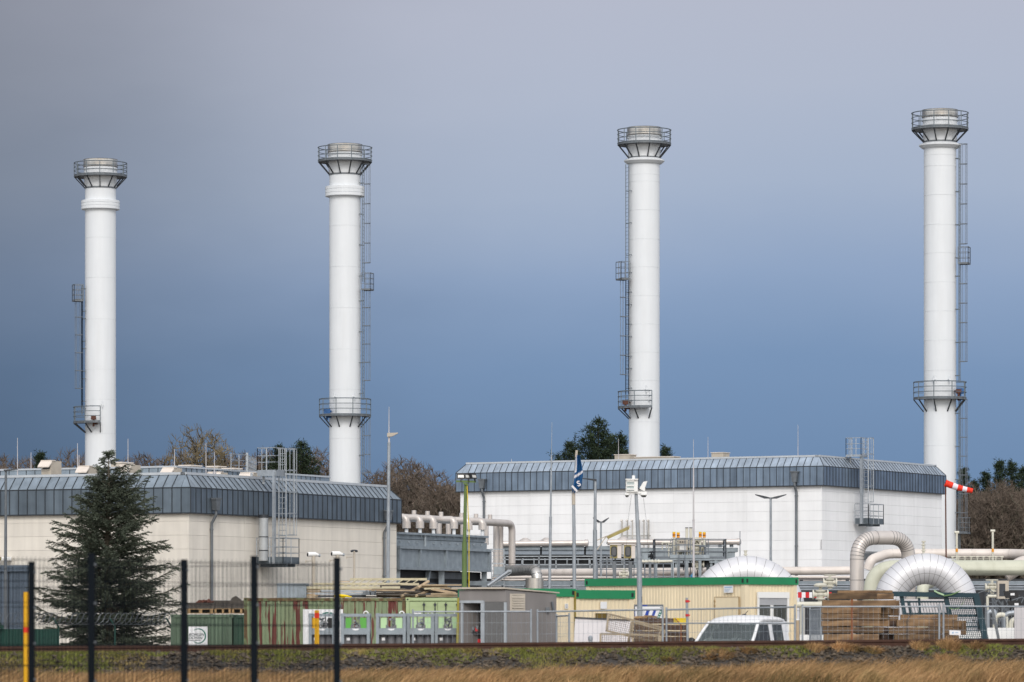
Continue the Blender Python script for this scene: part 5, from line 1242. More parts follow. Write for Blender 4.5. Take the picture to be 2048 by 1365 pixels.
# ------------------------------------------------------------------ yard: containers, offices, bundles, timber, car, fences
def corr(mb, o, d, n, L, H, dep=.036, pitch=.28, edge=.06):
    """corrugated sheet: from o along d (length L), height H, outward n"""
    o = V(o); d = V(d).normalized(); n = V(n).normalized()
    k = max(1, round(L / pitch)); p = L / k; prof = [(0, 0)]
    for i in range(k):
        x = i * p
        prof += [(x + p * .28, 0), (x + p * .42, -dep), (x + p * .86, -dep), (x + p, 0)]
    vs = []
    for x, y in prof: q = o + d * x + n * y; vs += [q, q + Z * H]
    mb.add(vs, [(2 * i, 2 * i + 2, 2 * i + 3, 2 * i + 1) for i in range(len(prof) - 1)])
def container(name, label, x0, x1, Y, dep, H, m, rim, front='corr', group=None):
    rt_ = thing(name, label, 'container', ((x0 + x1) / 2, Y, 0), group); L = x1 - x0
    mb = MB()
    if front == 'corr': corr(mb, (x0 + .1, Y + .02, .15), (1, 0, 0), (0, -1, 0), L - .2, H - .27)
    for xx, nx in ((x0 + .02, -1), (x1 - .02, 1)): corr(mb, (xx, Y + .1, .15), (0, 1, 0), (nx, 0, 0), dep - .2, H - .27)
    mb.hexa((x0 + .06, Y + .06, .1), (L - .12, 0, 0), (0, dep - .1, 0), Z * (H - .15))
    mb.build('wall', m, rt_)
    mb = MB()
    for xx in (x0, x1 - .12):
        mb.hexa((xx, Y - .004, 0), (.12, 0, 0), (0, .12, 0), Z * H)
        mb.hexa((xx - .012, Y - .02, H - .12), (.17, 0, 0), (0, .16, 0), Z * .13); mb.hexa((xx, Y + dep - .12, 0), (.12, 0, 0), (0, .12, 0), Z * H)
    for zz, hh in ((H - .11, .11), (.02, .14)):
        mb.hexa((x0 + .12, Y, zz), (L - .24, 0, 0), (0, .07, 0), Z * hh)
    for xx in (x0 + .004, x1 - .064): mb.hexa((xx, Y + .10, H - .108), (.06, 0, 0), (0, dep - .2, 0), Z * .1)
    mb.build('frame', rim, rt_)
    mb = MB()
    for xx in (x0 + .03, x1 - .10): mb.hexa((xx, Y - .026, H - .085), (.06, 0, 0), (0, .01, 0), Z * .05)
    mb.build('corner_hole', M['black'], rt_)
    return rt_
Yc = 155
xA, xB = P(488, 0, Yc).x, P(811, 0, Yc).x
rusty = container('shipping_container', 'green shipping container streaked with rust, lumber piled on its roof', xA, xB, Yc, 2.4, 2.74, M['rustgrn'], M['rustrim'], group='green shipping containers')
# door end of the neighbouring container
x0, x1 = P(812, 0, Yc).x, P(812, 0, Yc).x + 2.35
lg = container('shipping_container', 'light green container seen from its door end, beside the grey shed', x0, x1, Yc - .05, 6, 2.75, M['doorgrn'], M['doorgrn'], front=None, group='green shipping containers')
for i, (a, b) in enumerate(((.13, 1.14), (1.16, 2.22))):
    mb = MB(); mb.hexa((x0 + a, Yc - .07, .16), (b - a, 0, 0), (0, .06, 0), Z * 2.44)
    for zz in (.6, 1.15, 1.7, 2.18, 2.42): mb.hexa((x0 + a + .05, Yc - .078, zz), (b - a - .1, 0, 0), (0, .01, 0), Z * .02)
    d_ = mb.build('door', M['doorgrn'], lg)
    mb = MB()
    for t in ((.42, .82) if i == 0 else (.18, .58)):
        xx = x0 + a + t * (b - a) + .1; mb.tube([V((xx, Yc - .11, .2)), V((xx, Yc - .11, 2.58))], .02, 6)
        for zz in (.4, 1.4, 1.95, 2.5): mb.box((xx, Yc - .10, zz), (.10, .05, .06))
    mb.build('lock_bar', M['dark'], d_)
mb = MB(); mb.hexa((x0 + .25, Yc - .086, 2.12), (.3, 0, 0), (0, .01, 0), Z * .12); mb.build('sign', M['swhite'], lg)
Yg = 166
xa, xb = P(342, 0, Yg).x, P(464, 0, Yg).x
sg = container('storage_container', 'small mid-green storage container with round logo sign, crates on top', xa, xb, Yg, 5.5, 2.18, M['contgrn'], M['contgrn'], group='low green storage containers')
container('storage_container', 'dark green storage container squeezed behind the rusty container', P(466, 0, Yg).x, P(545, 0, Yg).x, Yg + .3, 5.5, 2.17, M['contdk'], M['contdk'], group='low green storage containers')
def logo_sign(cx, Y, z0, z1, w_, label, full=True, ring=None):
    rt_ = thing('logo_sign', label, 'sign', (cx, Y, z0), 'round logo signs on the containers')
    mb = MB(); mb.hexa((cx - w_ / 2, Y, z0), (w_, 0, 0), (0, .03, 0), Z * (z1 - z0)); mb.build('board', M['swhite'], rt_)
    rx, rz, r = ring
    mb = MB()
    n = 40; a0, a1 = math.radians(-132), math.radians(128)
    pr = []
    for i in range(n):
        p, q = a0 + (a1 - a0) * i / n, a0 + (a1 - a0) * (i + 1) / n
        wi = lambda a: r * (.13 * (1 - abs((a - (a0 + a1) / 2) / (a1 - a0)) ** 2 * 2.2) + .03)
        f = lambda a, k: V((rx + (r - wi(a) * k) * math.cos(a), Y - .004, rz + (r - wi(a) * k) * math.sin(a)))
        mb.add([f(p, 0), f(q, 0), f(q, 1), f(p, 1)], [(0, 1, 2, 3)])
    mb.build('emblem', M['sgrn'], rt_)
    if full:
        text_mesh('BOHLEN', r * .52, M['sdark'], 'lettering', (rx - r * .28, Y - .006, rz + r * .02), (1, 0, 0), Z, rt_, shear=.25, bold=.002, extrude=.001)
        text_mesh('DOYEN', r * .52, M['sdark'], 'lettering', (rx - r * .42, Y - .006, rz - r * .42), (1, 0, 0), Z, rt_, shear=.25, bold=.002, extrude=.001)
        mb = MB(); mb.hexa((rx - r * 1.3, Y - .005, rz - r * .62), (r * 1.6, 0, 0), (0, .004, 0), Z * r * .07); mb.build('underline', M['sdark'], rt_)
    return rt_
Ys = Yg - .06
logo_sign(P(396, 0, Ys).x, Ys, zp(1291.5, Ys), zp(1253.5, Ys), 38 / F * Ys, 'white square sign with open green ring, on the small green container', True, (P(397, 0, Ys).x, zp(1272.5, Ys), 15.2 / F * Ys))
Ys = Yc - .08
logo_sign(P(646, 0, Ys).x, Ys, zp(1300, Ys), zp(1219, Ys), 80 / F * Ys, 'large white sign with green ring on the rusty container, half hidden by bottle racks', True, (P(656, 0, Ys).x, zp(1248, Ys), 23.5 / F * Ys))
# pallet collars with scrap on the small container
def pallet_box(px0, px1, y0, y1, ypal, Y, label):
    a, b = P(px0, ypal, Y), P(px1, ypal, Y); w_ = b.x - a.x
    rt_ = thing('crate', label, 'crate', a, 'wooden collar crates on the green container')
    zc0, zc1, zpb = zp(y1, Y), zp(y0, Y), zp(ypal, Y)
    mb = MB()
    n = 2; h = (zc1 - zc0) / n
    for k in range(n):
        mb.hexa((a.x, Y, zc0 + k * h + .004), (w_, 0, 0), (0, .03, 0), Z * (h - .012)); mb.hexa((a.x, Y + 1.1, zc0 + k * h), (w_, 0, 0), (0, .03, 0), Z * (h - .012))
        for xx in (a.x + .002, b.x - .032): mb.hexa((xx, Y + .03, zc0 + k * h), (.03, 0, 0), (0, 1.07, 0), Z * (h - .012))
    for xx in (a.x - .01, b.x - .04): mb.hexa((xx, Y - .012, zc0 + .01), (.05, 0, 0), (0, .012, 0), Z * (zc1 - zc0 - .03))
    mb.build('side_boards', M['greywood'], rt_)
    mb = MB(); mb.hexa((a.x, Y, zc0 - .025), (w_, 0, 0), (0, 1.1, 0), Z * .022); mb.hexa((a.x, Y, zpb), (w_, 0, 0), (0, .1, 0), Z * .022)
    for t in (.02, .46, .86): mb.hexa((a.x + w_ * t, Y + .01, zpb + .022), (w_ * .12, 0, 0), (0, .12, 0), Z * (zc0 - zpb - .047)); mb.hexa((a.x + w_ * t, Y + .9, zpb + .022), (w_ * .12, 0, 0), (0, .12, 0), Z * (zc0 - zpb - .047))
    mb.build('pallet', M['paletw'], rt_)
    mb = MB(); mb.hexa((a.x + .03, Y + .5, zpb + .024), (w_ - .06, 0, 0), (0, .12, 0), Z * (zc0 - zpb - .052)); mb.build('dark_infill', M['greywood'], rt_)  # dark board added so the pallet's gaps carry their shade as colour
    return rt_
pallet_box(373, 427, 1205.5, 1218, 1227.5, Yg + .4, 'grey wooden crate on a pale pallet, left one on the small green container')
pallet_box(428, 462, 1201, 1217.5, 1227.5, Yg + .45, 'taller grey wooden crate, middle one on the green containers')
pallet_box(463, 500, 1201, 1217.5, 1227.5, Yg + .5, 'grey wooden crate at right, partly behind the rusty container')
mb = MB()
for i in range(16):
    q = P(397 + R_.uniform(0, 26), 1204 - R_.uniform(-2, 2), Yg + R_.uniform(.5, .9)); mb.tube([q, q + V((R_.uniform(-.15, .15), .1, R_.uniform(-.02, .05))), q + V((R_.uniform(-.2, .2), .2, -.1))], .045, 6)
tag(mb.build('scrap', mat('reddish_scrap', (.12, .045, .03), .85, var=.3, island=.4), loc=P(410, 1206, Yg + .6)), 'reddish brown scrap heaped in the left grey crate', 'scrap')
mb = MB(); q = P(461, 1201, Yg + .7); mb.prism([q, q + V((.06, 0, .10)), q + V((.20, 0, .17)), q + V((.40, 0, .02)), q + V((.36, 0, -.02))], (0, .5, 0))
tag(mb.build('slab', M['greywood'], loc=q), 'tilted dark slab lying across the two right crates', 'slab')
# lumber, ladders and trays on the rusty container
Yt = Yc + .35
zt_ = 2.745
def lying_ladder(xa, xb, yb, yf, label, Yb, Yf, skew):
    a0, a1 = P(xa, yf, Yf), P(xb, yf, Yf); b0, b1 = P(xa + 16, yb, Yb), P(xb + 16, yb, Yb)
    mb = MB()
    mb.bar(a0, a1, .035, .085); mb.bar(b0, b1, .035, .085)
    n = int((a1 - a0).length / .26)
    for i in range(1, n):
        t = i / n; mb.tube([a0.lerp(a1, t), b0.lerp(b1, t) + V((skew, 0, 0))], .019, 6)
    return tag(mb.build('ladder', M['ladderw'], loc=a0), label, 'ladder', 'wooden ladders lying on the rusty container')
lying_ladder(684, 838, 1159, 1169, 'pale wooden ladder lying topmost on the pile, reaching farthest right', Yt + .9, Yt + .55, 0)
lying_ladder(610, 800, 1168.5, 1175.5, 'yellowed wooden ladder lying below the topmost one', Yt + .5, Yt + .1, .02)
def plank(p, q, w_, h, m='lumber', label='pale plank in the jumble on the rusty container', cat='plank', group='planks and beams piled on the rusty container'):
    mb = MB(); mb.bar(p, q, w_, h); return tag(mb.build('plank', M[m], loc=p), label, cat, group)
PL = 'weathered plank lying in the jumble on the rusty container roof'
mb = MB(); a = P(554, 1196, Yt - .15); tw_ = P(613, 0, Yt).x - a.x
mb.hexa(a, (tw_, 0, 0), (0, .04, 0), Z * .48); mb.hexa(a + V((0, .04, 0)), (.04, 0, 0), (0, 1.2, 0), Z * .48); mb.hexa(a + V((tw_ - .04, .04, 0)), (.04, 0, 0), (0, 1.2, 0), Z * .48); mb.hexa(a + V((0, .04, 0)), (tw_, 0, 0), (0, 1.2, 0), Z * .03); mb.hexa(a + V((-.03, -.03, .48)), (tw_ + .06, 0, 0), (0, .06, 0), Z * .04); mb.hexa(a + V((-.03, 1.2, .3)), (tw_ + .06, 0, 0), (0, .06, 0), Z * .24)
tag(mb.build('steel_tray', M['steel'], loc=a), 'open blue-grey steel tray at the left end of the lumber pile', 'tray')
items = [(640, 1183, 842, 1184, .2, .05, 'greywood'), (680, 1188.5, 850, 1190, .2, .06, 'greywood'), (700, 1194, 800, 1194.5, .2, .05, 'greywood'), (735, 1178, 846, 1180, .2, .05, 'greywood'), (812, 1186, 905, 1184.5, .3, .05, 'greywood'), (840, 1190, 908, 1191, .3, .05, 'greywood'), (557, 1180, 640, 1180, .10, .05, 'lumber'), (568, 1178, 810, 1179.5, .12, .07, 'ladderw'), (610, 1184, 765, 1182, .12, .06, 'lumber'), (700, 1181, 830, 1182.5, .12, .08, 'lumber'),
         (566, 1194.5, 642, 1194.5, .16, .05, 'lumber'), (604, 1190, 640, 1191, .2, .07, 'lumber'), (753, 1193, 905, 1193.5, .12, .08, 'lumber'), (742, 1188, 838, 1186.5, .15, .07, 'greywood'), (845, 1170.5, 923, 1170.5, .14, .04, 'lumber'),
         (840, 1174, 895, 1173, .2, .09, 'lumber'), (848, 1178, 900, 1176, .2, .06, 'ladderw'), (838, 1182, 868, 1180, .2, .09, 'greywood'), (862, 1188.5, 915, 1188, .18, .06, 'lumber'), (852, 1192.5, 915, 1192.5, .22, .05, 'lumber'), (868, 1178, 912, 1186, .05, .05, 'lumber'), (862, 1179, 902, 1187, .05, .05, 'lumber'), (856, 1180, 890, 1188, .05, .05, 'greywood'), (880, 1176, 918, 1180, .05, .05, 'lumber'), (664, 1164, 700, 1163.5, .1, .03, 'lumber'), (760, 1173, 800, 1172, .1, .1, 'greywood')]
for i, (xa_, ya_, xb_, yb_, w_, h_, m_) in enumerate(items):
    dy = R_.uniform(.0, .5)
    plank(P(xa_, ya_, Yt + dy), P(xb_, yb_, Yt + dy + R_.uniform(-.1, .1)), w_, h_, m_, PL)
for (xa_, ya_, xb_, yb_, lab) in ((803, 1193, 841, 1172, 'pale pole slanting up across the pile on the rusty container'), (836, 1176, 857, 1163.5, 'short pale pole slanting up at the top of the pile'), (832, 1192, 862, 1181, 'grey-brown pole slanting low over the light green container')):
    mb = MB(); mb.tube([P(xa_, ya_, Yt - .1), P(xb_, yb_, Yt + .5)], .055, 8); tag(mb.build('pole', M['lumber'], loc=P(xa_, ya_, Yt)), lab, 'pole', 'slanting poles in the lumber pile')
for (xa_, ya_, xb_, yb_, lab) in ((642, 1182, 738, 1183, 'bright aluminium profile, upper one in the lumber pile'), (630, 1188, 735, 1188, 'dull aluminium profile below the bright one'), (636, 1193, 732, 1192.5, 'dark grey metal bar lying lowest in the pile')):
    mb = MB(); mb.bar(P(xa_, ya_, Yt - .1), P(xb_, yb_, Yt), .12, .07); tag(mb.build('metal_bar', M['galv'] if ya_ < 1190 else M['dark'], loc=P(xa_, ya_, Yt)), lab, 'bar', 'metal bars in the lumber pile')
mb = MB(); 
for px in (729, 737, 747): q = P(px, 1187, Yt - .2); mb.box(q, (.13, .2, .13), R_.uniform(-.4, .4)); mb.tube([q, q + V((.1, 0, .1))], .03, 6)
tag(mb.build('clamp', M['galvd'], loc=P(738, 1190, Yt)), 'dark metal clamps at the end of the aluminium profiles', 'clamp')
mb = MB(); mb.tube([P(676, 1191, Yt - .25), P(690, 1192, Yt - .28), P(703, 1194.5, Yt - .25)], [.05, .045, .02], 6); mb.tube([P(668, 1193.5, Yt - .2), P(690, 1194.5, Yt - .25)], .035, 6)
tag(mb.build('yellow_strap', M['byellow'], loc=P(690, 1194, Yt)), 'yellow strap lying at the front of the lumber pile', 'strap')

# --- gas bottle racks
def bottle_rack(px0, px1, Y, m, label, ytop=1228, var=0):
    s = F / Y; x0, x1 = P(px0, 0, Y).x, P(px1, 0, Y).x; w_ = x1 - x0; zt = zp(ytop, Y); zb = zp(1265.5, Y); dep = .95
    rt_ = thing('bottle_rack', label, 'bottle rack', ((x0 + x1) / 2, Y, 0), 'steel racks of gas bottles')
    mb = MB(); b = .075
    for xx in (x0, x1 - b):
        for yy in (Y, Y + dep): mb.hexa((xx, yy, 0), (b, 0, 0), (0, b, 0), Z * (zt - .07))
    for yy in (Y - .003, Y + dep + .003):
        mb.hexa((x0 - .01, yy, zt - .07), (w_ + .02, 0, 0), (0, b, 0), Z * .07)
        mb.hexa((x0 + b, yy, zb - .05), (w_ - 2 * b, 0, 0), (0, b, 0), Z * .10); mb.hexa((x0 + b, yy, .05), (w_ - 2 * b, 0, 0), (0, b, 0), Z * .12)
    for xx in (x0 + .003, x1 - b - .003):
        for zz in (zt - .068, zb - .05, .05): mb.hexa((xx, Y + b, zz), (b, 0, 0), (0, dep - b, 0), Z * .08)
    mb.hexa((x0 + b, Y + .02, zb + .05), (w_ - 2 * b, 0, 0), (0, .02, 0), Z * .06)
    mb.build('frame', M['steel'], rt_)
    for t0, t1, mm in (((.16, .38, m), (.64, .90, m)) if var == 0 else ((.12, .32, m), (.72, .9, 'black'))):
        mb = MB(); mb.hexa((x0 + w_ * t0, Y + .03, zb + .10), (w_ * (t1 - t0), 0, 0), (0, .012, 0), Z * (zt - zb - .20)); mb.build('panel', M[mm], rt_)
    mb = MB()
    for t in (.10, .38, .64, .90): mb.hexa((x0 + w_ * t - .012, Y + .028, zb + .05), (.024, 0, 0), (0, .03, 0), Z * (zt - zb - .12))
    q0 = V((x0 + w_ * .51, Y + .022, zb + .05)); mb.prism([q0 + V((-.13 * w_ / .73, 0, 0)), q0 + V((.13 * w_ / .73, 0, 0)), q0 + V((.13 * w_ / .73, 0, .15)), q0 + V((0, 0, .06)), q0 + V((-.13 * w_ / .73, 0, .15))], (0, .012, 0)); mb.build('valve_plate', M['cyl'], rt_)
    mb = MB(); q0 = V((x0 + w_ * .51, Y + .012, zb + .065)); mb.prism([q0 + V((.085 * math.cos(PI + PI * i / 10), 0, .03 + .045 * math.sin(PI + PI * i / 10))) for i in range(11)], (0, .006, 0)); mb.build('label', M['swhite'], rt_)
    mb = MB()
    for k in range(7):
        q = V((x0 + w_ * R_.uniform(.40, .62), Y + .15 + R_.uniform(0, .3), zb + R_.uniform(.12, .36))); mb.tube(bend([q, q + V((.08, .05, R_.uniform(-.08, .08))), q + V((.04, .12, -.12))], .03, 3), .016, 5); mb.box(q, (.05, .04, .05))
    mb.build('manifold', M['galv'], rt_)
    for i in range(3):
        for j in range(2):
            cx, cy = x0 + w_ * (.22 + .28 * i), Y + .24 + .46 * j
            mb = MB(); mb.lathe(V((cx, cy, 0)), [(.115, .1), (.115, zb - .12), (.09, zb - .04), (.05, zb + .02), (.03, zb + .05), (.03, zb + .12), (.001, zb + .12)], 16); mb.build('gas_bottle', M['cyl'], rt_)
    mb = MB(); mb.hexa((x0 + w_ * .19, Y + .11, zb - .20), (.08, 0, 0), (0, .006, 0), Z * .07); mb.build('bottle_label', M['swhite'], rt_)
    mb = MB(); mb.tube([V((x1 - .10 + .055 * math.cos(PI * i / 8), Y + .1, zt + .005 + .055 * math.sin(PI * i / 8))) for i in range(9)], .016, 6); mb.build('lifting_eye', M['pvcw'], rt_)
    return rt_
Yb = 107
bottle_rack(617.5, 670, Yb, 'yellow', 'gas bottle rack with orange panel behind the yellow marker post', var=1)
bottle_rack(682, 739.5, Yb - .2, 'bgreen', 'gas bottle rack with bright green panels, right of the last mesh fence post')
bottle_rack(752, 811.5, Yb - .2, 'lgreen', 'gas bottle rack with pale green panels, in the middle of the racks')
bottle_rack(813.5, 868, Yb, 'lgreen', 'gas bottle rack with pale green panels behind the fence panel end post')
bottle_rack(869.5, 921, Yb + .05, 'lgreen', 'gas bottle rack with pale green panels, rightmost, next to the grey shed')
mb = MB(); mb.tube([P(914.5, 1300, 106), P(916.5, 1196, 106)], .03, 8); tag(mb.build('yellow_pole', mat('olive_yellow', (.30, .26, .04), .6), loc=P(914.5, 1300, 106)), 'thin olive-yellow pole at the left corner of the grey shed', 'pole')

# --- grey shed
SF = Frame((P(1012, 0, 106).x, 106), (-1, .05), (.72, .69))
La2 = SF.hit_a(918); Lb2 = SF.hit_b(1113)
zs = 2.56; zbk = 2.47
sh = thing('shed', 'small warm-grey shed with open doorway, louvre and sloping roof', 'shed', SF.W(0, 0, 0))
mb = MB(); t_ = .06
a_d0, a_d1 = SF.hit_a(966.5), SF.hit_a(925)
zl = zp(1204, 106)
mb.hexa(SF.W(0, 0, zl), SF.U(La2), SF.Vv(t_), Z * (zs - zl))
mb.hexa(SF.W(a_d1, 0, 0), SF.U(La2 - a_d1), SF.Vv(t_), Z * zl)
nlen = Lb2
mb.prism([SF.W(.002, t_, 0), SF.W(.002, nlen, 0), SF.W(.002, nlen, zbk), SF.W(.002, t_, zs)], SF.U(.06))
mb.hexa(SF.W(La2 - .06, t_, 0), SF.U(.06), SF.Vv(nlen - t_), Z * zbk); mb.hexa(SF.W(0.062, nlen - .06, 0), SF.U(La2 - .13), SF.Vv(.06), Z * zbk)
mb.build('wall', M['shed'], sh)
mb = MB(); mb.hexa(SF.W(.03, .01, 0), SF.U(a_d0 - .06), SF.Vv(t_), Z * (zl - .002)); mb.build('front_panel', M['sheddk'], sh)
mb = MB(); mb.prism([SF.W(-.05, -.12, zs + .03), SF.W(-.05, nlen + .04, zbk + .02), SF.W(-.05, nlen + .04, zbk + .05), SF.W(-.05, -.12, zs + .07)], SF.U(La2 + .15)); mb.build('roof', M['vent'], sh)
mb = MB()
for aa, w_ in ((-.02, .06), (a_d0 - .02, .07), (a_d1 - .02, .05), (a_d0 * .94, .03)): mb.hexa(SF.W(aa, -.02, 0), SF.U(w_), SF.Vv(.03), Z * (zl - .01))
mb.hexa(SF.W(a_d0 - .03, -.03, zl - .03), SF.U(a_d1 - a_d0 + .1), SF.Vv(.04), Z * .06)
mb.build('door_frame', M['galv'], sh)
mb = MB(); mb.hexa(SF.W(.1, .55, .02), SF.U(La2 - .2), SF.Vv(.03), Z * 2.2)  # near-black back board and shelves, the shed's inner shade put into their colour
for zz in (.8, 1.2, 1.5): mb.hexa(SF.W(.1, .3, zz), SF.U(La2 - .2), SF.Vv(.25), Z * .03)
mb.mi = 1
for i in range(7): mb.box(SF.W(a_d0 + .1 + .06 * i, .4, 1.28 + .30 * (i % 3 == 0) + .06 * R_.random()), (.06, .08, .09))
mb.mi = 2
for i in range(5): mb.box(SF.W(a_d0 + .13 + .1 * i, .38, 1.60 + .05 * R_.random()), (.05, .06, .09))
mb.build('shelving', [M['gloom'], M['redw'], M['galvd']], sh)
mb = MB(); b0_, b1_ = SF.hit_b(1020), SF.hit_b(1048)
q0 = SF.W(-.03, b0_, zp(1222, 106.4)); hh = zp(1188, 106.4) - zp(1222, 106.4)
mb.hexa(q0, SF.U(.03), SF.Vv(b1_ - b0_), Z * .05); mb.hexa(q0 + Z * (hh - .05), SF.U(.03), SF.Vv(b1_ - b0_), Z * .05); mb.hexa(q0 + Z * .05, SF.U(.03), SF.Vv(.04), Z * (hh - .1)); mb.hexa(q0 + SF.Vv(b1_ - b0_ - .04) + Z * .05, SF.U(.03), SF.Vv(.04), Z * (hh - .1))
for k in range(5):
    zz = q0.z + .06 + k * (hh - .12) / 5
    mb.prism([SF.W(-.05, b0_ + .04, zz), SF.W(-.05, b0_ + .04, zz + .035), SF.W(-.002, b0_ + .04, zz + .075), SF.W(-.002, b0_ + .04, zz + .06)], SF.Vv(b1_ - b0_ - .08))
mb.mi = 1; mb.hexa(SF.W(-.004, b0_ + .03, q0.z + .03), SF.U(.003), SF.Vv(b1_ - b0_ - .06), Z * (hh - .06))
mb.build('louvre', [M['vent'], M['black']], sh)
mb = MB(); q = SF.W(-.04, SF.hit_b(1092), zp(1220, 107)); mb.box(q, (.1, .1, .12)); mb.tube([SF.W(-.05, SF.hit_b(1103), zp(1222, 107)), SF.W(-.05, SF.hit_b(1100), zp(1204, 107))], .03, 6); mb.build('socket', M['galvd'], sh)

# --- cream site offices with green roof frames
def office(fr, La, Lb, H, bh, label, name='site_office'):
    rt_ = thing(name, label, 'site office', fr.W(0, 0, 0), 'cream site offices with green roof frames')
    mb = MB()
    corr(mb, fr.W(.15, 0.02, .1), fr.U(), -fr.Vv(), La - .3, H - bh - .1, .014, .125); corr(mb, fr.W(.02, .15, .1), fr.Vv(), -fr.U(), Lb - .3, H - bh - .1, .014, .125)
    mb.hexa(fr.W(.05, .05, .05), fr.U(La - .1), fr.Vv(Lb - .1), Z * (H - .1))
    for a, b in ((0, 0), (La - .15, 0), (0, Lb - .15), (La - .15, Lb - .15)): mb.hexa(fr.W(a, b, 0), fr.U(.15), fr.Vv(.15), Z * (H - bh))
    mb.build('wall', M['officew'], rt_)
    mb = MB()
    mb.hexa(fr.W(-.03, -.03, H - bh), fr.U(La + .06), fr.Vv(Lb + .06), Z * bh)
    mb.build('roof_frame', M['green'], rt_)
    mb = MB()
    for a in (.03, La - .10): mb.hexa(fr.W(a, -.036, H - bh + .05), fr.U(.07), fr.Vv(.005), Z * .11)
    mb.hexa(fr.W(-.036, .03, H - bh + .05), fr.U(.005), fr.Vv(.06), Z * .11); mb.hexa(fr.W(-.036, Lb - .09, H - bh + .05), fr.U(.005), fr.Vv(.06), Z * .11)
    mb.build('corner_hole', M['black'], rt_)
    return rt_
O1 = Frame((P(1490, 0, 120).x, 120), (-.66, .75), (.75, .66))
L1a = O1.hit_a(1172); L1b = O1.hit_b(1594)
H1 = 1.55 + 108 * 120 / F
of1 = office(O1, L1a, L1b, H1, .215, 'large cream site office with green roof frame behind the white car')
def facerect(mb, fr, face, px0, px1, y0, y1, out, th):
    if face == 'a': 
        a0, a1 = fr.hit_a(px0), fr.hit_a(px1); Ym = fr.W((a0 + a1) / 2, 0, 0).y
        mb.hexa(fr.W(min(a0, a1), -out, zp(y1, Ym)), fr.U(abs(a1 - a0)), fr.Vv(th), Z * (zp(y0, Ym) - zp(y1, Ym)))
    else:
        b0, b1 = fr.hit_b(px0), fr.hit_b(px1); Ym = fr.W(0, (b0 + b1) / 2, 0).y
        mb.hexa(fr.W(-out, min(b0, b1), zp(y1, Ym)), fr.Vv(abs(b1 - b0)), fr.U(th), Z * (zp(y0, Ym) - zp(y1, Ym)))
mb = MB(); facerect(mb, O1, 'b', 1513.5, 1576, 1184.5, 1196.5, .06, .06)
for a, b in ((1513.5, 1516.5), (1572.5, 1576), (1539, 1544.5)): facerect(mb, O1, 'b', a, b, 1196.5 if a != 1539 else 1211, 1262, .05, .045)
facerect(mb, O1, 'b', 1513.5, 1576, 1262, 1266, .05, .045)
wf = mb.build('window', M['pvcw'], of1)
mb = MB(); facerect(mb, O1, 'b', 1516.5, 1539, 1210, 1262, .02, .01); facerect(mb, O1, 'b', 1544.5, 1572.5, 1210, 1262, .02, .01); mb.build('pane', M['wglass'], wf)
mb = MB()
for k in range(6): facerect(mb, O1, 'b', 1516.6, 1572.4, 1196.6 + k * 2.4, 1198.6 + k * 2.4, .035, .012)
mb.build('shutter', M['shutter'], wf)
mb = MB(); facerect(mb, O1, 'a', 1431, 1479, 1195, 1262, .022, .02); mb.mi = 1
facerect(mb, O1, 'a', 1430, 1480, 1194, 1195, .03, .02); facerect(mb, O1, 'a', 1478.3, 1479.4, 1195, 1262, .03, .02); facerect(mb, O1, 'a', 1430.2, 1431, 1195, 1262, .03, .02)
for y in (1201, 1210): facerect(mb, O1, 'a', 1430, 1432, y, y + 4, .05, .03)
mb.build('door', [M['officew'], mat('brown_trim', (.36, .25, .12), .6)], of1)
sgn = MB(); facerect(sgn, O1, 'a', 1449.5, 1467.5, 1172, 1186, .04, .02); lb_ = sgn.build('sign', M['swhite'], of1)
mb = MB(); facerect(mb, O1, 'a', 1451, 1466, 1173.5, 1176.3, .046, .004)
for k in range(3): facerect(mb, O1, 'a', 1451.5, 1463 - k * 2, 1178.5 + k * 2, 1179.3 + k * 2, .046, .004)
mb.build('sign_lines', mat('pale_print', (.35, .47, .62), .5), lb_)
mb = MB(); q = O1.onR(1413, 1257, .0); mb.bar(q + V((-.05, -.05, 0)), q + V((.08, -.05, 0)), .015); mb.bar(q + V((.01, -.05, 0)), q + V((.01, -.05, .05)), .015); mb.build('tap', M['dark'], of1)
O2 = Frame((P(1020, 0, 113.6).x, 113.6), (.82, .57), (-.57, .82))
aE2 = O2.hit_a(1267.5); aM = O2.hit_a(1150)
H2 = 2.68
of2 = office(O2, aM - .02, 2.4, H2, .215, 'low cream site office behind the grey shed, green roof edge seen left of the flagpole')
O2b = Frame(O2.W(aM, 0, 0), O2.u, O2.v)
of3 = office(O2b, aE2 - aM, 2.4, H2 - .03, .235, 'low cream site office with brown-curtained window, right of the flagpole foot')
mb = MB(); facerect(mb, O2b, 'a', 1200, 1212.5, 1204, 1218, .03, .02); mb.build('sign', M['swhite'], of3)
mb = MB(); facerect(mb, O2b, 'a', 1190, 1217, 1225, 1227, .04, .03); wf = mb.build('window', M['officew'], of3)
mb = MB(); facerect(mb, O2b, 'a', 1191, 1216, 1227, 1245, .02, .01); mb.build('pane', mat('brown_curtain', (.13, .085, .015), .7, streak=.3), wf)
mb = MB(); facerect(mb, O2, 'a', 1129, 1135, 1208, 1217.5, .03, .02); mb.mi = 1
for k in range(3): facerect(mb, O2, 'a', 1130, 1134, 1209.5 + 2.6 * k, 1210.6 + 2.6 * k, .034, .005)
mb.build('sign', [M['swhite'], M['galvd']], of2)
mb = MB(); facerect(mb, O2, 'a', 1147.5, 1150, 1183, 1290, .05, .04); mb.build('post_trim', mat('brown_yellow_trim', (.25, .19, .03), .6), of2)

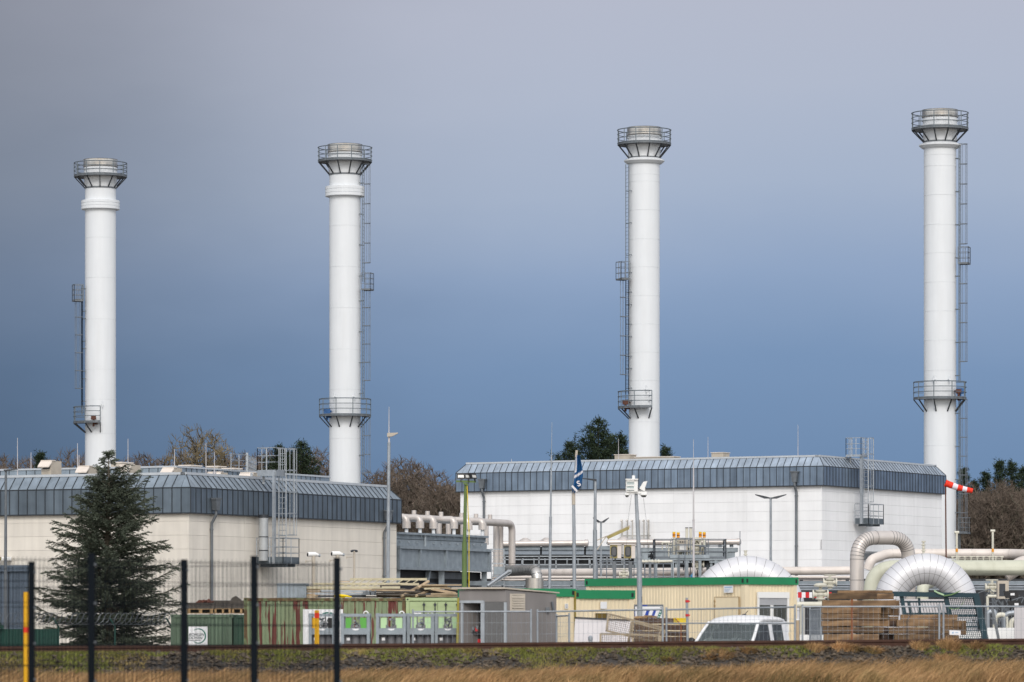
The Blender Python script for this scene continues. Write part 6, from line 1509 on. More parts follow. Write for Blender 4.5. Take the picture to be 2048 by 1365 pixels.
# --- white pickup cab
CY = 112.0; ph = math.radians(27)
fx = V((-math.sin(ph), -math.cos(ph), 0)); sx_ = V((math.cos(ph), -math.sin(ph), 0))
q = P(1517, 1246, CY)
c0 = V((q.x, q.y, 0)) - sx_ * .72
def cw(x, y, z): return c0 + fx * x + sx_ * y + Z * z
car = thing('pickup_truck', 'white double-cab pickup parked before the cream office, only its cab above the bank', 'pickup truck', c0)
def loft(mb, secs):
    """secs: list of closed rings of equal length"""
    n = len(secs[0])
    vs = [p for s_ in secs for p in s_]
    mb.add(vs, [(i * n + j, i * n + (j + 1) % n, (i + 1) * n + (j + 1) % n, (i + 1) * n + j) for i in range(len(secs) - 1) for j in range(n)], True)
    mb.add(secs[0], [tuple(reversed(range(n)))]); mb.add(secs[-1], [tuple(range(n))])
body = MB()
def ring(x, hw, z0, z1, r=.12):
    pts = []
    for sy, sz in ((1, 0), (1, 1), (-1, 1), (-1, 0)):
        cy, cz = sy * (hw - r), (z0 + r if sz == 0 else z1 - r)
        for k in range(5):
            a = {(1, 0): -90, (1, 1): 0, (-1, 1): 90, (-1, 0): 180}[(sy, sz)] + 22.5 * k
            pts.append(cw(x, cy + r * math.cos(math.radians(a)), cz + r * math.sin(math.radians(a))))
    return pts
loft(body, [ring(1.42, .70, .45, .82, .1), ring(1.36, .82, .35, .98), ring(1.15, .87, .28, 1.08), ring(.78, .88, .28, 1.16), ring(.5, .88, .28, 1.17), ring(-1.82, .88, .28, 1.17), ring(-1.86, .86, .32, 1.14)])
body.build('body', M['carw'], car)
roof = MB(); secs = []
for x, zz, hw, zlo in ((.02, 1.775, .70, 1.745), (-.10, 1.86, .725, 1.78), (-.28, 1.93, .735, 1.80), (-.55, 1.965, .74, 1.80), (-1.1, 1.97, .74, 1.80), (-1.55, 1.955, .73, 1.80), (-1.76, 1.92, .72, 1.78), (-1.85, 1.84, .70, 1.76)):
    rr = []
    for k in range(13):
        a = PI * k / 12; rr.append(cw(x, hw * math.cos(a) if 0 < k < 12 else hw * math.cos(a), zlo + (zz - zlo) * (math.sin(a) ** .55)))
    secs.append(rr)
loft(roof, secs); roof.build('roof', M['carw'], car)
pil = MB()
for s in (-1, 1):
    pil.tube([cw(.74, s * .83, 1.13), cw(.38, s * .78, 1.45), cw(.0, s * .71, 1.77)], [.05, .045, .045], 6)
    pil.hexa(cw(-.83, s * .835, 1.14), fx * .22, sx_ * (-s * .04), Z * .66 - sx_ * (s * .115))
    pil.hexa(cw(-1.86, s * .835, 1.14), fx * .36, sx_ * (-s * .05), Z * .66 - sx_ * (s * .115))
    pil.hexa(cw(-1.68, s * .735, 1.72), fx * 1.66, sx_ * (-s * .03), Z * .07 - sx_ * (s * .005))
pil.build('pillar', M['carw'], car)
gl = MB()
rows_ = [(.72, .81, 1.14), (.37, .76, 1.46), (.02, .70, 1.755)]
vs = []
for x, hw, zz in rows_:
    for k in range(7): t = -1 + k / 3; vs.append(cw(x + .10 * (1 - t * t), hw * t, zz))
gl.add(vs, [(i * 7 + k, i * 7 + k + 1, (i + 1) * 7 + k + 1, (i + 1) * 7 + k) for i in range(2) for k in range(6)], True)
gl.build('windscreen', M['glass'], car)
for s, nm in ((1, 'side_window'), (-1, 'side_window')):
    for (x0_, x1_, x2_, x3_) in ((.64, -.62, -.62, -.02), (-.82, -1.52, -1.50, -.82)):
        g = MB(); g.prism([cw(x0_, s * .825, 1.16), cw(x1_, s * .825, 1.16), cw(x2_, s * .725, 1.73), cw(x3_, s * .725, 1.73)], sx_ * (-s * .006)); g.build(nm, M['dglass'], car)
g = MB(); g.hexa(cw(-1.85, -.66, 1.2), sx_ * 1.32, fx * .006, Z * .5); g.build('rear_window', M['glass'], car)
it = MB()
for x, yl in ((-.35, .38), (-.35, -.38), (-1.3, .4), (-1.3, -.4)):
    it.box(cw(x, yl, 1.10), (.5, .18, .7), -ph); it.box(cw(x, yl, 1.53), (.26, .11, .17), -ph)
it.box(cw(.38, 0, 1.08), (1.5, .3, .12), -ph); it.tube(arc(cw(.22, .38, 1.2), .17, 0, 2 * PI, 16, sx_, Z * .9 + fx * .4)[:-1], .016, 5, closed=True)
it.box(cw(.0, 0, 1.70), (.2, .03, .07), -ph)
it.build('seat', M['seat'], car)
it = MB(); it.hexa(cw(-1.7, -.8, 1.0), sx_ * 1.6, fx * 2.1, Z * .05); it.build('cabin_floor', M['seat'], car)
mb = MB(); mb.sphere(cw(.50, -.99, 1.22), .13, 8, 1.2); mb.tube([cw(.48, -.8, 1.15), cw(.5, -.99, 1.18)], .03, 6); mb.build('mirror', M['black'], car)
mb = MB(); mb.sphere(cw(.50, .99, 1.12), .12, 8, 1.0); mb.build('mirror', M['black'], car)
mb = MB(); q = cw(-.75, -.02, 1.965); mb.tube([q, q + V((.10, .05, .115))], [.014, .008], 6); mb.lathe(q, [(.07, -.01), (.05, .02), (.01, .035)], 10); mb.build('aerial', M['black'], car)
mb = MB(); mb.hexa(cw(.055, .20, 1.70), sx_ * .32, fx * .02, Z * .035); mb.build('sun_strip', M['swhite'], car)
for x in (1.0, -1.45, -2.6):
    for s in (-1, 1):
        if x == -1.45: continue
        w_ = MB(); cc = cw(x, s * .78, .33); w_.tube([cc - sx_ * .1, cc + sx_ * .1], .33, 20); w_.build('wheel', M['black'], car)
mb = MB(); mb.hexa(cw(-3.8, -.88, .62), sx_ * 1.76, fx * 1.9, Z * .12)
for s in (-.88, .84): mb.hexa(cw(-3.8, s, .74), sx_ * .04, fx * 1.9, Z * .3)
mb.build('load_bed', M['carw'], car)

# --- timber stacks
def beam(px0, px1, y0, y1, Y, dep, label, m='wood', group='stacked timber beams'):
    a, b = P(px0, y1 - .1, Y), P(px1, y1 - .1, Y); h = (y1 - y0 - .95) / F * Y; w_ = b.x - a.x
    mb = MB(); n = 5; r = .012
    prof = [(0, r), (r, 0), (dep - r, 0), (dep, r), (dep, h - r), (dep - r, h), (r, h), (0, h - r)]
    secs = []
    for i in range(n + 1):
        wob = R_.uniform(-.006, .006); secs.append([V((a.x + w_ * i / n, Y + yy, a.z + zz + wob)) for yy, zz in prof])
    vs = [p for s_ in secs for p in s_]
    mb.add(vs, [(i * 8 + j, (i + 1) * 8 + j, (i + 1) * 8 + (j + 1) % 8, i * 8 + (j + 1) % 8) for i in range(n) for j in range(8)])
    mb.mi = 1; mb.add(secs[0], [tuple(range(8))]); mb.add(secs[-1], [tuple(reversed(range(8)))])
    return tag(mb.build('timber_beam', [M[m], M['woodend']], loc=a), label, 'timber beam', group)
Yw = 107
S1 = [(1659, 1754, 1186, 1199.5, 'topmost front beam of the tall timber stack'), (1645, 1775, 1200, 1213, 'second beam from the top of the tall timber stack, with raised ends'), (1643.5, 1762, 1213.2, 1227.5, 'third beam from the top of the tall timber stack'), (1643.5, 1761, 1227.7, 1240.5, 'paler fourth beam from the top of the tall timber stack'), (1643.5, 1760, 1240.7, 1253, 'fifth beam from the top of the tall timber stack'), (1646, 1768, 1254, 1267, 'sixth beam from the top of the tall timber stack, reaching right'), (1648, 1758, 1268, 1283, 'lowest visible beam of the tall timber stack, by the tussocks')]
for px0, px1, y0, y1, lab in S1: beam(px0, px1, y0, y1, Yw, .22, lab)
beam(1676, 1785, 1180.5, 1187, Yw + .5, .3, 'beam lying flat on the very top of the tall stack, at the back')
beam(1700, 1787.5, 1186.5, 1199, Yw + .26, .22, 'back beam near the top of the tall stack, its end jutting right')
for k, (px1, y0, y1) in enumerate(((1792, 1200, 1214), (1782, 1214, 1229), (1776, 1229, 1241), (1779, 1241, 1253.5))): beam(1660, px1, y0, y1, Yw + .24, .2, 'timber beam in the second row of the tall stack, only its end showing')
for k, (px1, y0, y1) in enumerate(((1799, 1200.5, 1216), (1799, 1216, 1232), (1797, 1232, 1250))): beam(1665, px1, y0, y1, Yw + .46, .2, 'timber beam in the hindmost row of the tall stack, its end jutting right')
for k, (px1, y0, y1) in enumerate(((1798, 1241, 1254), (1798, 1254, 1268), (1798, 1268, 1283))): beam(1664, px1, y0, y1, Yw + .30, .22, 'dark timber beam low in the second row of the tall stack, coloured for shade', 'wooddk')  # dark-wood beams added, their colour stands for the shade in the gap
beam(1802, 1915, 1229, 1241, Yw + .25, .22, 'topmost back beam of the low timber stack')
beam(1794, 1904, 1239.5, 1254, Yw, .22, 'front beam with a dark knot, upper of the low timber stack')
beam(1778, 1903, 1254, 1268, Yw - .02, .22, 'long front beam of the low timber stack, starting farthest left')
beam(1789, 1903, 1268, 1283, Yw, .22, 'lowest visible beam of the low timber stack')
beam(1890, 1922, 1241, 1255, Yw + .24, .2, 'dark short beam end at the right of the low stack, upper'); beam(1888, 1918, 1255, 1281, Yw + .24, .2, 'dark beam end at the right of the low stack, lower')
beam(1906, 1932.5, 1240.5, 1270, Yw + .5, .2, 'dark upright beam end at the far right of the low timber stack')
for px0, px1, lab in ((1650, 1790, 'hidden bearer under the tall timber stack'), (1792, 1925, 'hidden bearer under the low timber stack')):
    a, b = P(px0, 1283.5, Yw + .02), P(px1, 1283.5, Yw + .02); mb = MB()
    for t in (.02, .44, .86): mb.hexa((a.x + (b.x - a.x) * t, Yw + .03, 0), ((b.x - a.x) * .12, 0, 0), (0, .6, 0), Z * a.z)
    tag(mb.build('timber_bearer', M['wooddk'], loc=(a.x, a.y, 0)), lab.replace('hidden bearer', 'dark bearer blocks'), 'bearer', 'bearers under the timber stacks')
mb = MB(); a = P(1704, 1200, Yw - .015); mb.hexa(V((a.x - .025, Yw - .016, 1.0)), (.05, 0, 0), (0, .008, 0), Z * (a.z - .98)); mb.hexa(V((a.x - .025, Yw - .016, a.z + .012)), (.05, 0, 0), (0, .45, 0), Z * .008)
tag(mb.build('steel_band', mat('rust_orange_band', (.20, .07, .025), .7), loc=(a.x, Yw, 1.0)), 'rust-orange steel band round the tall timber stack', 'band')
mb = MB(); a = P(1814, 1240, Yw - .015); mb.hexa(V((a.x - .01, Yw - .040, 1.2)), (.02, 0, 0), (0, .008, 0), Z * (a.z - 1.2)); mb.tube([V((a.x, Yw - .03, a.z)), V((a.x + .12, Yw + .1, a.z + .13))], .01, 5)
tag(mb.build('steel_band', M['dark'], loc=(a.x, Yw, 1.2)), 'thin dark steel band round the low timber stack', 'band')
# brown sleepers, yellow bin, cages in the middle
Ym = 110
for i, (px0, px1, y0, y1, dep) in enumerate(((1268, 1347, 1236, 1248, .3), (1326, 1374, 1249.5, 1261, .3), (1268, 1325, 1248.5, 1261, .3), (1324, 1376, 1262, 1272.5, .3), (1266, 1323, 1262, 1273, .3), (1325, 1375.5, 1273, 1284, .3), (1268, 1324, 1274, 1285, .3))):
    beam(px0, px1, y0, y1, Ym, dep, ('dark sleeper lying topmost in the brown stack left of the yellow bin', 'brown sleeper end below the yellow bin', 'dark sleeper behind the tipped cage, second row', 'brown sleeper in the third row under the yellow bin', 'dark sleeper behind the tipped cage, third row', 'brown sleeper in the lowest row by the scaffold tube', 'dark sleeper behind the tipped cage, lowest row')[i], 'wooddk', 'dark sleepers stacked before the office')
q = P(1348, 1249, Ym + .05); mb = MB(); w_ = 24 / F * Ym
mb.prism([q, q + V((w_, 0, 0)), q + V((w_ + .01, 0, .15)), q + V((-.01, 0, .15))], (0, .26, 0)); mb.hexa(q + V((-.02, -.015, .14)), (w_ + .04, 0, 0), (0, .3, 0), Z * .02)
tag(mb.build('storage_bin', M['byellow'], loc=q), 'yellow plastic bin lying on the brown sleepers', 'bin')
mb = MB()
for i in range(7): q = P(1276 + i * 5, 1236 - R_.uniform(0, 3), Ym + .1); mb.box(q, (R_.uniform(.1, .2), .15, .05), R_.uniform(0, 3))
tag(mb.build('wood_scraps', M['paletw'], loc=P(1290, 1236, Ym)), 'pale wood scraps on top of the brown sleeper stack', 'scraps')
mb = MB(); mb.tube([P(1362, 1250, Ym - .03), P(1350, 1237, Ym - .03)], .014, 5); mb.tube([P(1362, 1250, Ym - .03), P(1362, 1288, Ym - .03)], .014, 5)
tag(mb.build('ratchet_strap', mat('faded_orange_strap', (.30, .11, .05), .7), loc=P(1362, 1288, Ym)), 'faded orange strap over the brown sleepers', 'strap')
def wire_frame(corners, nx, ny, rf, rw, name, label, cat, fm, wm__, group=None):
    A, B, Cc, D = [V(c) for c in corners]
    rt_ = thing(name, label, cat, (A.x, A.y, A.z), group)
    mb = MB()
    for a, b in ((A, B), (B, Cc), (Cc, D), (D, A)): mb.bar(a, b, rf, rf)
    mb.build('frame', fm, rt_)
    mb = MB()
    for i in range(1, nx): t = i / nx; mb.tube([A.lerp(B, t), D.lerp(Cc, t)], rw, 3, cap=False)
    for i in range(1, ny): t = i / ny; mb.tube([A.lerp(D, t), B.lerp(Cc, t)], rw, 3, cap=False)
    mb.build('wire_mesh', wm__, rt_)
    return rt_
Yk2 = 106
wire_frame((P(1213, 1262, Yk2), P(1310, 1284, Yk2), P(1326, 1256, Yk2 + .5), P(1217, 1228.5, Yk2 + .5)), 26, 8, .05, .005, 'wire_cage', 'tipped wire mesh cage side with pale frame, upper one leaning on the brown sleepers', 'wire cage', M['caged'], M['rustwire'], 'tipped wire cages')
wire_frame((P(1201, 1292, Yk2 - .5), P(1318, 1294, Yk2 - .5), P(1318, 1271, Yk2 - .4), P(1201, 1268, Yk2 - .4)), 28, 6, .05, .005, 'wire_cage', 'low rusty wire mesh cage side with brown top bar, in front of the others', 'wire cage', M['caged'], M['rustwire'], 'tipped wire cages')
wire_frame((P(1256, 1290, Yk2 - .2), P(1316, 1291, Yk2 - .2), P(1330, 1262, Yk2), P(1264, 1244, Yk2)), 20, 8, .045, .005, 'wire_cage', 'rusty wire mesh cage side standing at the right, before the dark sleepers', 'wire cage', M['caged'], M['rustwire'], 'tipped wire cages')
mb = MB(); a = P(1146, 1310, 108.5); mb.prism([a, a + V((1.52, 0, 0)), a + V((1.46, .25, .88)), a + V((.06, .25, .95))], (0, .03, 0)); mb.mi = 1; mb.bar(a + V((.04, .22, .95)), a + V((1.46, .22, .885)), .03)
tag(mb.build('sheet_panel', [M['sheetw'], M['dark']], loc=a), 'whitish sheet panel leaning behind the wire cages', 'sheet panel')
q = P(1181, 1300, 104); mb = MB(); mb.lathe(V((q.x, 104, 0)), [(.045, 0), (.045, zp(1281, 104)), (.055, zp(1280, 104)), (.055, zp(1275, 104)), (.03, zp(1272, 104)), (.001, zp(1271.5, 104))], 12)
tag(mb.build('vent_pipe', M['galv'], loc=(q.x, 104, 0)), 'short grey vent pipe with round cap in front of the white sheet', 'vent pipe')
rt_ = thing('scaffold_tube', 'upright scaffold tube with two red couplers beside the yellow bin', 'scaffold tube', P(1376, 1300, 109))
mb = MB(); mb.tube([V((P(1377, 0, 109).x, 109, 0)), P(1373.5, 1196, 109)], .032, 10); mb.build('tube', M['galv'], rt_)
for y in (1203, 1231): q = P(1374.3, y, 109); mb = MB(); mb.tube([q - Z * .03, q + Z * .03], .05, 8); mb.box(q + V((.03, 0, 0)), (.08, .05, .04)); mb.build('coupler', M['redw'], rt_)
# blue and white board
Yb2 = 113.5
bs = thing('striped_board', 'grey-framed board with blue and white slanting stripes and green field', 'sign', P(1297, 1312, Yb2))
a, b = P(1268, 1247, Yb2), P(1327, 1247, Yb2); W_ = b.x - a.x; zt2 = zp(1209.5, Yb2)
mb = MB(); mb.hexa(a, (W_, 0, 0), (0, .03, 0), Z * (zt2 - a.z)); mb.build('frame', M['galvd'], bs)
mb = MB(); mb.hexa(a + V((.03, -.006, 0)), (W_ - .06, 0, 0), (0, .006, 0), Z * (zt2 - a.z - .055)); mb.build('panel', M['swhite'], bs)
mb = MB(); h_ = zp(1220, Yb2) - a.z; sk = .13
def stripe(px0, px1): 
    x0_, x1_ = P(px0, 0, Yb2).x, P(px1, 0, Yb2).x; y_ = Yb2 - .010
    return [V((max(x0_ - sk, a.x + .03), y_, a.z)), V((max(x1_ - sk, a.x + .031), y_, a.z)), V((x1_, y_, a.z + h_)), V((x0_, y_, a.z + h_))]
for p0_, p1_ in ((1268.5, 1270.5), (1279, 1286), (1293.5, 1300), (1307.5, 1313)): mb.prism(stripe(p0_, p1_), (0, .004, 0))
for p0_, p1_ in ((1279, 1286), (1293, 1300)): mb.hexa(V((P(p0_, 0, Yb2).x, Yb2 - .010, zp(1219.5, Yb2))), (.08, 0, 0), (0, .004, 0), Z * .012)
mb.build('stripe', M['sblue'], bs)
mb = MB(); mb.prism(stripe(1320, 1325.5), (0, .004, 0)); mb.build('green_field', M['sgrn'], bs)
mb = MB()
for k in range(5):
    t = .12 + .18 * k; q = V((P(1322.5, 0, Yb2).x - sk * (1 - t), Yb2 - .012, a.z + h_ * t)); mb.box(q, (.045, .004, .022), 0)
mb.build('green_field_marks', M['swhite'], bs)
mb = MB(); mb.hexa(V((P(1281, 0, Yb2).x, Yb2 - .004, zt2 - .045)), (.18, 0, 0), (0, .004, 0), Z * .03); mb.build('top_plate', M['sblue'], bs)
mb = MB()
for px in (1280.5, 1322): q = P(px, 1215.5, Yb2 - .012); mb.box(q, (.025, .01, .025))
mb.build('bolt', M['dark'], bs)
mb = MB()
for px in (1270, 1325): mb.bar(V((P(px, 0, Yb2).x, Yb2 + .05, 0)), V((P(px, 0, Yb2).x, Yb2 + .05, zt2)), .05)
mb.build('leg', M['galvd'], bs)
# teal steel frame
Yf = 113
tf = thing('mesh_gate', 'dark teal welded steel frame with mesh infill, lying behind the timber stacks', 'steel frame', P(1850, 1312, Yf))
mb = MB()
mb.bar(P(1700, 1186.5, Yf), P(1952, 1191.5, Yf), .13, .13); mb.bar(P(1951, 1188, Yf), P(1973, 1290, Yf), .16, .16)
mb.bar(P(1720, 1189, Yf), P(1715, 1300, Yf), .13); mb.bar(P(1700, 1283, Yf + .9), P(1965, 1287, Yf + .9), .1)
mb.bar(P(1891, 1193, Yf + .05), P(1902, 1245, Yf + .05), .11); mb.bar(P(1803, 1193, Yf + .05), P(1812, 1245, Yf + .05), .10)
mb.build('frame', M['teal'], tf)
mb = MB()
for y0, x0_, x1_ in ((1204, 1800, 1892), (1228, 1812, 1898), (1232, 1898, 1960), (1254, 1904, 1966), (1217, 1896, 1957)): mb.bar(P(x0_, y0, Yf + .1), P(x1_, y0, Yf + .1), .05)
mb.bar(P(1838, 1196, Yf + .06), P(1840, 1228, Yf + .06), .06); mb.bar(P(1817, 1204, Yf + .08), P(1822, 1228, Yf + .08), .05)
mb.build('brace', M['teal'], tf)
mb = MB()
for i in range(16): t = i / 15; mb.tube([P(1893 + 56 * t, 1196, Yf + .12), P(1912 + 58 * t, 1285, Yf + .12)], .012, 4)
for i in range(22): y = 1198 + 4 * i; mb.tube([P(1894 + .2 * (y - 1196), y, Yf + .13), P(1950 + .2 * (y - 1196), y, Yf + .13)], .008 if i % 4 else .02, 4)
for i in range(14): t = i / 13; mb.tube([P(1814 + 76 * t, 1204, Yf + .12), P(1820 + 76 * t, 1230, Yf + .12)], .010, 4)
mb.build('mesh_infill', M['teal'], tf)
def ribbon(mb, pts, w_):
    pts = [V(p) for p in pts]; vs = []
    for p in pts: vs += [p - Z * w_ / 2, p + Z * w_ / 2, p + Z * w_ / 2 + V((0, .012, 0)), p - Z * w_ / 2 + V((0, .012, 0))]
    n = len(pts)
    mb.add(vs, [(4 * i + j, 4 * i + (j + 1) % 4, 4 * (i + 1) + (j + 1) % 4, 4 * (i + 1) + j) for i in range(n - 1) for j in range(4)] + [(0, 1, 2, 3), (4 * n - 1, 4 * n - 2, 4 * n - 3, 4 * n - 4)])
mb = MB(); ribbon(mb, [P(1868, 1181.5, Yf - .1), P(1876, 1186, Yf - .12), P(1888, 1190.5, Yf - .12)], .045)
tag(mb.build('strap', M['strap'], loc=P(1880, 1187, Yf)), 'pale green strap over the top bar of the teal frame, left one', 'strap', 'green straps on the teal frame')
mb = MB(); ribbon(mb, [P(1888, 1192, Yf - .1), P(1902, 1190, Yf - .13), P(1912, 1186, Yf - .12), P(1921, 1182, Yf - .1)], .03); ribbon(mb, [P(1898, 1216, Yf - .1), P(1908, 1219, Yf - .11), P(1918, 1216.5, Yf - .1), P(1927, 1205, Yf - .1), P(1929, 1195, Yf - .1)], .022)
tag(mb.build('strap', mat('olive_strap', (.11, .20, .07), .6), loc=P(1910, 1187, Yf)), 'darker green strap draped along the top bar of the teal frame, right one', 'strap', 'green straps on the teal frame')
# pale boards behind the fences
for px0, px1, y0, y1, Y, m, lab in ((1600, 1648, 1270, 1300, 118, 'pvcw', 'low white board left of the tall timber stack'), (1905, 1962, 1262, 1300, 117, 'pvcw', 'low white board behind the teal mesh'), (1968, 2032, 1256, 1300, 117.5, 'pvcw', 'low white board right of the teal frame'), (2029, 2075, 1214, 1300, 116, 'sheetw', 'tall greyish white panel at the right picture edge'), (1805, 1895, 1199, 1230, 121, 'sheetw', 'pale panel seen through the gaps of the teal frame'), (1897, 1952, 1197, 1240, 120.5, 'sheetw', 'pale panel seen through the mesh of the teal frame')):
    a, b = P(px0, y1, Y), P(px1, y1, Y); mb = MB(); mb.hexa(a, (b.x - a.x, 0, 0), (0, .08, 0), Z * (zp(y0, Y) - a.z))
    for t in (.08, .88): mb.hexa(V((a.x + (b.x - a.x) * t, Y + .081, 0)), (.08, 0, 0), (0, .08, 0), Z * (zp(y0, Y) - .04))
    tag(mb.build('white_board', M[m], loc=(a.x, Y, 0)), lab, 'board', 'pale boards behind the fence')
mb = MB(); mb.tube([V((P(1596, 0, 105).x, 105, 0)), P(1595, 1241, 105)], .045, 10); mb.mi = 1; mb.tube([P(1595, 1241, 105), P(1595, 1238, 105)], .05, 10)
tag(mb.build('wooden_post', [M['lumber'], M['pvcw']], loc=(P(1596, 0, 105).x, 105, 0)), 'pale round wooden post with white cap right of the pickup', 'post')
mb = MB(); mb.bar(V((P(2010, 0, 114).x, 114, .5)), P(1984, 1215, 114), .07); mb.bar(P(1972, 1215, 115), P(1972, 1300, 115), .05)
tag(mb.build('leaning_bar', M['galvd'], loc=(P(2010, 0, 114).x, 114, .5)), 'grey bar leaning behind the fence right of the teal frame', 'bar')
for i, (px, y) in enumerate(((1975, 1225), (1990, 1232), (2010, 1228), (2022, 1240))):
    mb = MB(); q = P(px, y, 119); mb.tube(bend([V((q.x, 119, 0)), q, q + V((.2 + .1 * i, 0, .05)), V((q.x + .25 + .1 * i, 119, 0))], .15, 5), .07, 10)
    tag(mb.build('hose_loop', M['cream'] if i % 2 else M['galv'], loc=(q.x, 119, 0)), ('pale hose loop nearest the teal frame', 'grey-white hose loop second from the teal frame', 'pale hose loop third from the teal frame', 'hose loop before the white panel at the right edge')[i], 'hose', 'hose loops behind the fence')
# --- temporary fence panels
def heras(px0, y0, px1, y1, Y0, Y1, label, posts=(1, 1), mid=None, step=.12, zb=.12, rw=.0032):
    A, B = P(px0, y0, Y0), P(px1, y1, Y1)
    rt_ = thing('temporary_fence', label, 'fence', (A.x, A.y, 0), 'temporary mesh fence panels')
    mb = MB(); mb.tube([A, B], .021, 6)
    a0, b0 = V((A.x, A.y, zb)), V((B.x, B.y, zb)); mb.tube([a0, b0], .021, 6)
    if posts[0]: mb.tube([V((A.x, A.y, 0)), A + Z * .06], .024, 6)
    if posts[1]: mb.tube([V((B.x, B.y, 0)), B + Z * .06], .024, 6)
    if mid: mb.tube([P(px0, mid, Y0), P(px1, mid, Y1)], .017, 6)
    mb.build('frame', M['galv'], rt_)
    mb = MB(); n = max(2, int((B - A).length / step))
    for i in range(1, n): t = i / n; mb.tube([a0.lerp(b0, t), A.lerp(B, t)], rw, 3, cap=False)
    for k in range(1, 7): t = k / 7; mb.tube([a0.lerp(A, t), b0.lerp(B, t)], rw, 3, cap=False)
    mb.build('wire_mesh', M['galv'], rt_)
    return rt_
heras(826, 1224, 1062, 1223.5, 102.5, 103, 'temporary fence panel in front of the rightmost bottle racks and the shed')
heras(1075, 1224, 1325.5, 1219.5, 103.5, 102, 'temporary fence panel in front of the wire cages')
heras(1113, 1233, 1138.5, 1231.5, 106.5, 105, 'narrow end of a fence panel standing aslant right of the shed')
heras(1333, 1220, 1590, 1214.5, 103, 101, 'temporary fence panel in front of the white pickup', mid=1247)
heras(1605, 1214, 1878.5, 1213.5, 104, 103.5, 'temporary fence panel in front of the tall timber stack')
heras(1887, 1213, 2110, 1214, 103.5, 104, 'temporary fence panel in front of the teal frame at the right edge')
heras(1620, 1220, 1642, 1219, 112, 110.5, 'dark fence panel end seen through the panel left of the timber stack', step=.07, rw=.006)
mb = MB(); q = P(1899, 1270, 103.3); w_ = 22.5 / F * 103.3; mb.hexa(q, (w_, 0, -.01), (0, .01, 0), Z * .11); mb.mi = 1; mb.box(q + V((w_ * .3, -.006, .05)), (.03, .01, .04)); mb.box(q + V((w_ * .65, -.006, .055)), (.07, .01, .012))
tag(mb.build('fence_sign', [M['swhite'], mat('pale_blue_print', (.25, .42, .62), .5)], loc=q), 'small white plate with pale blue print on the right fence panel', 'sign')
# --- green security fence with razor wire at the left
Yr = 170
gf = thing('security_fence', 'dark green fence with sheet panels and razor wire coil before the cedar', 'fence', P(60, 1312, Yr))
mb = MB(); a, b = P(-60, 1300, Yr), P(118, 1300, Yr); corr(mb, V((a.x, Yr, 0)), (1, 0, 0), (0, -1, 0), b.x - a.x, zp(1258.5, Yr), .03, .12); mb.hexa(V((a.x, Yr + .04, 0)), (b.x - a.x, 0, 0), (0, .02, 0), Z * zp(1258.5, Yr)); mb.hexa(P(-50, 1258, Yr - .2), (P(7, 0, Yr).x - P(-50, 0, Yr).x, 0, 0), (0, .1, 0), Z * .15); mb.build('sheet_panel', M['fencegrn'], gf)
for px in (4, 117, 230, 343):
    mb = MB(); t = P(px, 1254, Yr); mb.tube([V((t.x, Yr - .05, 0)), t, P(px - 11, 1236, Yr)], .035, 6); mb.build('post', M['fencegrn'], gf)
mb = MB(); x0_, x1_ = P(-60, 0, Yr).x, P(352, 0, Yr).x; zc = zp(1238, Yr); pts = []
n = 900
for i in range(n):
    t = i / n; th = t * 2 * PI * 38; wob = .55 + .45 * mnoise.noise(V((t * 14, 0, 0)))
    pts.append(V((x0_ + (x1_ - x0_) * t + .12 * math.sin(th + 1) * (1 + wob), Yr - .1 + .2 * math.cos(th), zc + .24 * math.sin(th) * (.85 + .2 * wob))))
mb.tube(pts, .010, 3, cap=False)
for dz in (-.25, .0, .25): mb.tube([V((x0_, Yr - .1, zc + dz * .9)), V((x1_, Yr - .1, zc + dz * .9))], .004, 3)
mb.build('razor_wire', M['galvd'], gf)
# --- anthracite mesh fence close to the camera
def near_fence(label, pts, ext=None):
    rt_ = thing('mesh_fence', label, 'fence', (pts[0][0].x, pts[0][0].y, 0), 'anthracite mesh fences close to the camera')
    for p, own in pts:
        if not own: continue
        mb = MB(); g = ground_z(p.x, p.y); mb.box((p.x, p.y, (p.z + g) / 2), (.062, .05, p.z - g)); mb.box((p.x, p.y, p.z + .004), (.066, .054, .012)); mb.mi = 1
        zz = p.z - .10
        while zz > g + .2: mb.tube([V((p.x + .034, p.y - .03, zz)), V((p.x + .046, p.y - .034, zz))], .017, 8); zz -= .37
        mb.build('post', [M['fence'], M['galvd']], rt_)
    for (p, _), (q, _) in zip(pts, pts[1:]):
        mb = MB(); L = (q - p).length; n = max(2, round(L / .05)); gp = min(ground_z(p.x, p.y), ground_z(q.x, q.y)) + .05
        for i in range(1, n):
            t = i / n; a = p.lerp(q, t); mb.bar(V((a.x, a.y, gp)), V((a.x, a.y, a.z - .03)), .0042)
        k = 0; zz = p.z - .06
        while zz > gp:
            for off in (-.006, .006):
                o_ = V((0, off, 0)); mb.bar(V((p.x, p.y, zz)) + o_, V((q.x, q.y, zz + (q.z - p.z))) + o_, .0065)
            zz -= .20
        mb.build('wire_panel', M['fence'], rt_)
    return rt_
corner = P(674, 1118, 42.0)
pA = [P(-242, 1129, 45.2), P(63, 1125.5, 44.1), P(368, 1121.5, 43.1), corner]
near_fence('anthracite mesh fence line ending at the rightmost post, posts with lower tops', [(pA[0], True), (pA[1], True), (pA[2], True), (corner, True)])
pB = [P(-142, 1105, 39.4), P(183, 1109, 40.6), P(508, 1114.5, 41.6), corner]
near_fence('anthracite mesh fence line nearer the camera, crossing before the cedar and the rusty container', [(pB[0], True), (pB[1], True), (pB[2], True), (corner + V((-.03, .03, 0)), False)])
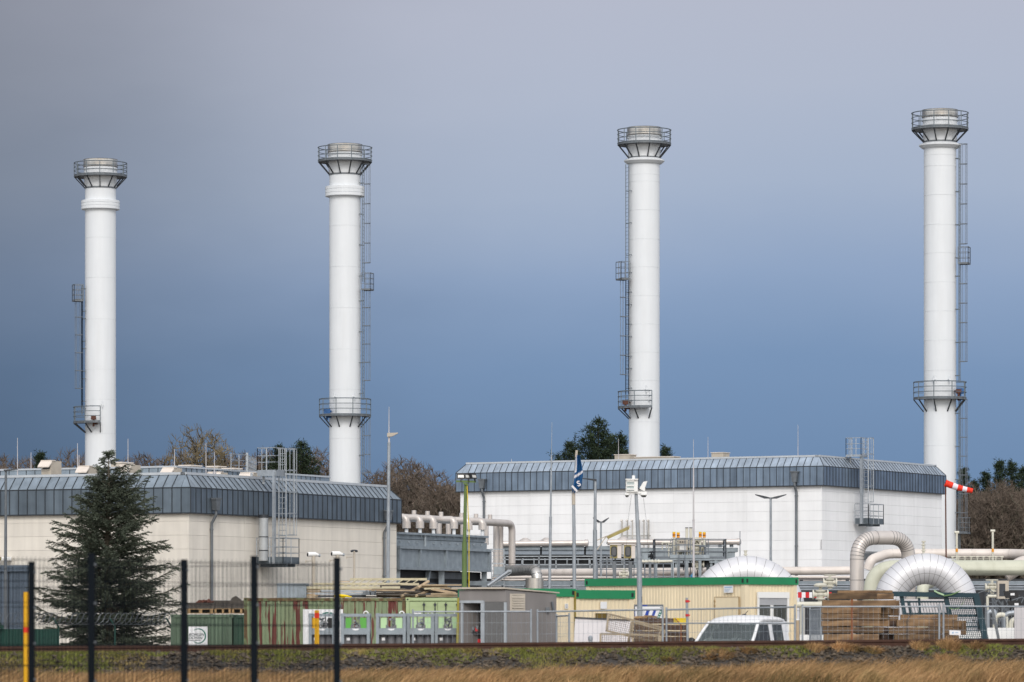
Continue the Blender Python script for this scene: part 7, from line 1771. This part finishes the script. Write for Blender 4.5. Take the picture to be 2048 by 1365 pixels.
# --- yellow marker posts
def marker(px0, px1, ytop, ybot, r0, r1, Y, label):
    rt_ = thing('marker_post', label, 'marker post', (P((px0 + px1) / 2, 0, Y).x, Y, ground_z(P(px0, 0, Y).x, Y)), 'yellow marker posts along the track')
    cx = P((px0 + px1) / 2, 0, Y).x; w_ = (px1 - px0) / F * Y; g = ground_z(cx, Y) - .1
    mb = MB(); z1, zr0, zr1 = zp(ytop, Y), zp(r1, Y), zp(r0, Y)
    mb.tube([V((cx, Y, g)), V((cx, Y, zr0))], w_ / 2, 12); mb.tube([V((cx, Y, zr1)), V((cx, Y, z1))], w_ / 2, 12); mb.build('post', M['yellow'], rt_)
    mb = MB(); mb.tube([V((cx, Y, zr0)), V((cx, Y, zr1))], w_ / 2 + .001, 12); mb.build('band', M['red'], rt_)
marker(46.5, 58.5, 1184.5, 1352, 1255, 1266, 67, 'yellow marker post with red band halfway, at the far left before the track')
marker(629, 638.5, 1221, 1290, 1226, 1237, 90, 'yellow marker post with red band near its top, beside the bottle rack')
# ------------------------------------------------------------------ trees
def needle_card(mb, p, d, L, w_):
    """one small bent spray: two thin triangles along direction d"""
    s = d.cross(V((R_.uniform(-1, 1), R_.uniform(-1, 1), R_.uniform(.2, 1))))
    if s.length < 1e-4: return
    s.normalize()
    mb.add([p - s * w_, p + s * w_, p + d * L], [(0, 1, 2)])
# the tall cedar in front of the cream hall: layered, wispy horizontal boughs
YC = 190.0
def interp(x, pts):
    for (a, b), (c, d) in zip(pts, pts[1:]):
        if x <= c: return b + (d - b) * (x - a) / (c - a)
    return pts[-1][1]
def cedar_tree():
    s = F / YC; base = V((P(216, 0, YC).x, YC, 0)); H = zp(901, YC)
    rt_ = thing('cedar_tree', 'tall dark cedar with wispy layered boughs in front of the cream hall', 'tree', base)
    tr = MB(); tp = [base + V((.05 * math.sin(i * .9), .05 * math.cos(i), H * i / 10)) for i in range(11)]
    tr.tube(tp, [.20 * (1 - i / 10) + .012 for i in range(11)], 8)
    crown = MB(); limbs = MB()
    n = 470
    for i in range(n):
        u = (i + R_.random()) / n; h = .25 + (H - .35) * u ** 1.05
        f = h / H
        prof = interp(f, ((0, 2.9), (.12, 3.15), (.35, 3.1), (.5, 2.5), (.63, 2.05), (.76, 1.38), (.86, .92), (.93, .44), (.97, .20), (1, .06)))
        if f > .86 and R_.random() < .70: continue
        Lb = prof * (R_.uniform(.45, 1.05) if R_.random() < .85 else R_.uniform(1.0, 1.22))
        az = i * 2.399963 + R_.uniform(-.4, .4)
        if .02 < f < .45 and math.cos(az) < -.7: Lb *= R_.uniform(.95, 1.14)
        if f > .6 and math.cos(az) > .3: Lb *= 1.15
        if f > .6 and math.cos(az) < -.3: Lb *= .85
        d = V((math.cos(az), math.sin(az), 0)); sd_ = V((-d.y, d.x, 0))
        rise = .08 + .50 * f + R_.uniform(-.20, .24); droop = R_.uniform(.08, .30); curl = R_.uniform(-.02, .22)
        p0 = base + Z * h; pts = []
        for k in range(7):
            t = k / 6; pts.append(p0 + d * (Lb * t) + Z * (Lb * (rise * t - droop * t * t + curl * t ** 4)) + sd_ * (.06 * Lb * math.sin(t * 3 + i)))
        limbs.tube(pts, [.030 * (1 - k / 6.5) * (.4 + Lb / 3) for k in range(7)], 5)
        nb = int(7 + Lb * 13)
        for j in range(nb):
            t = .18 + .82 * (j + R_.random()) / nb
            k = min(int(t * 6), 5); q = pts[k].lerp(pts[k + 1], t * 6 - k)
            sgn = 1 if j % 2 else -1
            bl = (.22 + .42 * (1 - t) * min(1.4, Lb / 2)) * R_.uniform(.6, 1.25)
            bd = (d * R_.uniform(.55, 1.1) + sd_ * sgn * R_.uniform(.3, 1.0) * (1.1 - .6 * t) + Z * R_.uniform(-.45, .34)).normalized()
            m_ = int(7 + bl * 27)
            for a in range(m_):
                ta = (a + R_.random()) / m_
                pp = q + bd * (bl * ta) - Z * (.10 * bl * ta * ta)
                nd = (bd * R_.uniform(.5, 1.2) + V((R_.uniform(-.6, .6), R_.uniform(-.6, .6), R_.uniform(-.15, .75)))).normalized()
                needle_card(crown, pp, nd, R_.uniform(.07, .15) * (1.1 - .3 * ta), R_.uniform(.013, .024))
    tr.build('trunk', M['bark'], rt_); limbs.build('branches', M['bark'], rt_); crown.build('crown', M['cedar'], rt_)
cedar_tree()

# far conifers
def conifer_meshes(seed, H, Rm, cone, dens, sparse=0.0):
    global R_
    keep = R_; R_ = random.Random(seed)
    tr = MB(); tr.tube([V((0, 0, 0)), V((.1, 0, H * .5)), V((0, 0, H))], [H * .018, H * .012, .02], 6)
    cr_ = MB(); nb = int(dens * H)
    for i in range(nb):
        u = (i + R_.random()) / nb; h = H * (.16 + .83 * u); f = (h / H - .16) / .84
        Lb = Rm * ((1 - f) ** .8 if cone else (math.sin(PI * min(1, .22 + .80 * f)) ** .7)) * R_.uniform(.55, 1.1) + .15
        if R_.random() < sparse: Lb *= .45
        az = R_.uniform(0, 2 * PI); d = V((math.cos(az), math.sin(az), 0)); rise = R_.uniform(.0, .45) + .3 * f
        if not cone and R_.random() < .2: Lb *= 1.3
        ncl = max(3, int(Lb * 4.5))
        for c in range(ncl):
            t = .25 + .75 * (c + R_.random()) / ncl
            q = Z * h + d * (Lb * t) + Z * (Lb * rise * t) + V((R_.gauss(0, .16), R_.gauss(0, .16), R_.gauss(0, .12)))
            for k in range(9):
                nd = V((R_.gauss(0, .7), R_.gauss(0, .7), R_.gauss(.35, .6))) + d * .7
                if nd.length < .1: continue
                needle_card(cr_, q + V((R_.gauss(0, .14), R_.gauss(0, .14), R_.gauss(0, .10))), nd.normalized(), R_.uniform(.22, .42), R_.uniform(.03, .06))
    R_ = keep
    return tr, cr_
def place_tree(name, label, cat, x, y, tr, cr_, mt, mc, group, rz=0, sc=1.0, crown_name='crown'):
    rt_ = thing(name, label, cat, (0, 0, 0), group)
    a = tr.build('trunk', mt, rt_); b = cr_.build(crown_name, mc, rt_)
    rt_.location = (x, y, 0); rt_.rotation_euler = (0, 0, rz); rt_.scale = (sc, sc, sc)
    return rt_
GC = 'dark conifers behind the halls'
YP = 420
def gx(px, Y): return P(px, 0, Y).x
cA = conifer_meshes(11, 21.0, 4.4, False, 17, .3)
t1 = place_tree('pine_tree', 'broad dark pine with ragged crown left of the third chimney', 'tree', gx(1196, YP), YP, *cA, M['bark'], M['needle'], GC, .4, (zp(845, YP)) / 20.6)
cB = conifer_meshes(12, 20.0, 3.3, True, 17, .25)
t2 = place_tree('fir_tree', 'pointed dark fir touching the left side of the third chimney', 'tree', gx(1243, YP + 4), YP + 4, *cB, M['bark'], M['needle'], GC, 1.4, zp(858, YP) / 20.3)
dup(t1, (gx(1140, YP + 8), YP + 8, 0), 'low dark pine crown behind the flagpole, left of the ragged pine', 2.2, zp(884, YP) / 20.6)
dup(t2, (gx(1331, YP + 4), YP + 4, 0), 'dark fir top right behind the third chimney', .7, zp(884, YP) / 20.3)
dup(t1, (gx(1221, YP + 12), YP + 12, 0), 'dark pine filling the gap between the ragged pine and the fir', 4.0, zp(868, YP) / 20.6)
dup(t1, (gx(602, 400), 400, 0), 'dark pine leaning right behind the roof ladder of the cream hall', 1.0, zp(890, 400) / 20.6)
dup(t1, (gx(560, 406), 406, 0), 'dark pine half hidden by the roof ladder of the cream hall', 3.0, zp(898, 406) / 20.6)
dup(t2, (gx(80, 400), 400, 0), 'dark fir behind the tall roof vent at the far left', .2, zp(898, 400) / 20.3)
YR = 380
for i, (px, yt, lab) in enumerate(((1999, 915, 'tallest dark spruce at the right edge, right of the fourth chimney ladder'), (2024, 918, 'dark spruce second tallest, close to the right picture edge'), (1972, 938, 'shorter dark spruce left of the tallest ones at the right'), (1949, 956, 'small dark spruce just right of the windsock tip'), (2044, 930, 'dark spruce cut by the right picture edge'), (1926, 930, 'thin dark spruce behind the cage of the fourth chimney'))):
    dup(t2, (gx(px, YR + i * 2), YR + i * 2, 0), lab, i * 1.1, zp(yt, YR + i * 2) / 20.3)
dup(t2, (gx(895, 440), 440, 0), 'narrow dark spruce in the bare wood left of the white hall', .9, zp(990, 440) / 20.3)

# bare trees: branches reach for points spread through the crown, thick where many branches meet
def bare_meshes(seed, H, rx, z0, M_, sprout):
    rr = random.Random(seed); nodes = []; par = []
    n0 = 6
    for i in range(n0 + 1): nodes.append(V((rr.gauss(0, .10), rr.gauss(0, .10), z0 * H * i / n0))); par.append(i - 1)
    cz, rz = H * (z0 + 1) / 2 * 1.03, H * (1 - z0 * .75) / 2
    pts = []
    while len(pts) < M_:
        p = V((rr.uniform(-1, 1), rr.uniform(-1, 1), rr.uniform(-1, 1)))
        if p.length > 1 or p.length < .25 * rr.random(): continue
        if mnoise.noise(p * 1.6 + V((seed, 0, 0))) < -.22: continue
        w_ = 1.0 if p.z < .2 else 1 - .35 * (p.z - .2)
        pts.append(V((p.x * rx * w_, p.y * rx * w_, cz + p.z * rz)))
    root = V((0, 0, z0 * H * .7)); pts.sort(key=lambda p: (p - root).length)
    dep = [(n - root).length for n in nodes]; tips = []
    for p in pts:
        dp = (p - root).length; best = None; bd = 1e9
        for k in range(len(nodes)):
            if dep[k] > dp: continue
            dd = (nodes[k] - p).length_squared
            if nodes[k].z > p.z: dd *= 1.9
            if dd < bd: bd, best = dd, k
        q = nodes[best]; L = (p - q).length
        m = q.lerp(p, .5) + V((rr.gauss(0, .09 * L), rr.gauss(0, .09 * L), -.05 * L))
        nodes.append(m); par.append(best); dep.append((m - root).length); nodes.append(p); par.append(len(nodes) - 2); dep.append(dp); tips.append(len(nodes) - 1)
    cnt = [0] * len(nodes)
    for k in range(len(nodes) - 1, -1, -1):
        cnt[k] += 1
        if par[k] >= 0: cnt[par[k]] += cnt[k]
    rad = lambda k: max(.026, .0125 * cnt[k] ** .52)
    tr = MB(); tw = MB()
    for k in range(1, len(nodes)):
        mbx = tr if cnt[k] > 14 else tw
        mbx.tube([nodes[par[k]], nodes[k]], [rad(par[k]) if par[k] > 0 and cnt[par[k]] < 4 * cnt[k] else rad(k) * 1.15, rad(k)], 6 if cnt[k] > 60 else 4 if cnt[k] > 14 else 3, cap=False)
    for k in tips:
        d0 = (nodes[k] - nodes[par[k]]).normalized()
        for c in range(sprout):
            d = (d0 + V((rr.gauss(0, .55), rr.gauss(0, .55), rr.gauss(.25, .45)))).normalized(); L = rr.uniform(.35, .9)
            a = nodes[par[k]].lerp(nodes[k], rr.uniform(.2, 1)); b = a + d * L * .55; e_ = b + (d + V((rr.gauss(0, .3), rr.gauss(0, .3), .15))).normalized() * L * .45
            tw.tube([a, b, e_], [.024, .020, .012], 3, cap=False)
    return tr, tw
protos = []
for (sd__, rx_, z0_, M__, sp_) in ((21, 4.3, .30, 700, 4), (22, 3.2, .25, 620, 4), (23, 3.6, .34, 640, 4), (24, 2.5, .22, 480, 4)):
    protos.append(bare_meshes(sd__, 17, rx_, z0_, M__, sp_))
proto_roots = []
GB = 'bare winter trees of the wood behind the halls'
LAB_B = 'bare brown tree in the winter wood behind the halls'
first = {}
def bare(px, ytop, Y, k, label=None, mossy=False):
    key = (k, mossy); sc = zp(ytop, Y) / 17.0; x = gx(px, Y)
    if key not in first:
        rt_ = place_tree('bare_tree', label or LAB_B, 'tree', x, Y, *protos[k], M['bark'], M['twig2' if mossy else 'twig'], GB, R_.uniform(0, 6), sc)
        first[key] = rt_
        return rt_
    src = first[key]
    me = dup(src, (x, Y, 0), label or LAB_B, R_.uniform(0, 6), (sc * R_.uniform(.9, 1.15), sc * R_.uniform(.9, 1.15), sc))
    return me
bare(389, 877, 395, 0, 'mossy round-crowned bare tree standing alone above the cream hall roof', True)
bare(418, 886, 402, 2, 'thin bare tree right behind the mossy round-crowned one', True)
WL = 'bare treetops seen low over the roof of the cream hall'
for px in range(-10, 660, 21):
    if 372 < px < 412: continue
    bare(px + R_.uniform(-6, 6), R_.uniform(912, 934) + (6 if px < 330 else 0), R_.uniform(405, 450), R_.randrange(4), WL)
WM = 'bare brown tree in the wood between the two halls'
for px, yt in ((748, 952), (768, 945), (788, 938), (806, 934), (824, 940), (842, 946), (858, 955), (874, 962), (890, 968), (905, 975), (760, 962), (800, 952), (835, 960), (868, 975), (898, 984), (815, 970), (850, 980), (882, 990), (780, 968), (915, 985), (930, 990)):
    bare(px + R_.uniform(-4, 4), yt + R_.uniform(-4, 6), R_.uniform(385, 430), R_.randrange(4), WM, R_.random() < .25)
WR = 'bare brown tree in the dense wood at the right edge'
for i in range(46):
    px = R_.uniform(1925, 2085); bare(px, R_.uniform(975, 1040), R_.uniform(352, 375), R_.randrange(4), WR)
# thicket: brown undergrowth that closes the wood below the crowns
def thicket(px0, px1, ytop, Y, nm, n, dep=14):
    mb = MB(); x0_, x1_ = gx(px0, Y), gx(px1, Y); H = zp(ytop, Y)
    for i in range(n):
        x, y = R_.uniform(x0_, x1_), Y + R_.uniform(0, dep); h = H * R_.uniform(.45, 1.0) * (1 + .12 * mnoise.noise(V((x * .4, 0, 7)))); z0 = h * R_.uniform(0, .5)
        p = V((x, y, z0)); q = V((x + R_.gauss(0, .5), y, h)); mb.tube([p, p.lerp(q, .5) + V((R_.gauss(0, .2), 0, 0)), q], [.045, .035, .018], 3, cap=False)
        for k in range(6):
            a = p.lerp(q, R_.uniform(.1, 1)); mb.tube([a, a + V((R_.gauss(0, .5), R_.gauss(0, .3), R_.uniform(.1, .8)))], [.026, .014], 3, cap=False)
    o = mb.build('undergrowth', M['twig'], loc=((x0_ + x1_) / 2, Y, 0)); return kind(o, 'stuff')
thicket(1915, 2120, 1010, 368, 'thicket', 5200)
thicket(735, 945, 985, 432, 'thicket', 4200)
thicket(-40, 680, 935, 455, 'thicket', 6500)
